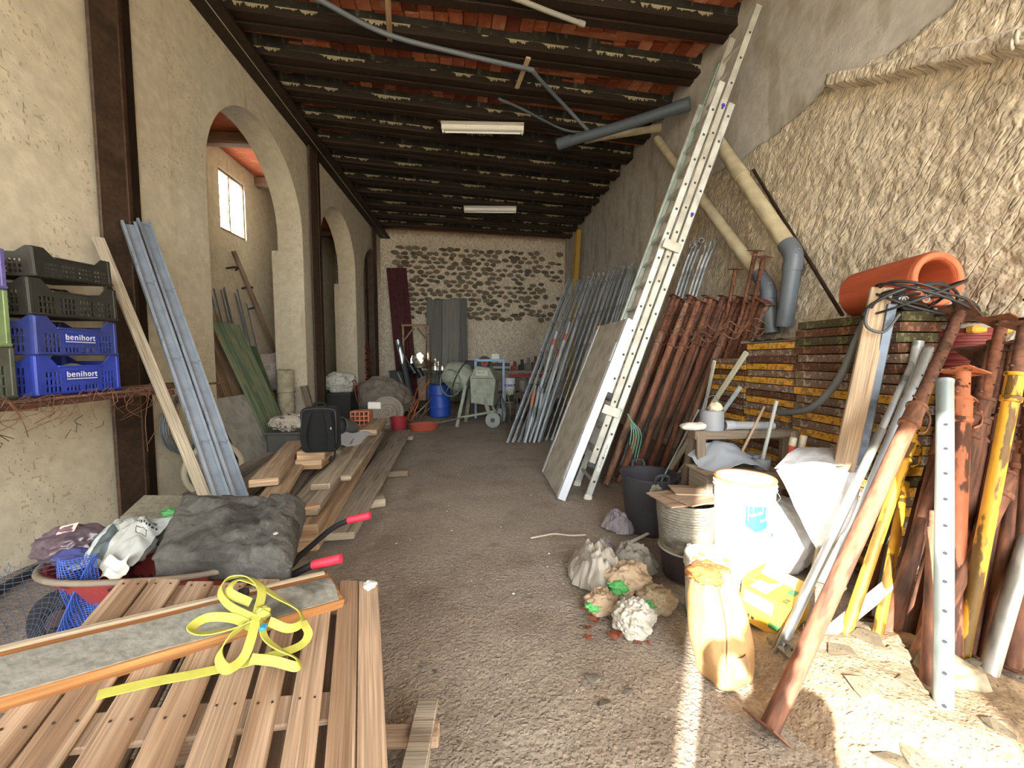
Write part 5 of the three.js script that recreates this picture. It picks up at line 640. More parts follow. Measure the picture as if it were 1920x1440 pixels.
// --- on top of the stacks: clay pipe, cables, red hose, small cans
{
  const o = thing('clay_pipe', 'thick orange plastic pipe lying on top of the panel stack', 'pipe'), a = atSide(1602, 548, 3.12), b = atDepth(1765, 535, 2.42); a.z = -3.0; a.y = 2.06; a.x = 3.12; b.y = 2.08; b.x = 3.08; const L = a.distanceTo(b); aim(o, a, b);
  const clay = std({ map: T.dust, color: 0xbd5a38, roughness: 0.7, bumpMap: T.grain, bumpScale: 0.003 }); part(o, 'shell', creased(metreUV(new THREE.LatheGeometry([[0.12, 0.02], [0.16, 0], [0.185, 0.02], [0.19, L * 0.5], [0.19, L - 0.02], [0.18, L], [0.135, L], [0.125, L - 0.02], [0.12, 0.02]].map(([x, y]) => new THREE.Vector2(x, y)), 36), 1.2, L)).rotateZ(-Math.PI / 2), clay); part(o, 'lip', new THREE.TorusGeometry(0.16, 0.022, 10, 36).rotateY(Math.PI / 2).translate(L, 0, 0), tint(clay, 0xd07a55));
  const cb = thing('cable_coil', 'tangled coil of black electric cable in front of the orange pipe', 'cable', null, V3(2.86, 1.88, -2.42)), bk = plain(0x2b2c2e, 0.5); for (let i = 0; i < 11; i++) part(cb, 'cable_turn', new THREE.TorusGeometry(0.15 + rr(-0.05, 0.08), 0.0085, 6, 36).rotateX(Math.PI / 2 + rr(-0.8, 0.8)).rotateY(rr(0, 3)).scale(1.3, 1, 0.9).translate(rr(-0.08, 0.06), rr(0.0, 0.08), rr(-0.05, 0.12)), bk); part(cb, 'cable_tail', tubePath([[-0.2, 0.05, 0], [-0.32, 0, 0.05], [-0.34, -0.12, 0.06], [-0.26, -0.16, 0.1], [-0.2, -0.05, 0.14]], 0.009, 30, 6), plain(0x4a4c4e, 0.5)); part(cb, 'plug', box(0.08, 0.035, 0.035, -0.12, 0.09, 0.05, 0.006), plain(0x1a1a1c, 0.4)); for (let i = 0; i < 4; i++) part(cb, 'cable_tie', new THREE.TorusGeometry(0.022, 0.005, 5, 12).translate(rr(-0.2, 0.12), 0.05, rr(0, 0.12)), plain(0xd0d0d4));
  const rp = atSide(1800, 716, 3.2), rh = thing('red_drum', 'red ribbed plastic drum with yellow grips behind the rusty prop', 'drum', null, V3(rp.x, 1.37, rp.z)), rib = [[0.001, 0], [0.15, 0]]; for (let i = 0; i < 9; i++) rib.push([0.165, 0.02 + i * 0.038], [0.165, 0.038 + i * 0.038], [0.152, 0.042 + i * 0.038], [0.152, 0.054 + i * 0.038]); rib.push([0.16, 0.38], [0.001, 0.38]); part(rh, 'ribbed_body', lathe(rib, 30, 0.5), plain(0x7c302c, 0.65)); for (const s of [-1, 1]) part(rh, 'yellow_grip', box(0.1, 0.045, 0.05, s * 0.09, 0.36, 0.13, 0.01), plain(0xd0a03c, 0.6)); part(rh, 'lid', lathe([[0.17, 0.37], [0.17, 0.395], [0.001, 0.4]], 28), plain(0x8c8478, 0.6));
  const bt = thing('glue_bottle', 'small white bottle with a blue label hanging by the panels', 'bottle', null, atDepth(1678, 655, 2.5)); part(bt, 'body', lathe([[0.001, 0], [0.026, 0], [0.028, 0.01], [0.028, 0.085], [0.018, 0.1], [0.001, 0.1]], 18), plain(0xd8d4c4, 0.4)); part(bt, 'label', lathe([[0.0285, 0.01], [0.0285, 0.055]], 18), plain(0x7a94c0, 0.5)); part(bt, 'cap', lathe([[0.014, 0.1], [0.014, 0.125], [0.001, 0.126]], 14), plain(0xe0dcc8, 0.4));
  const uvt = canvasTex(256, 128, (c, w, h) => { c.fillStyle = '#d9d5cd'; c.fillRect(0, 0, w, h); c.fillStyle = '#b83236'; c.font = 'bold 84px serif'; c.fillText('IVA', 10, 96); c.fillText('IVA', 140, 96); }); const cn = thing('paint_tin', 'small white tin with red letters set among the panels', 'tin', null, atDepth(1664, 715, 2.5)); part(cn, 'body', lathe([[0.001, 0], [0.05, 0], [0.05, 0.08]], 24), plain(0xd0ccc4, 0.4)); { const g = new THREE.CylinderGeometry(0.0505, 0.0505, 0.07, 24, 1, true).translate(0, 0.04, 0); part(cn, 'label', g, std({ map: uvt, roughness: 0.5 })); } part(cn, 'lid', lathe([[0.052, 0.08], [0.052, 0.088], [0.04, 0.085], [0.001, 0.085]], 24), plain(0x8c8a84, 0.4, 0.4));
  const sh = thing('panel_bracket', 'small steel shelf bracket holding the tin and the bottle', 'bracket', null, atDepth(1672, 716, 2.52)); part(sh, 'plate', box(0.22, 0.008, 0.12, 0, -0.008, 0), M.rust); part(sh, 'arm', box(0.02, 0.02, 0.28, 0.06, -0.02, -0.12), M.rust);
}
{ // planks and rails leaning on the stacks
  const leanBar = (name, label, cat, t, b, w, th, mat, up = V3(-1, 0.3, 0.4)) => { const m = single(name, label, cat, barGeo(b.distanceTo(t), th, w, 0.004), mat); aim(m, b, t, up); return m; };
  leanBar('timber_plank', 'clean pale plank leaning on the panels beside the orange pipe', 'plank', atSide(1653, 540, 2.66), atHeight(1537, 1090, 0.02), 0.115, 0.045, ww(0xf0dcc0), V3(-0.5, 0.3, 0.8));
  leanBar('steel_rail', 'rust-edged steel rail leaning right against the clean plank', 'rail', atSide(1672, 570, 2.68), atHeight(1568, 1080, 0.02), 0.05, 0.05, tint(M.galv, 0x8e98a8), V3(-0.5, 0.3, 0.8));
  leanBar('metal_lath', 'thin white angle lath leaning upright before the panels', 'lath', atDepth(1340, 676, 3.9), atHeight(1292, 900, 0.01), 0.035, 0.02, plain(0xb8bab0, 0.6)); leanBar('metal_lath', 'pale painted lath slanting down behind the black bucket', 'lath', atDepth(1400, 660, 3.5), atHeight(1240, 905, 0.01), 0.045, 0.03, plain(0xb4b29c, 0.7));
  const tb = (label, t, b, r, mat, cat = 'tube') => { const m = single('metal_tube', label, cat, cyl(r, r, t.distanceTo(b), 12), mat); aim(m, b, t); }; tb('shiny thin galvanised tube slanting beside the grey can', atDepth(1388, 726, 3.35), atHeight(1246, 925, 0.01), 0.02, M.galv); tb('thin galvanised tube slanting lowest behind the black bucket', atDepth(1352, 782, 3.3), atHeight(1262, 920, 0.01), 0.016, M.galv); tb('thin grey rod standing in the black bucket', atDepth(1310, 768, 3.45), atDepth(1228, 925, 3.46), 0.008, plain(0x7c7e80, 0.5));
  tb('thin wooden stick propped on the trestle', atDepth(1433, 762, 3.0), atDepth(1384, 862, 2.95), 0.011, ww(0xb89880), 'stick'); tb('grey square tube standing upright in the open pot', atDepth(1456, 752, 2.9), atDepth(1428, 868, 2.82), 0.014, plain(0x9a9c98, 0.5));
  const can = thing('grey_can', 'grey plastic can topped with dried foam hanging before the panels', 'can', null, atDepth(1378, 795, 3.1)); part(can, 'body', lathe([[0.001, 0], [0.085, 0], [0.09, 0.01], [0.09, 0.16], [0.084, 0.165], [0.084, 0.02], [0.001, 0.012]], 24), plain(0x84868c, 0.5)); part(can, 'foam', blob(0.05, 0.05, 0.05, { det: 5, amp: 0.3, s: 3 }).translate(0.03, 0.14, 0), plain(0xc8bca0, 0.9)); part(can, 'wire_handle', tubePath([[-0.09, 0.14, 0], [-0.06, 0.24, 0], [0.02, 0.28, 0], [0.09, 0.14, 0]], 0.004, 20, 5), plain(0x555a5e, 0.5));
  const tr = thing('timber_trestle', 'old splintered wooden trestle standing before the panel stacks', 'trestle', null, V3(2.0, 0, -3.05)), wd = gw(0x9a8474); part(tr, 'top_rail', box(0.9, 0.07, 0.12, 0.2, 0.93, 0, 0.008), wd); part(tr, 'cross_rail', box(0.8, 0.06, 0.04, 0.2, 0.5, 0.06, 0.006), wd); for (const [x, z] of [[-0.2, 0.14], [-0.2, -0.14], [0.6, 0.14], [0.6, -0.14]]) part(tr, 'leg', aimGeo(barGeo(0.96, 0.06, 0.07, 0.006), V3(x * 1.2, 0.01, z * 1.4), V3(x, 0.93, z * 0.3)), wd);
  { const p = can.position; p.set(1.92, 0.965, -3.05); }
  const hs = single('grey_hose', 'thick grey hose hanging in a curve over the panels to the trestle', 'hose', tubePath([atSide(1628, 590, 2.66), atSide(1605, 640, 2.64), atSide(1570, 715, 2.62), atSide(1520, 765, 2.6), atSide(1462, 775, 2.62)], 0.026, 50, 10), plain(0x66686a, 0.55));
  const pp = thing('pipe_offcut', 'short grey plastic pipe lying on the trestle', 'pipe'), a = V3(2.02, 1.005, -3.03), b = V3(2.42, 0.998, -3.0); aim(pp, a, b); part(pp, 'tube', pipeGeo(0.034, 0.028, a.distanceTo(b), 18), plain(0x8a8c8e, 0.5)); part(pp, 'socket', pipeGeo(0.039, 0.034, 0.07, 18), plain(0x94969a, 0.5));
  single('foam_scrap', 'dirty white scrap of packing foam on the trestle', 'scrap', blob(0.12, 0.035, 0.06, { det: 5, amp: 0.3, s: 12 }), plain(0xc4c0b4, 0.9), null, V3(1.78, 0.967, -3.05));
  const silT = canvasTex(128, 256, (c, w, h) => { c.fillStyle = '#b2483c'; c.fillRect(0, 0, w, h); c.fillStyle = '#e8e0d4'; c.save(); c.translate(85, 230); c.rotate(-Math.PI / 2); c.font = 'bold 62px sans-serif'; c.fillText('TRAD', 0, 0); c.restore(); });
  [[1477, 872, 1], [1496, 868, 0]].forEach(([x, y, k]) => { const q = thing('sealant_tube', k ? 'sealant cartridge with a red printed sleeve leaning by the white bag' : 'faded sealant cartridge beside the red one', 'cartridge', null, atDepth(x, y, 2.75)); q.rotation.z = -0.18; part(q, 'barrel', lathe([[0.001, 0], [0.024, 0], [0.024, 0.21], [0.02, 0.215], [0.001, 0.215]], 18), plain(0xb8ac94, 0.5)); const g = new THREE.CylinderGeometry(0.0245, 0.0245, 0.13, 18, 1, true).translate(0, 0.085, 0); part(q, 'sleeve', g, k ? std({ map: silT, roughness: 0.5 }) : plain(0xa89c8c, 0.6)); });
  [[1428, 890, 0.06, 'open grey plastic pot with a stick in it, before the trestle'], [1412, 880, 0.05, 'smaller dark pot half hidden behind the open grey pot']].forEach(([x, y, r, l], k) => { const q = thing('plastic_pot', l, 'pot', null, atDepth(x, y, 2.82 + k * 0.2)); part(q, 'body', lathe([[0.001, 0.0], [r * 0.9, 0], [r, 0.13], [r * 0.94, 0.132], [r * 0.84, 0.01], [0.001, 0.008]], 22), k ? plain(0x5c5450, 0.6) : plain(0x8c9096, 0.5)); part(q, 'rim', new THREE.TorusGeometry(r, 0.004, 6, 22).rotateX(1.57).translate(0, 0.13, 0), plain(0x7a7e84, 0.5)); });
  const bx2 = thing('tool_box', 'low dusty timber box holding pots and cartridges behind the pails', 'box', null, V3(2.0, 0, -2.86)); part(bx2, 'body', box(0.6, 0.68, 0.26, 0, 0.34, 0, 0.008), gw(0x5a4c40)); part(bx2, 'lid', box(0.64, 0.02, 0.3, 0, 0.69, 0, 0.004), gw(0x9a8878));
}

// ================================================================ RIGHT FRONT: BUCKETS, PAILS, BAGS, RUBBLE
{
  const p = atHeight(1215, 992, 0), o = thing('rubber_bucket', 'big black rubber builder’s bucket crusted with cement, holding a rod'.replace('’', "'"), 'bucket', null, p), rb = std({ map: T.dust, color: 0x33323a, roughness: 0.75 });
  part(o, 'body', lathe([[0.001, 0], [0.18, 0], [0.19, 0.02], [0.245, 0.5], [0.26, 0.505], [0.26, 0.52], [0.235, 0.515], [0.18, 0.03], [0.001, 0.02]], 40), rb); part(o, 'cement_ring', lathe([[0.232, 0.4], [0.2385, 0.5], [0.2345, 0.505], [0.226, 0.4]], 40), tint(M.cement, 0xa8a8a4)); part(o, 'mortar_dregs', lathe([[0.001, 0.37], [0.1, 0.375], [0.224, 0.385], [0.22, 0.36], [0.001, 0.35]], 30), tint(M.cement, 0x74747a)); part(o, 'splash', blob(0.05, 0.06, 0.006, { det: 5, amp: 0.6, s: 2 }).translate(-0.05, 0.38, 0.238), tint(M.cement, 0xd8d8d4));
  for (const a of [0.35, Math.PI + 0.35]) part(o, 'grip', tubePath([[-0.06, 0.5, 0.25], [-0.05, 0.56, 0.262], [0, 0.575, 0.266], [0.05, 0.56, 0.262], [0.06, 0.5, 0.25]], 0.014, 20, 8).rotateY(a + Math.PI / 2 + 1.2), rb);
}
{
  const p = atHeight(1284, 1076, 0), o = thing('cement_basket', 'dark bucket with a woven cement-grey upper half beside the paint pail', 'bucket', null, p), prof = [[0.001, 0], [0.15, 0], [0.155, 0.015]], pr2 = []; for (let i = 0; i <= 36; i++) { const y = 0.2 + i * 0.0098; pr2.push([0.176 + (y - 0.2) * 0.085 + 0.0035 * (i % 2) + 0.002 * Math.sin(i * 3.3), y]); }
  part(o, 'lower_body', lathe([...prof, [0.178, 0.2], [0.172, 0.202], [0.145, 0.02], [0.001, 0.015]], 36), std({ map: T.dust, color: 0x3a3034, roughness: 0.7 })); part(o, 'woven_wall', lathe([...pr2, [0.198, 0.556], [0.17, 0.21]], 40, 0.3), std({ map: T.cement, color: 0xc4c2c0, roughness: 0.95, bumpMap: T.grain, bumpScale: 0.012 })); part(o, 'band', new THREE.TorusGeometry(0.181, 0.006, 8, 40).rotateX(Math.PI / 2).translate(0, 0.205, 0), plain(0xb8b4ae)); part(o, 'hand_mark', blob(0.03, 0.04, 0.004, { det: 5, amp: 0.6, s: 5 }).translate(-0.06, 0.24, 0.176), plain(0xd8d6d2));
  [[0.36, 0.3, -0.05, 0.0, 0.555, 0.15, 'square brown plywood offcut covering the woven bucket'], [0.3, 0.28, 0.02, 0.02, 0.569, 0.32, 'second plywood offcut on top of the woven bucket'], [0.24, 0.2, 0.05, -0.07, 0.583, -0.2, 'small plywood offcut topmost on the woven bucket']].forEach(([w, d, x, z, y, r, l], i) => { const m = single('plywood_offcut', l, 'offcut', chamferBox(w, 0.011, d, 0.002), [tint(M.wood, 0xc0a48c), tint(M.wood, 0xb89c86), tint(M.wood, 0xcab098)][i], null, p.clone().add(V3(x, y + 0.006, z))); m.rotation.set(0, r, 0); });
}
function pail(label, at, r, h, print, o = {}) {
  const q = thing('paint_pail', label, 'pail', null, at), w = plain(0xdedcd2, 0.5); q.rotation.y = o.turn ?? 0;
  part(q, 'body', lathe([[0.001, 0], [r * 0.88, 0], [r * 0.9, 0.01], [r * 0.985, h - 0.06], [r * 0.95, h], [r * 0.92, h], [r * 0.86, 0.02], [0.001, 0.012]], 40), w); if (print) part(q, 'printed_label', new THREE.CylinderGeometry(r * 0.978, r * 0.912, h * 0.72, 48, 1, true).translate(0, h * 0.45, 0), std({ map: print, roughness: 0.5 }), 'printed label'); for (const y of [h - 0.06, h - 0.035]) part(q, 'rib', new THREE.TorusGeometry(r * 0.995, 0.006, 6, 40).rotateX(Math.PI / 2).translate(0, y, 0), w); part(q, 'rim', new THREE.TorusGeometry(r * 0.965, 0.009, 8, 40).rotateX(Math.PI / 2).translate(0, h - 0.004, 0), o.rim ? plain(o.rim, 0.6) : w);
  part(q, 'contents', lathe([[0.001, h * o.fill], [r * 0.5, h * o.fill + 0.006], [r * 0.915, h * o.fill], [r * 0.9, h * o.fill - 0.02], [0.001, h * o.fill - 0.02]], 30), plain(o.inside ?? 0xc8c4b8, 0.9)); part(q, 'wire_handle', tubePath([[r, h - 0.05, 0], [r * 1.02, h - 0.12, r * 0.4], [r * 0.5, h - 0.2, r * 0.95], [-r * 0.5, h - 0.2, r * 0.95], [-r * 1.02, h - 0.12, r * 0.4], [-r, h - 0.05, 0]], 0.0025, 36, 5), plain(0xa0a4a8, 0.4, 0.6)); return q;
}
{
  const P1 = canvasTex(1024, 512, (c, w, h) => { c.fillStyle = '#e6e6e0'; c.fillRect(0, 0, w, h); c.fillStyle = '#3468b8'; for (let k = 0; k < 2; k++) { const x = 60 + k * 512; c.beginPath(); c.moveTo(x, 60); c.lineTo(x + 130, 60); c.lineTo(x + 130, 260); c.lineTo(x + 60, 300); c.lineTo(x, 240); c.closePath(); c.fill(); c.beginPath(); c.moveTo(x + 170, 330); c.lineTo(x + 290, 330); c.lineTo(x + 230, 430); c.closePath(); c.fill(); c.save(); c.fillStyle = '#e6e6e0'; c.translate(x + 20, 140); c.rotate(-0.5); c.fillRect(0, 0, 70, 22); c.fillRect(30, 70, 80, 20); c.restore(); c.fillStyle = '#8890a8'; for (let k2 = 0; k2 < 7; k2++) { c.fillRect(x + 190 + k2 * 26, 84 + (k2 % 2) * 5, 15, 26); c.fillRect(x + 190 + k2 * 24, 136, 14, 9); } c.fillStyle = '#5a6a9a'; c.save(); c.translate(x + 400, 420); c.rotate(-Math.PI / 2); for (let k2 = 0; k2 < 6; k2++) c.fillRect(k2 * 17, -24 + (k2 % 2) * 5, 11, 20); c.restore(); c.fillStyle = '#3468b8'; } });
  const P2 = canvasTex(1024, 256, (c, w, h) => { c.fillStyle = '#e2e0da'; c.fillRect(0, 0, w, h); for (let k = 0; k < 3; k++) { c.fillStyle = '#4a58b0'; c.fillRect(20 + k * 340, 30, 120, 190); c.fillStyle = '#d9b73c'; c.fillRect(60 + k * 340, 120, 110, 60); c.fillStyle = '#c2602c'; c.fillRect(170 + k * 340, 20, 90, 70); c.fillStyle = '#e2e0da'; c.fillRect(40 + k * 340, 50, 60, 20); } });
  const base = atHeight(1388, 1104, 0); pail('white pail standing under the blue-and-white paint pail', base, 0.17, 0.27, P2, { fill: 0.5, turn: 0.4 }); pail('tall white paint pail with blue print and an orange-stained rim', base.clone().add(V3(0, 0.27, 0)), 0.182, 0.5, P1, { fill: 0.86, rim: 0xd88a50, inside: 0xdcd4c4, turn: 2.2 });
  const q = atHeight(1332, 1150, 0); pail('low white pail with blue and yellow print, full of orange crumbs', q, 0.155, 0.36, P2, { fill: 0.88, inside: 0xd8d2c0, turn: 1.2 });
  for (let i = 0; i < 7; i++) { const a = i * 0.9, m = single('crumb', 'orange-yellow crumb lying in the low white pail', 'crumb', blob(rr(0.014, 0.03), 0.012, rr(0.012, 0.022), { det: 3, amp: 0.4, s: i }), plain(pick([0xd8b03c, 0xc88440, 0xd0a060]), 0.9), 'crumbs in the low pail'); m.position.copy(q).add(V3(Math.cos(a) * 0.09, 0.318, Math.sin(a) * 0.08)); }
  const P3 = canvasTex(512, 256, (c, w, h) => { c.fillStyle = '#dcdad6'; c.fillRect(0, 0, w, h); c.fillStyle = '#6a72a8'; for (let k = 0; k < 8; k++) { c.fillRect(20, 40 + k * 24, 200 + (k * 37) % 90, 6); c.fillRect(290, 40 + k * 24, 180 - (k * 31) % 60, 6); } });
  pail('small white pail with fine blue print between the bigger pails', atHeight(1424, 1140, 0), 0.12, 0.22, P3, { fill: 0.9 });
}
{ // cement sack, yellow carton, white sacks
  const kr = std({ map: T.dust, color: 0xb08a5e, roughness: 0.9, bumpMap: T.grain, bumpScale: 0.004 }), p = atHeight(1362, 1262, 0), o = thing('cement_sack', 'half-full brown paper cement sack standing on the floor, torn open on top', 'sack', null, p); o.rotation.y = 0.3;
  const g = mergeVertices(new THREE.BoxGeometry(0.23, 0.46, 0.17, 16, 24, 12).deleteAttribute('uv').deleteAttribute('normal')), q = g.attributes.position; for (let i = 0; i < q.count; i++) { let x = q.getX(i), y = q.getY(i) + 0.23, z = q.getZ(i); const t = y / 0.46, b = 1 + 0.22 * Math.sin(Math.min(1, t * 1.25) * Math.PI) - 0.25 * sm(0.75, 1, t), n = f3(x * 9, y * 7, z * 9, 3, 4) - 0.5; const rnd2 = 1 - 0.18 * Math.pow(Math.abs(x / 0.115), 4) * Math.pow(Math.abs(z / 0.085), 4); x *= b * rnd2 + 0.16 * n; z *= b * rnd2 + 0.3 * n; q.setXYZ(i, x, y + (t > 0.9 ? 0.06 * n : 0), z - 0.12 * t); } g.computeVertexNormals(); part(o, 'paper_body', boxUV(g), kr);
  part(o, 'torn_top', blob(0.11, 0.045, 0.09, { det: 8, amp: 0.5, ridge: 0.4, s: 31 }).translate(0, 0.41, -0.13), tint(kr, 0x9a6438)); part(o, 'seam', tubePath([[-0.05, 0.44, -0.02], [-0.09, 0.3, 0.06], [-0.11, 0.14, 0.085]], 0.003, 20, 5), plain(0x6a5038)); part(o, 'printed_block', sheet(6, 6, (u, v) => V3((u - 0.5) * 0.12, 0.05 + v * 0.09, 0.102 - 0.035 * Math.pow(2 * u - 1, 2) - 0.02 * v), 0.002), plain(0x96775a, 0.9));
  const yt = canvasTex(256, 256, (c, w, h) => { c.fillStyle = '#cf9f36'; c.fillRect(0, 0, w, h); c.fillStyle = '#3e7a48'; c.fillRect(160, 170, 80, 40); c.fillStyle = '#3a2c18'; c.fillRect(30, 196, 14, 24); c.fillRect(50, 192, 12, 28); c.fillRect(70, 198, 16, 22); c.fillStyle = '#e6dcc0'; c.fillRect(20, 30, 150, 90); });
  const bx = thing('yellow_carton', 'dented yellow carton with a green patch tipped beside the pails', 'carton', null, atHeight(1444, 1172, 0)); const cm = std({ map: yt, roughness: 0.7 }); part(bx, 'box', new THREE.BoxGeometry(0.24, 0.2, 0.26, 4, 4, 4).toNonIndexed(), cm).position.set(0, 0.115, 0); part(bx, 'flap', sheet(6, 6, (u, v) => V3((u - 0.5) * 0.24, 0.215 + 0.09 * v, -0.13 + 0.03 * v * v), 0.003), plain(0xcfa84a, 0.8)); part(bx, 'flap', sheet(6, 6, (u, v) => V3(0.12 + 0.09 * v, 0.215 + 0.03 * v * v, (u - 0.5) * 0.25), 0.003), plain(0xd8ba6a, 0.8)); bx.rotation.set(0.08, 0.5, -0.1);
  // big white sheet bag: wide on top, hanging to a point
  const wm = std({ map: T.dust, color: 0xdfe3ea, roughness: 0.8, bumpMap: T.grain, bumpScale: 0.003 }), O = atDepth(1540, 1048, 2.25), ws = thing('white_bag', 'big white sheet bag hanging down to a point between plank and props', 'bag', null, O);
  const TL = atDepth(1452, 880, 2.32).sub(O), TR = atDepth(1632, 872, 2.42).sub(O), TB = atDepth(1560, 850, 2.6).sub(O); const wg = sheet(36, 28, (u, v) => { const top = u < 0.5 ? TL.clone().lerp(TB, sm(0, 0.5, u) * 0.35).lerp(TR, u * 0.9) : TL.clone().lerp(TR, u), p2 = V3().lerp(top, Math.pow(v, 0.8)); const fold = Math.sin(u * 9 + v * 2) * 0.018 * v + 0.03 * (f3(u * 5, v * 4, 3, 3, 8) - 0.5); return p2.add(V3(0, 0.03 * Math.sin(u * 6) * v, 0.16 * Math.sin(u * Math.PI) * Math.sin(v * Math.PI * 0.9) + fold)); }, 0.005); part(ws, 'front_sheet', wg, wm);
  const wg2 = sheet(20, 12, (u, v) => { const a = TL.clone().lerp(TR, u), b = TB.clone().add(V3((u - 0.5) * 0.3, 0.02, -0.1)); return a.lerp(b, v).add(V3(0, 0.035 * Math.sin(v * Math.PI) + 0.02 * (f3(u * 6, v * 6, 2) - 0.5), 0)); }, 0.005); part(ws, 'top_sheet', wg2, wm); part(ws, 'side_fold', sheet(12, 16, (u, v) => V3().lerp(TR.clone().add(V3(0.0 + u * 0.1, -0.02 * u, -u * 0.16)), Math.pow(v, 0.9)).add(V3(0.02 * Math.sin(v * 7), 0, 0.01 * Math.sin(u * 5))), 0.004), std({ color: 0xa8bccc, roughness: 0.8 }));
  single('white_sack', 'bulky white sack slumped behind the paint pails', 'sack', blob(0.25, 0.3, 0.2, { det: 12, amp: 0.16, ridge: 0.12, s: 41 }), wm, null, atHeight(1462, 1060, 0)).position.z -= 0.0;
  single('grey_sheet', 'crumpled grey sheet spread behind the tall paint pail', 'sheet', sheet(20, 14, (u, v) => V3((u - 0.5) * 0.5, 0.12 * Math.sin(u * 3) + 0.05 * (f3(u * 5, v * 5, 1) - 0.5) + 0.1 * v, -v * 0.35), 0.004), plain(0x9ea4ac, 0.8), null, atDepth(1395, 898, 2.72));
}
{ // rags and paper bags on the floor
  const drape = (rx, h, rz, s) => sheet(56, 56, (u, v) => { const x = u * 2 - 1, z = 1 - v * 2, q = Math.max(Math.abs(x), Math.abs(z)), L = Math.hypot(x, z) || 1, r = q, a = Math.atan2(z, x), out = 1 + 0.3 * (f3(Math.cos(a) * 1.6 + s, Math.sin(a) * 1.6, 2, 2, s) - 0.5) * 2, X = x / L * q * out, Z = z / L * q * out; const wx = f3(X * 1.3 + s, Z * 1.3, 1, 2, s + 2) * 3, n1 = 1 - Math.abs(f3(X * 2.2 + wx, Z * 1.1 - wx, 3, 2, s + 5) - 0.5) * 4, n2 = 1 - Math.abs(f3(X * 4 - wx, Z * 3 + wx, 6, 2, s + 9) - 0.5) * 4; const top = 1 - Math.pow(r, 3.4); return V3(X * rx + 0.02 * n2 * r, 0.012 + h * top * (0.62 + 0.3 * n1 + 0.18 * n2) + 0.02 * Math.max(0, n1) * (1 - top), Z * rz + 0.02 * n1 * r); }, 0.005);
  const rag = (label, x, y, rx, ry, rz, s, mat) => single('cloth_rag', label, 'rag', drape(rx, ry * 1.05, rz, s), mat, null, atHeight(x, y, 0));
  const g1 = tint(M.cloth, 0x9c958c), g2 = tint(M.cloth, 0x948e98), g3 = tint(M.cloth, 0xb4aea4);
  rag('grey sheet twisted into a heap on the earth floor', 1112, 1082, 0.2, 0.22, 0.27, 51, g1, { freq: 1.2, ridge: 0.26 }); rag('lilac-grey rag dropped beside the black rubber bucket', 1153, 990, 0.13, 0.14, 0.16, 52, g2); rag('grey plastic sheet trailing behind the paper bags', 1180, 1065, 0.2, 0.15, 0.18, 53, tint(M.cloth, 0x969088)); rag('small lilac rag end between sheet heap and bucket', 1128, 1030, 0.09, 0.06, 0.1, 59, g2);
  const pap = tint(M.cloth, 0xa8927a), grn = plain(0x4c9a50, 0.6);
  const bag = (label, x, y, rx, ry, rz, s, mat, green) => { const p = atHeight(x, y, 0), o = thing('paper_bag', label, 'bag', null, p); part(o, 'crumpled_paper', blob(rx, ry, rz, { det: 18, amp: 0.34, ridge: 0.24, s, freq: 2.4, flatten: 0.6 }), mat); if (green) part(o, 'green_print', blob(rx * 0.5, ry * 0.4, rz * 0.4, { det: 8, amp: 0.5, ridge: 0.4, s: s + 1 }).translate(-rx * 0.55, ry * 0.35, rz * 0.5), grn, 'green printed panel'); part(o, 'open_mouth', sheet(18, 8, (u, v) => { const a = u * Math.PI * 2, r = 0.34 + 0.14 * v + 0.04 * Math.sin(a * 5 + s); return V3(Math.cos(a) * rx * r, ry * 1.15 + v * 0.03 + 0.008 * Math.sin(a * 7), Math.sin(a) * rz * r); }, 0.003), mat); };
  bag('brown crumpled paper bag with green print on top of the heap', 1178, 1112, 0.16, 0.13, 0.14, 61, pap, 1); bag('small brown paper bag with a green lining at the edge of the heap', 1128, 1142, 0.11, 0.075, 0.09, 62, pap, 1); bag('torn brown paper bag with a bright green strip beside the sack', 1232, 1140, 0.12, 0.085, 0.1, 63, tint(M.cloth, 0xa09078), 1); bag('whitish crumpled paper bag lying before the heap', 1188, 1182, 0.12, 0.12, 0.11, 64, g3, 0);
  const rc = [0xdcc0b0, 0xc8b4a8, 0xe4ccbc, 0xb8aca4, 0xd8b8a4].map((c) => tint(M.brick, c)); for (let i = 0; i < 34; i++) { const x = 1090 + rr(0, 130), y = 1140 + rr(0, 62) + (x - 1090) * 0.05; const m = single('brick_shard', 'broken reddish brick shard on the floor before the rag heap', 'shard', boxUV(new ConvexGeometry(Array.from({ length: 9 }, () => V3(rr(-1, 1), rr(-0.5, 0.5), rr(-1, 1))))), rc[i % 5], 'brick shards before the rag heap'); m.scale.set(rr(0.015, 0.04), rr(0.012, 0.024), rr(0.012, 0.03)); m.rotation.y = rr(0, 6); m.position.copy(atHeight(x, y, 0)).add(V3(0, 0.006, 0)); }
  const tr = thing('brush', 'pale wooden-handled brush lying between the two buckets', 'brush', null, atHeight(1182, 1020, 0.03)); aim(tr, atHeight(1180, 1018, 0.02), atHeight(1236, 990, 0.05)); part(tr, 'handle', cyl(0.016, 0.012, 0.3, 10), plain(0xd8d0bc, 0.7)); part(tr, 'bristles', box(0.07, 0.03, 0.05, -0.02, 0, 0, 0.006), plain(0xc8c4ba, 0.9));
  single('rope_piece', 'thin pale cord lying on the floor towards the rags', 'cord', tubePath([atHeight(995, 1009, 0.008), atHeight(1020, 1004, 0.01), atHeight(1040, 1001, 0.008), atHeight(1070, 1004, 0.01), atHeight(1098, 1003, 0.01)], 0.008, 40, 6), plain(0xb8ac98, 0.9));
}
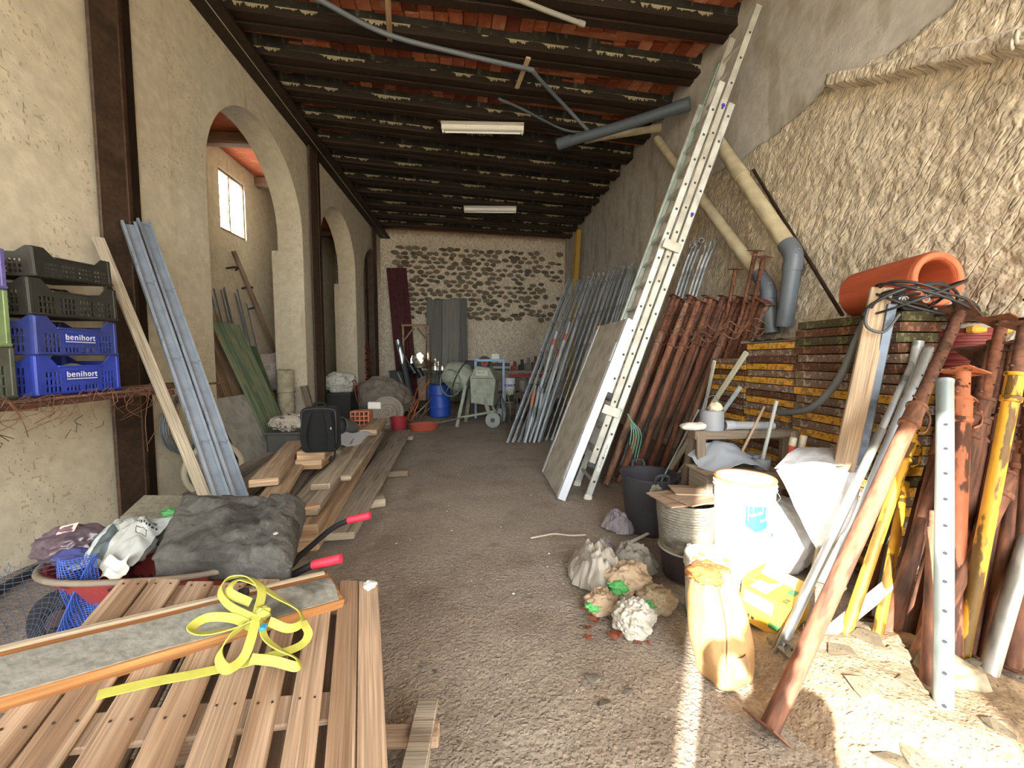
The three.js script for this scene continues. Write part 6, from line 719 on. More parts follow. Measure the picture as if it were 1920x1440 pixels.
// --- rubble and cement mound under the near props
{
  const cx = 1.95, cd = 1.5, mx = 0.75, md = 0.75; const hgt = (x, d) => { const e = Math.hypot((x - cx) / mx, (d - cd) / md); return 0.15 * sm(1.0, 0.35, e) * (0.7 + 0.6 * f3(x * 4, 2, d * 4, 4, 3)) + 0.03 * sm(1, 0.6, e) * (f3(x * 14, 1, d * 14, 3, 5) - 0.4) - 0.02; };
  const o = single('cement_mound', 'low crusted mound of cement and sand under the near props', 'mound', gridMesh(nonuniform([[cx - mx, cx + mx, 0.02]]), nonuniform([[cd - md, cd + md, 0.02]]), (x, d) => V3(x - cx, hgt(x, d), -(d - cd))), tint(M.dirt, 0xf4e8d4), null, V3(cx, 0, -cd)); o.userData.kind = 'thing';
  for (let i = 0; i < 16; i++) { const x = rr(1.5, 2.5), d = rr(1.2, 1.9), m = single('concrete_chunk', 'flat grey concrete chunk lying on the cement mound', 'chunk', boxUV(new ConvexGeometry(Array.from({ length: 12 }, () => V3(rr(-1, 1), rr(-0.5, 0.5), rr(-1, 1))))), tint(M.cement, pick([0xc8c0b0, 0xa89c8c, 0xd8d0c0])), 'concrete chunks on the mound'); m.scale.set(rr(0.03, 0.09), rr(0.02, 0.035), rr(0.03, 0.08)); m.rotation.y = rr(0, 6); m.position.set(x, Math.max(0, hgt(x, d)) + 0.008, -d); }
  single('plaster_block', 'broken pale plaster block at the foot of the props', 'block', boxUV(new ConvexGeometry([[0, 0, 0], [0.22, 0, 0.02], [0.24, 0, -0.2], [0.02, 0, -0.18], [0.02, 0.1, -0.02], [0.2, 0.12, -0.02], [0.22, 0.11, -0.17], [0.05, 0.13, -0.16]].map((p) => V3(...p)))), tint(M.cement, 0xe0d8c8), null, V3(2.0, 0.06, -1.42));
}
// --- near props and tubes on the right
{
  const yl = std({ map: T.scuff, color: 0xd8a02c, roughness: 0.6 }), rs = tint(M.rust, 0xe0c8bc), rd = tint(M.rust, 0xa08478), pk = std({ map: T.scuff, color: 0xc47a58, roughness: 0.7 }), gv = M.galv, g0 = 0.03;
  prop('long heavy rusty prop slanting across the others, foot out on the floor', atHeight(1442, 1368, 0.01), atDepth(1800, 586, 2.3), { outer: rs, inner: rd, r: 0.036, split: 0.7, plate: 0.15, holes: 8 });
  { const m = thing('perforated_tube', 'upright galvanised tube with a row of holes, standing on the mound', 'tube'), b = atHeight(1768, 1384, 0.02), t = atDepth(1772, 712, 1.78); aim(m, b, t, V3(0, 0, 1)); const L = b.distanceTo(t); part(m, 'tube', pipeGeo(0.032, 0.027, L, 20), tint(M.galv, 0xc4ccc8)); for (let i = 0; i < 11; i++) part(m, 'pin_hole', cyl(0.008, 0.008, 0.003, 8).rotateZ(Math.PI / 2).rotateX(-0.87).translate(0.12 + i * 0.12, 0.0305 * Math.cos(0.87), -0.0305 * Math.sin(0.87)), plain(0x20242a, 0.9)); part(m, 'end_cap', cyl(0.033, 0.033, 0.02, 20).translate(L - 0.02, 0, 0), tint(M.galv, 0xd0d8d4)); }
  prop('pale grey tube lying close along the heavy rusty prop', atHeight(1512, 1214, 0.02), atDepth(1742, 652, 2.25), { outer: gv, inner: gv, r: 0.03, split: 0.8, head: 0, holes: 2, nut: 0 });
  prop('dusty galvanised tube leaning behind the white bag', atHeight(1452, 1240, 0.02), atDepth(1720, 660, 2.36), { outer: tint(M.galv, 0xb8b4ac), inner: gv, r: 0.022, split: 0.7, head: 0, holes: 0, nut: 0, foot: 0 });
  prop('salmon-coloured prop with a square head plate beside the perforated tube', atHeight(1782, 1268, 0.03), atDepth(1806, 697, 1.98), { outer: pk, inner: pk, r: 0.038, split: 0.9, plate: 0.15, holes: 1 });
  prop('yellow prop standing behind the perforated tube, foot plate in the rubble', atHeight(1572, 1228, 0.02), atDepth(1755, 690, 2.38), { outer: yl, inner: yl, r: 0.026, split: 0.7, head: 0, holes: 2 });
  prop('bright yellow prop upright among the rusty ones', atHeight(1638, 1232, 0.03), atDepth(1698, 905, 2.2), { outer: yl, inner: yl, r: 0.024, split: 0.8, head: 0, holes: 0, nut: 0 });
  prop('long yellow prop with a dark rusty neck leaning on the rough wall', atHeight(1796, 1262, 0.03), atDepth(1922, 610, 1.74), { outer: yl, inner: rd, r: 0.03, split: 0.86, plate: 0.14, holes: 4 });
  prop('rusty prop with a yellow head plate in front of the low panel stack', atHeight(1735, 1225, 0.03), atDepth(1880, 602, 2.12), { outer: rd, inner: tint(M.rust, 0xd0a070), r: 0.032, split: 0.75, plate: 0.15, holes: 4 });
  prop('rusty prop with a broad curled head plate behind the heavy one', atHeight(1655, 1210, 0.03), atDepth(1838, 662, 2.15), { outer: rd, inner: rd, r: 0.033, split: 0.72, plate: 0.17, holes: 5 });
  prop('pinkish rusty tube sunk in the rubble beneath the yellow one', atHeight(1694, 1282, 0.02), atDepth(1930, 830, 1.95), { outer: rs, inner: rs, r: 0.034, split: 0.85, holes: 1 });
  prop('dusty rust-brown tube rising behind the perforated tube', atHeight(1790, 1262, 0.03), atDepth(1868, 930, 1.9), { outer: tint(M.rust, 0xd0b4a4), inner: rd, r: 0.036, split: 0.9, head: 0, holes: 0, nut: 0 });
  prop('pale scuffed tube leaning towards the wall behind the plaster block', atHeight(1845, 1290, 0.03), atDepth(1965, 880, 1.85), { outer: tint(M.galv, 0xe8e0d4), inner: gv, r: 0.034, split: 0.9, holes: 0, nut: 0 });
  prop('dark rusty tube deepest in the corner of the props', atHeight(1895, 1250, 0.03), atDepth(1960, 620, 2.0), { outer: rd, inner: rd, r: 0.036, split: 0.7, holes: 4 });
  prop('dark short tube on the mound between the rusty props', atHeight(1735, 1330, 0.03), atDepth(1752, 960, 1.8), { outer: rs, inner: rs, r: 0.024, split: 0.9, head: 0, holes: 0, nut: 0 });
  prop('rust-brown tube behind the yellow pair', atHeight(1666, 1180, 0.03), atDepth(1742, 880, 2.35), { outer: tint(M.rust, 0xc4a898), inner: rd, r: 0.032, split: 0.9, head: 0, holes: 0, nut: 0 });
  prop('grey tube tucked between the panels and the heavy prop', atHeight(1640, 1120, 0.03), atDepth(1722, 640, 2.45), { outer: tint(M.galv, 0xa8a49c), inner: gv, r: 0.036, split: 0.75, head: 0, holes: 0 });
  [[1668, 1215, 1795, 700, 2.5], [1700, 1205, 1850, 690, 2.4], [1722, 1240, 1862, 640, 2.3], [1752, 1215, 1890, 650, 2.25], [1800, 1235, 1905, 640, 2.15], [1822, 1225, 1925, 660, 2.1], [1850, 1240, 1940, 700, 2.05], [1868, 1215, 1935, 760, 2.1], [1620, 1150, 1712, 700, 2.55], [1745, 1185, 1830, 720, 2.5]].forEach(([bx_, by, tx, ty, d], i) => prop('dull rusty prop standing in the dense row behind the perforated tube', atHeight(bx_, by, 0.03), atDepth(tx, ty, d), { outer: i % 3 ? rd : tint(M.rust, 0xc0a090), inner: rd, r: 0.031, split: 0.75, holes: 3, plate: 0.12, head: i % 2, group: 'dull rusty props behind the perforated tube' }));
  const m = single('timber_lath', 'sunlit lath slanting low across the feet of the props', 'lath', barGeo(1.0, 0.03, 0.055), gw(0xd8d0b4)); aim(m, atHeight(1520, 1216, 0.04), atDepth(1806, 985, 2.0), V3(-0.4, 0.9, 0.3));
  const m2 = single('timber_lath', 'narrow lath standing between white bag and cement mound', 'lath', barGeo(0.92, 0.02, 0.05), gw(0xc8b8a0)); aim(m2, atHeight(1448, 1236, 0.02), atDepth(1548, 1035, 2.2), V3(-0.5, 0.3, 0.8));
}
{ // grit and stones on the floor
  const inst = new THREE.InstancedMesh(boxUV(flat(new THREE.IcosahedronGeometry(1, 0))), std({ color: 0xffffff, roughness: 1 }), 1500), d = new THREE.Object3D(), c = new THREE.Color(); let n = 0;
  while (n < 1500) { const x = rr(-2.9, 2.9), z = -rr(1.1, 9), k = rnd(); if (x < -0.9 && z > -3) continue; d.position.set(x, floorY(x, z) + 0.002, z); const s = 0.002 + 0.006 * Math.pow(rnd(), 3); d.scale.set(s * rr(0.8, 1.6), s * 0.7, s * rr(0.8, 1.4)); d.rotation.set(0, rr(0, 6), 0); d.updateMatrix(); inst.setMatrixAt(n, d.matrix); c.setStyle(k < 0.3 ? '#d8d2c6' : k < 0.6 ? '#a09284' : '#7c6c5c'); inst.setColorAt(n, c); n++; }
  inst.name = 'gravel'; inst.userData = { kind: 'stuff', label: 'fine grit and pebbles strewn over the earth floor', category: 'gravel' }; scene.add(inst);
  [[798, 1252, 0.022, 0xffffff, 'white lump of plaster beside the pallet'], [926, 1023, 0.03, 0xc0bcb0, 'flat pale stone in the middle of the floor'], [1113, 1277, 0.03, 0xe8e4de, 'grey stone in front of the brick shards'], [1180, 1296, 0.016, 0xd0ccc4, 'small whitish stone near the sunlit strip'], [1133, 1318, 0.028, 0xdcd4c8, 'earth-coloured stone near the sunlit strip'], [996, 1120, 0.012, 0xb8ac9c, 'tiny tan stone in the middle of the floor'], [816, 1262, 0.012, 0xd8d4cc, 'small white chip next to the plaster lump'], [860, 1392, 0.012, 0xd0c4b0, 'small tan chip close to the weathered pallet']].forEach(([x, y, s, c2, l]) => { const m = single('stone', l, 'stone', boxUV(new ConvexGeometry(Array.from({ length: 14 }, () => V3(rr(-1, 1), rr(-0.6, 0.6), rr(-1, 1))))), tint(M.cement, c2)); m.scale.set(s * 1.3, s * 0.7, s); m.position.copy(atHeight(x, y, 0)).add(V3(0, s * 0.2, 0)); });
}

// ================================================================ FAR END
const D = (px, py, d) => atDepth(px, py, d);
{
  const o = thing('red_door', 'old dark red plank door leaning in the far corner', 'door leaf'), b = V3(-2.35, 0.02, -14.0), t = V3(-2.8, 4.75, -14.55); aim(o, b, t, V3(0.2, 0.3, 1)); const rd = std({ map: T.dust, color: 0x4e1a1e, roughness: 0.8 }), L = b.distanceTo(t); for (let i = 0; i < 4; i++) part(o, 'plank', barGeo(L, 0.035, 0.165, 0.006).translate(0, 0, -0.26 + i * 0.172), rd); for (const x of [0.5, L - 0.5]) part(o, 'ledge', box(0.12, 0.03, 0.68, x, 0.03, 0), rd);
  const sh = (label, px, py, w, d, c, skew) => { const b2 = D(px, 700, d), t2 = D(px + skew, py, d + 0.35); b2.y = 0.02; const m = thing('roofing_sheet', label, 'sheet'); aim(m, b2, t2, V3(0, 0.2, 1)); const L2 = b2.distanceTo(t2), n = 36; part(m, 'corrugated_sheet', sheet(2, n, (u, v) => V3(u * L2, 0.035 * Math.sin(v * w / 0.15 * 2 * Math.PI), (v - 0.5) * w), 0.004), c); };
  sh('grey corrugated sheet upright at the far wall, next to the timber frame', 818, 562, 0.75, 14.25, plain(0x77766f, 0.6), 2); sh('grey corrugated sheet upright at the far wall, between two others', 843, 561, 0.6, 14.1, plain(0x84827a, 0.6), 3); sh('grey corrugated sheet upright at the far wall, closest to the workbench', 862, 559, 0.6, 14.2, plain(0x6e6d68, 0.6), -2);
  const fr = thing('timber_stand', 'square timber frame with two diagonal braces in front of the red door', 'frame', null, V3(D(780, 690, 13.8).x, 0, -13.85)), wd = ww(0xc89868); part(fr, 'top_rail', box(0.95, 0.07, 0.08, 0, 2.68, 0, 0.006), wd); for (const s of [-1, 1]) { part(fr, 'post', box(0.07, 2.65, 0.07, s * 0.42, 1.325, 0, 0.006), wd); part(fr, 'brace', aimGeo(barGeo(0.55, 0.05, 0.06), V3(s * 0.4, 2.15, 0.02), V3(s * 0.04, 2.62, 0.02)), wd); } part(fr, 'cross_rail', box(0.9, 0.06, 0.06, 0, 1.2, 0, 0.005), wd);
  const pp = single('black_pipe', 'dark plastic pipe slanting beside the red door', 'pipe', pipeGeo(0.09, 0.08, 2.2, 16), plain(0x3a4044, 0.5)); aim(pp, V3(D(772, 665, 12.2).x, 0.05, -12.2), D(741, 607, 12.9));
  // dark steel table with the sunlit slabs
  const tb = thing('steel_table', 'dark steel table carrying the sunlit pale slabs', 'table', null, V3(-1.98, 0, -13.4)), st = plain(0x33383a, 0.6); part(tb, 'top', box(1.7, 0.05, 0.7, 0, 1.12, 0, 0.006), st); part(tb, 'drawer_box', box(0.5, 0.4, 0.6, -0.55, 0.9, 0, 0.01), plain(0x3e463f, 0.7)); for (const x of [-0.8, 0.8]) for (const z of [-0.3, 0.3]) part(tb, 'leg', box(0.05, 1.1, 0.05, x, 0.55, z, 0.004), st);
  const pl = M.cement; [[-1.9, 1.146, -13.36, 0.55, 0.06, 0.3, 0.1, 'pale slab lying flat on the steel table'], [-1.98, 1.207, -13.38, 0.4, 0.1, 0.22, -0.2, 'pale block on the flat slab of the steel table']].forEach(([x, y, z, w, h, d, r, l]) => { const m = single('pale_slab', l, 'slab', box(w, h, d, 0, h / 2, 0, 0.01), pl, null, V3(x, y, z)); m.rotation.y = r; }); single('plaster_lump', 'bright rounded plaster lump on top of the pale block', 'lump', blob(0.22, 0.24, 0.16, { det: 6, amp: 0.3, s: 71 }), pl, null, V3(-1.94, 1.307, -13.37)); single('dry_twig_bunch', 'dry twigs stuck beside the plaster lump', 'twigs', merge(Array.from({ length: 16 }, () => tubePath([[0, 0, 0], [rr(-0.1, 0.2), rr(0.1, 0.25), rr(-0.1, 0.1)], [rr(-0.1, 0.4), rr(0.1, 0.4), rr(-0.1, 0.1)]], 0.01, 6, 4))), plain(0x6a4a36, 0.9), null, V3(-1.62, 1.2, -13.3));
  for (const [x, y, l] of [[778, 700, 'metal spotlight hanging under the steel table, beside the barrel'], [792, 708, 'metal spotlight hanging under the steel table, close to the slabs']]) { const q = thing('spot_lamp', l, 'lamp', null, D(x, y, 12.7)); q.rotation.z = 0.5; part(q, 'housing', lathe([[0.03, 0], [0.1, 0.02], [0.12, 0.3], [0.1, 0.32], [0.001, 0.33]], 18), plain(0x2c3032, 0.4, 0.5)); part(q, 'lens', lathe([[0.001, 0.0], [0.09, 0.012], [0.095, 0.02]], 18), plain(0xd8d8d0, 0.2)); part(q, 'arm', box(0.04, 0.4, 0.04, 0, 0.45, 0), st); }
}
{ // cement mixer
  const p = atHeight(888, 796, 0), o = thing('cement_mixer', 'pale green-grey cement mixer with its mouth turned to the blue barrel', 'cement mixer', null, p); o.rotation.y = -0.25; const gm = std({ map: T.dust, color: 0x8f9488, roughness: 0.75, bumpMap: T.grain, bumpScale: 0.01 }), dk = plain(0x3c403c, 0.7), gg = std({ map: T.dust, color: 0x6c7c68, roughness: 0.7 });
  const drum = lathe([[0.001, 0], [0.22, 0], [0.34, 0.16], [0.35, 0.3], [0.27, 0.56], [0.23, 0.6], [0.215, 0.595], [0.25, 0.55], [0.33, 0.3], [0.001, 0.05]], 32); const dr = part(o, 'drum', drum.rotateZ(1.15).translate(-0.06, 1.02, 0.12), gm); part(dr, 'ring_gear', new THREE.TorusGeometry(0.355, 0.02, 8, 36).rotateX(Math.PI / 2).translate(0, 0.24, 0).rotateZ(1.15).translate(-0.06, 1.02, 0.12), dk); part(dr, 'paddle', merge([box(0.02, 0.4, 0.12, 0.12, 0.35, 0.1), box(0.02, 0.4, 0.12, -0.12, 0.35, -0.1)]).rotateZ(1.15).translate(-0.06, 1.02, 0.12), gg);
  part(o, 'motor_housing', extrude(poly([[0.02, 0.55], [0.5, 0.5], [0.56, 1.05], [0.42, 1.32], [0.12, 1.36], [0.0, 1.1]]), 0.42, { bevelEnabled: true, bevelSize: 0.02, bevelThickness: 0.02 }).translate(0, 0, -0.2), gm); part(o, 'housing_seam', box(0.5, 0.012, 0.01, 0.28, 1.1, 0.245), dk); const sc = canvasTex(256, 128, (c, w, h) => { c.fillStyle = '#a6ac98'; c.fillRect(0, 0, w, h); c.fillStyle = '#23261f'; c.fillRect(20, 40, 60, 12); c.fillRect(70, 62, 40, 10); c.fillRect(120, 52, 34, 9); c.fillRect(170, 30, 10, 36); }); part(o, 'painted_mark', new THREE.BoxGeometry(0.28, 0.12, 0.004).toNonIndexed(), std({ map: sc })).position.set(0.26, 1.22, 0.243);
  const hw = part(o, 'hand_wheel', new THREE.TorusGeometry(0.3, 0.016, 8, 36), gg); hw.position.set(-0.42, 1.0, 0.42); hw.rotation.y = -0.4; for (let i = 0; i < 6; i++) part(hw, 'spoke', cyl(0.01, 0.01, 0.29, 6).rotateZ(i * Math.PI / 3), gg);
  for (const [x0, y0, z0, x1, y1, z1] of [[-0.3, 0, 0.35, -0.1, 0.95, 0.3], [-0.3, 0, -0.35, -0.1, 0.95, -0.2], [0.5, 0.1, 0.3, 0.3, 0.7, 0.2], [0.5, 0.1, -0.3, 0.3, 0.7, -0.15]]) part(o, 'leg', aimGeo(barGeo(V3(x0, y0, z0).distanceTo(V3(x1, y1, z1)), 0.07, 0.07), V3(x0, y0, z0), V3(x1, y1, z1)), gm); part(o, 'stay', aimGeo(barGeo(0.85, 0.05, 0.05), V3(-0.28, 0.2, 0.33), V3(0.5, 0.35, 0.28)), gm);
  for (const z of [0.36, -0.36]) { const w = part(o, 'wheel', lathe([[0.05, -0.03], [0.14, -0.035], [0.17, -0.025], [0.175, 0], [0.17, 0.025], [0.14, 0.035], [0.05, 0.03]], 24).rotateX(Math.PI / 2).translate(0.54, 0.175, z), plain(0x8a8c86, 0.8)); part(w, 'hub', cyl(0.05, 0.05, 0.08, 12).rotateY(Math.PI / 2).translate(0.54, 0.175, z + 0.04), dk); }
}
{
  const o = thing('plastic_barrel', 'blue plastic barrel standing beside the cement mixer', 'barrel', null, atHeight(825, 781, 0)); const bl = plain(0x2648a0, 0.45); part(o, 'body', lathe([[0.001, 0], [0.25, 0], [0.285, 0.03], [0.29, 0.25], [0.3, 0.27], [0.29, 0.29], [0.29, 0.58], [0.3, 0.6], [0.29, 0.62], [0.28, 0.84], [0.24, 0.88], [0.001, 0.88]], 36), bl); part(o, 'lid_ring', new THREE.TorusGeometry(0.26, 0.014, 8, 36).rotateX(1.57).translate(0, 0.875, 0), plain(0x1c2c60, 0.5)); part(o, 'bung', lathe([[0.001, 0.88], [0.04, 0.88], [0.04, 0.91], [0.001, 0.91]], 14).translate(0.12, 0, 0.05), plain(0x202020));
  // workbench along the far wall with tools and pails
  const wb = thing('workbench', 'long cluttered workbench under the far wall beside the mixer', 'workbench', null, V3(1.05, 0, -11.6)), dk = plain(0x3a3a38, 0.7); part(wb, 'top', box(2.6, 0.06, 0.6, 0, 1.18, 0), tint(M.wood, 0x584a40)); part(wb, 'shelf', box(2.5, 0.04, 0.55, 0, 0.55, 0), tint(M.wood, 0x463c34)); for (const x of [-1.25, 1.25]) for (const z of [-0.26, 0.26]) part(wb, 'leg', box(0.06, 1.15, 0.06, x, 0.575, z), dk); part(wb, 'red_rail', box(1.0, 0.1, 0.03, 0.4, 1.06, 0.3), plain(0x8a3434, 0.7), 'red painted rail');
  const bf = thing('tube_rack', 'light blue tubular frame standing before the workbench', 'frame', null, V3(D(918, 740, 10.2).x, 0, -10.2)), bb = plain(0x7898b8, 0.5); for (const x of [-0.36, 0.36]) part(bf, 'post', box(0.06, 1.5, 0.06, x, 0.75, 0), bb); part(bf, 'top_bar', box(0.78, 0.06, 0.06, 0, 1.5, 0), bb); part(bf, 'low_bar', box(0.7, 0.05, 0.05, 0, 0.4, 0), bb); part(bf, 'white_box', box(0.2, 0.14, 0.16, 0.15, 1.6, 0), plain(0xc8c8c0)); 
  const gr = thing('bench_grinder', 'bench grinder with an orange-red disc on the workbench', 'grinder', null, V3(D(905, 664, 11.6).x, 1.21, -11.6)); part(gr, 'body', box(0.5, 0.26, 0.25, -0.28, 0.15, 0, 0.03), plain(0x2c2c2e, 0.6)); part(gr, 'disc_guard', lathe([[0.001, 0], [0.19, 0], [0.2, 0.02], [0.2, 0.09], [0.001, 0.1]], 26).rotateX(Math.PI / 2).translate(0.05, 0.21, 0.05), plain(0x242426, 0.6)); part(gr, 'disc', lathe([[0.001, 0], [0.1, 0], [0.1, 0.012], [0.001, 0.014]], 24).rotateX(Math.PI / 2).translate(0.05, 0.21, 0.16), plain(0xb86450, 0.7)); part(gr, 'disc_bore', lathe([[0.001, 0], [0.05, 0], [0.05, 0.006], [0.001, 0.006]], 20).rotateX(Math.PI / 2).translate(0.05, 0.21, 0.176), plain(0x8c4a3c, 0.7));
  const tl = thing('tool_case', 'dark tool case with a pale stripe lying on the workbench', 'case', null, V3(0.72, 1.21, -11.6)); part(tl, 'shell', box(0.5, 0.2, 0.3, 0, 0.1, 0, 0.02), plain(0x3a3c3a, 0.6)); part(tl, 'stripe', box(0.5, 0.06, 0.005, 0, 0.08, 0.152), plain(0x9c9c92, 0.6)); part(tl, 'handle', tubePath([[-0.1, 0.2, 0], [-0.08, 0.26, 0], [0.08, 0.26, 0], [0.1, 0.2, 0]], 0.012, 14, 6), dk);
  for (let i = 0; i < 6; i++) { const q = single('hand_tool', ['dark red tool standing on the workbench', 'squat black motor on the workbench', 'grey metal box on the workbench', 'brown jar on the workbench', 'dark cordless drill shape on the workbench', 'pale carton on the workbench'][i], 'tool', merge([box(0.16, 0.12 + 0.04 * i, 0.16, 0, 0.06 + 0.02 * i, 0, 0.02), cyl(0.05, 0.04, 0.16, 10).rotateZ(1.57).translate(0.03, 0.1 + 0.05 * i, 0)]), plain([0x7a3030, 0x262628, 0x6a6c6a, 0x5a4030, 0x2a3038, 0x9a9484][i], 0.7), null, V3(1.1 + i * 0.2, 1.21, -11.55 + 0.08 * (i % 2))); }
  const pt = canvasTex(256, 128, (c, w, h) => { c.fillStyle = '#cfcdd4'; c.fillRect(0, 0, w, h); c.strokeStyle = '#5a4a98'; c.lineWidth = 12; for (let k = 0; k < 6; k++) { c.beginPath(); c.arc(22 + k * 43, 70, 18, 0, 7); c.stroke(); } });
  const q1 = V3(D(955, 712, 10.9).x, 0, -10.9); const st = thing('storage_crate', 'low dark box carrying the pails under the bench', 'box', null, q1.clone()); part(st, 'body', box(0.5, 0.3, 0.4, 0, 0.15, 0, 0.01), tint(M.wood, 0x4c423a)); part(st, 'lid', box(0.52, 0.03, 0.42, 0, 0.315, 0, 0.004), tint(M.wood, 0x5a4c40));
  const k1 = thing('yellow_pail', 'pale yellow pail with a dark label under the purple-ringed one', 'pail', null, q1.clone().setY(0.33)); part(k1, 'body', lathe([[0.001, 0], [0.15, 0], [0.17, 0.3], [0.18, 0.31], [0.18, 0.34], [0.001, 0.34]], 28), plain(0xc4c090, 0.6)); part(k1, 'dark_label', box(0.2, 0.2, 0.01, 0, 0.13, 0.158), plain(0x2a2a28)); const k2 = thing('white_pail', 'white pail with purple ring print on top of the yellow pail', 'pail', null, q1.clone().setY(0.67)); part(k2, 'body', lathe([[0.001, 0], [0.15, 0], [0.175, 0.3], [0.18, 0.31], [0.18, 0.34], [0.001, 0.34]], 28), plain(0xc8c6cc, 0.6)); part(k2, 'ring_print', new THREE.CylinderGeometry(0.172, 0.158, 0.18, 32, 1, true).translate(0, 0.15, 0), std({ map: pt, roughness: 0.6 })); for (const [x, l] of [[982, 'greyish pail on the bench shelf beyond the purple-ringed one'], [925, 'pinkish pail inside the blue frame']]) { const q = thing('white_pail', l, 'pail', null, V3(D(x, 700, 11.4).x, x > 950 ? 0.575 : 0.575, -11.5)); part(q, 'body', lathe([[0.001, 0], [0.13, 0], [0.155, 0.34], [0.001, 0.34]], 24), plain(x > 950 ? 0x8c8a84 : 0x9a8c90, 0.7)); part(q, 'rim', new THREE.TorusGeometry(0.155, 0.008, 6, 24).rotateX(1.57).translate(0, 0.34, 0), plain(0x7c7a76, 0.6)); }
  for (let i = 0; i < 12; i++) { const m = single('steel_offcut', 'bent steel offcut heaped beside the mixer wheel', 'offcut', tubePath([[0, 0, 0], [0.03, 0.25, 0.02], [rr(-0.1, 0.1), 0.55 + rr(0, 0.3), rr(-0.1, 0.1)]], 0.018, 10, 6), plain(pick([0x5c5e60, 0x46484a, 0x6e6a64]), 0.6, 0.3), 'steel offcuts beside the mixer'); m.position.set(0.45 + i * 0.07, 0.0, -9.4 + rr(-0.2, 0.2)); }
  single('red_toolbox', 'flat dark carton under the workbench', 'carton', box(0.5, 0.2, 0.4, 0, 0.1, 0), plain(0x3a3230, 0.8), null, V3(1.7, 0.575, -11.6));
}
{ // junk between the last arch and the barrel
  single('silver_sack', 'crumpled silvery sack with a red cord hanging by the second pier', 'sack', blob(0.36, 0.28, 0.3, { det: 14, amp: 0.25, ridge: 0.3, s: 81 }), std({ map: T.dust, color: 0xc4c2ba, roughness: 0.5 }), null, V3(-3.22, 0.745, -9.72)); const cr = thing('storage_box', 'dark chest under the silvery sack', 'chest', null, V3(-3.22, 0, -9.74)); part(cr, 'body', box(0.6, 0.72, 0.6, 0, 0.36, 0, 0.01), plain(0x2c2a28, 0.8)); part(cr, 'lid', box(0.63, 0.05, 0.63, 0, 0.72, 0, 0.006), plain(0x363230, 0.8)); 
  single('red_string', 'thin red cord dangling from the silvery sack', 'cord', tubePath([[0, 0, 0], [0.1, 0.03, 0.05], [0.16, -0.15, 0.06], [0.2, -0.42, 0.06], [0.14, -0.48, 0.06], [0.1, -0.3, 0.06], [0.05, -0.02, 0.04]], 0.012, 40, 6), plain(0x7a2f30, 0.7), null, V3(-2.93, 1.0, -9.6));
  single('printed_cloth', 'white cloth with dark marks bundled behind the backpack', 'cloth', blob(0.3, 0.14, 0.26, { det: 12, amp: 0.3, ridge: 0.3, s: 83 }), std({ map: T.scuff, color: 0xd0cabc, roughness: 0.9 }), null, V3(-2.95, 0.42, -6.5)); const ot = thing('storage_box', 'grey tub under the marked white cloth', 'tub', null, V3(-2.95, 0, -6.5)); part(ot, 'body', box(0.5, 0.4, 0.5, 0, 0.2, 0, 0.03), plain(0x55544e, 0.8)); part(ot, 'rim', box(0.54, 0.03, 0.54, 0, 0.405, 0, 0.01), plain(0x5e5c56, 0.8));
  const jr = thing('orange_jar', 'orange-brown jar with a white label standing behind the backpack', 'jar', null, V3(-2.0, 0.44, -5.5)); part(jr, 'body', lathe([[0.001, 0], [0.13, 0], [0.14, 0.02], [0.14, 0.3], [0.11, 0.34], [0.001, 0.34]], 26), plain(0x8a5428, 0.4)); part(jr, 'label', box(0.1, 0.12, 0.01, -0.02, 0.15, 0.138), plain(0xb8b8c0, 0.6)); part(jr, 'lid', lathe([[0.115, 0.34], [0.115, 0.37], [0.001, 0.375]], 22), plain(0x4a3a2c, 0.6)); const gp = thing('grey_tub', 'tipped grey tub next to the orange jar', 'tub', null, V3(-1.85, 0.5, -6.1)); gp.rotation.set(1.3, 0, 0.6); part(gp, 'body', lathe([[0.001, 0], [0.1, 0], [0.14, 0.22], [0.145, 0.23], [0.13, 0.22], [0.09, 0.02], [0.001, 0.015]], 26), plain(0x4c4c48, 0.7)); part(gp, 'rim', new THREE.TorusGeometry(0.142, 0.008, 6, 26).rotateX(1.57).translate(0, 0.23, 0), plain(0x5a5a56, 0.7));
  const br = thing('hollow_brick', 'red hollow brick with a grid of holes lying on the planks', 'brick', null, V3(-1.92, 0.44, -6.9)); { const s = poly([[-0.15, 0], [0.15, 0], [0.15, 0.24], [-0.15, 0.24]]); for (let i = 0; i < 4; i++) for (let j = 0; j < 3; j++) { const h = new THREE.Path(), x = -0.135 + i * 0.07, y = 0.018 + j * 0.074; h.moveTo(x, y); h.lineTo(x + 0.055, y); h.lineTo(x + 0.055, y + 0.058); h.lineTo(x, y + 0.058); h.closePath(); s.holes.push(h); } part(br, 'clay_body', extrude(s, 0.25), M.brick); part(br, 'backing', box(0.29, 0.23, 0.01, 0, 0.12, 0.02), plain(0x5a3020, 0.9)); } single('white_box', 'small white block on top of the hollow brick', 'block', box(0.22, 0.12, 0.16, 0, 0.06, 0, 0.01), plain(0xc8c4ba, 0.8), null, V3(-1.75, 0.685, -7.0)).position.y = 0.682;
  single('grey_tarp', 'dusty grey tarpaulin thrown over boards by the last arch', 'tarpaulin', blob(0.75, 0.6, 0.5, { det: 14, amp: 0.3, ridge: 0.2, s: 85 }), tint(M.cloth, 0x7a726a), null, V3(-2.45, 0, -10.6)); const dsc = thing('round_board', 'round brown board leaning on the grey tarpaulin', 'board', null, V3(-2.0, 0.34, -9.0)); part(dsc, 'disc', lathe([[0.001, -0.02], [0.36, -0.02], [0.36, 0.02], [0.001, 0.02]], 32).rotateX(1.35), gw(0x6a5e52)); part(dsc, 'edge_band', new THREE.TorusGeometry(0.36, 0.014, 6, 32).rotateX(Math.PI / 2 + 1.35), gw(0x8a7a68));
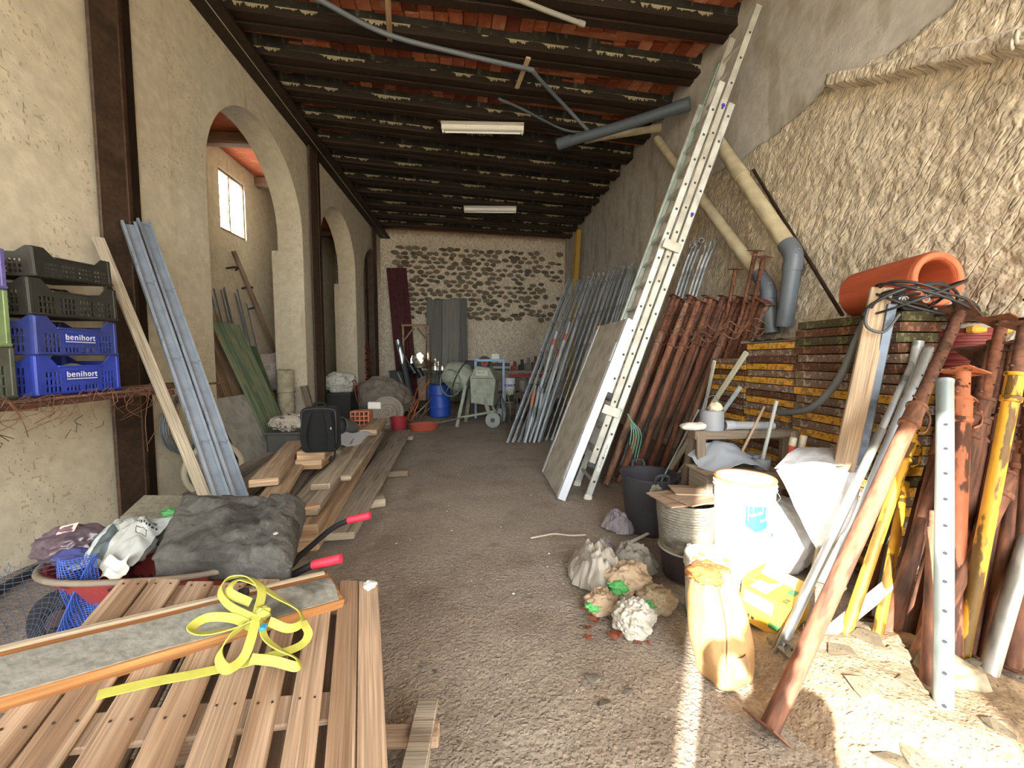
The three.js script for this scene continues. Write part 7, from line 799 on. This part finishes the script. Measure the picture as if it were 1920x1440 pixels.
  const bk = [0x1c1c1e, 0x222226, 0x2c2a2a]; [[708, 778, 0.26, 0.18, 'black bag slumped at the end of the timber pile'], [736, 782, 0.2, 0.12, 'dark crumpled bag with a glossy fold beside the red bucket'], [722, 768, 0.16, 0.15, 'grey crumpled bag behind the black bag']].forEach(([x, y, r, h, l], i) => single('black_bag', l, 'bag', blob(r, h, r * 0.8, { det: 10, amp: 0.3, ridge: 0.3, s: 90 + i }), plain(i === 2 ? 0x5a5650 : bk[i], i === 1 ? 0.3 : 0.7), null, atHeight(x, y + 6, i ? 0 : 0.0).setY(0.0)));
  const rb = thing('red_bucket', 'red bucket tipped beside the far end of the long plank', 'bucket', null, atHeight(748, 806, 0)); part(rb, 'body', lathe([[0.001, 0], [0.14, 0], [0.18, 0.26], [0.19, 0.27], [0.17, 0.265], [0.13, 0.015], [0.001, 0.012]], 26), plain(0xa02c34, 0.6)); part(rb, 'rim', new THREE.TorusGeometry(0.185, 0.008, 6, 26).rotateX(1.57).translate(0, 0.27, 0), plain(0xa8343c, 0.6)); const rt = thing('red_tray', 'rust-red mortar tray lying on the floor before the barrel', 'tray', null, atHeight(795, 806, 0)); rt.rotation.y = 0.3; part(rt, 'dish', lathe([[0.001, 0.02], [0.22, 0.02], [0.28, 0.14], [0.29, 0.14], [0.23, 0.0], [0.001, 0.0]], 24).scale(1.2, 1, 0.8), plain(0xa24a34, 0.7)); part(rt, 'handle_rod', cyl(0.014, 0.014, 0.7, 8).rotateZ(0.15).translate(0.2, 0.12, 0), plain(0x6a6258, 0.6));
  for (let i = 0; i < 16; i++) { const x = 700 + i * 6, m = single('broom_stick', 'orange-brown tool handle in the heap before the steel table', 'stick', cyl(0.016, 0.013, rr(0.7, 1.3), 7), plain(pick([0xa85a30, 0x8a4a2c, 0x9a8a74, 0x5c4c40, 0xb06a3a]), 0.7), 'tool handles in the far heap'), b = atHeight(728 + i * 4 + rr(-10, 10), 788 + rr(-8, 6), 0.03); aim(m, b, b.clone().add(V3(rr(-0.9, 0.5), rr(0.2, 0.7), rr(-0.5, 0.1)))); }
  for (let i = 0; i < 20; i++) { const m = single('rubble_stone', 'dark stone in the heap under the steel table', 'stone', boxUV(new ConvexGeometry(Array.from({ length: 10 }, () => V3(rr(-1, 1), rr(-0.7, 0.7), rr(-1, 1))))), tint(M.cement, pick([0x5a5650, 0x7c766c, 0x48443e])), 'stones heaped under the steel table'); const s = rr(0.05, 0.12); m.scale.set(s, s * 0.8, s); m.position.set(-1.95 + (i % 5) * 0.22, 0.06, -11.55 + Math.floor(i / 5) * 0.22); }
  { const m = single('black_duct', 'short shiny dark duct lying by the last column', 'duct', pipeGeo(0.1, 0.09, 0.9, 16), plain(0x4c565c, 0.35, 0.3)); aim(m, V3(-2.95, 0.1, -11.9), V3(-2.15, 0.1, -11.75)); }
  const yl = thing('yellow_beam', 'tall yellow formwork beam standing in the far corner by the braces', 'beam'), b = V3(2.95, 0.02, -12.6), t = V3(3.34, 5.7, -12.9); aim(yl, b, t, V3(0, 0, 1)); const L = b.distanceTo(t), ym = plain(0xb08a34, 0.7); part(yl, 'flange', box(L, 0.04, 0.14, L / 2, 0.09, 0), ym); part(yl, 'flange', box(L, 0.04, 0.14, L / 2, -0.09, 0), ym); part(yl, 'web', box(L, 0.16, 0.03, L / 2, 0, 0), tint(M.wood, 0xb89048));
}

// ================================================================ THE PHOTOGRAPHER, whose shadow lies on the floor and the cement sack
{
  const bones = []; const B = (a, b, r0, r1) => bones.push([V3(...a), V3(...b), r0, r1]);
  for (const s of [-1, 1]) { B([s * 0.1, 0.92, 0.02], [s * 0.11, 0.5, 0], 0.09, 0.062); B([s * 0.11, 0.5, 0], [s * 0.11, 0.1, 0.02], 0.06, 0.042); B([s * 0.11, 0.06, 0.05], [s * 0.125, 0.045, -0.14], 0.046, 0.04);
    B([s * 0.19, 1.4, 0.02], [s * 0.24, 1.14, -0.06], 0.055, 0.045); B([s * 0.24, 1.14, -0.06], [s * 0.12, 1.36, -0.24], 0.042, 0.032); B([s * 0.12, 1.36, -0.24], [s * 0.09, 1.42, -0.29], 0.036, 0.034); for (let k = 0; k < 4; k++) B([s * (0.1 - k * 0.003), 1.4 + k * 0.02, -0.3], [s * (0.05 - k * 0.004), 1.42 + k * 0.022, -0.33], 0.012, 0.01); B([s * 0.08, 1.4, -0.27], [s * 0.035, 1.45, -0.28], 0.014, 0.011); B([s * 0.05, 0.95, 0.02], [s * 0.17, 1.38, 0.02], 0.11, 0.07); }
  B([0, 0.95, 0.02], [0, 1.3, 0.02], 0.13, 0.13); B([0, 1.4, 0.02], [0, 1.52, 0.0], 0.06, 0.055); B([0, 1.6, 0.0], [0, 1.64, 0.0], 0.095, 0.1); B([0, 1.54, -0.05], [0, 1.56, -0.04], 0.05, 0.05); B([0, 1.6, -0.1], [0, 1.58, -0.11], 0.014, 0.016);
  const R = 84, mc = new MarchingCubes(R, plain(0x3a4048, 0.9), false, false, 200000), p = V3(), ab = V3(), ap = V3();
  for (let k = 0; k < R; k++) for (let j = 0; j < R; j++) for (let i = 0; i < R; i++) { p.set((i / R * 2 - 1) * 0.95, (j / R * 2 - 1) * 0.95 + 0.88, (k / R * 2 - 1) * 0.95); let d = 9; if (Math.abs(p.x) < 0.45 && Math.abs(p.z) < 0.5) for (const [a, b, r0, r1] of bones) { ab.copy(b).sub(a); ap.copy(p).sub(a); const t = clamp(ap.dot(ab) / ab.lengthSq()), q = ap.addScaledVector(ab, -t).length() - (r0 + (r1 - r0) * t), h = clamp(0.5 + 0.5 * (d - q) / 0.03); d = d + (q - d) * h - 0.03 * h * (1 - h); } mc.field[i + j * R + k * R * R] = -d; }
  mc.isolation = 0; mc.update(); const n = mc.count, g = new THREE.BufferGeometry(); g.setAttribute('position', new THREE.BufferAttribute(mc.positionArray.slice(0, n * 3), 3)); g.setAttribute('normal', new THREE.BufferAttribute(mc.normalArray.slice(0, n * 3), 3)); g.scale(0.95, 0.95, 0.95).translate(0, 0.88, 0);
  const o = thing('person', 'person in dark clothes standing in the doorway holding up a phone', 'person', null, V3(-0.05, 0, 0.5)); part(o, 'body', boxUV(g), plain(0x3a4048, 0.9)); part(o, 'hair', blob(0.105, 0.07, 0.11, { det: 6, amp: 0.1, s: 3, flatten: 0.3 }).translate(0, 1.67, 0.02), plain(0x2a211a, 0.9));
  const ph = thing('phone', 'black phone held up in both hands', 'phone', null, V3(-0.05, 1.44, 0.17)); part(ph, 'case', box(0.15, 0.075, 0.008, 0, 0, 0, 0.003), plain(0x141416, 0.4)); part(ph, 'screen', box(0.14, 0.068, 0.001, 0, 0, 0.0046, 0.0003), plain(0x1c1c20, 0.1));
}

scene.traverse((o) => { if (o.isMesh) o.castShadow = o.receiveShadow = true; });
renderer.render(scene, camera);
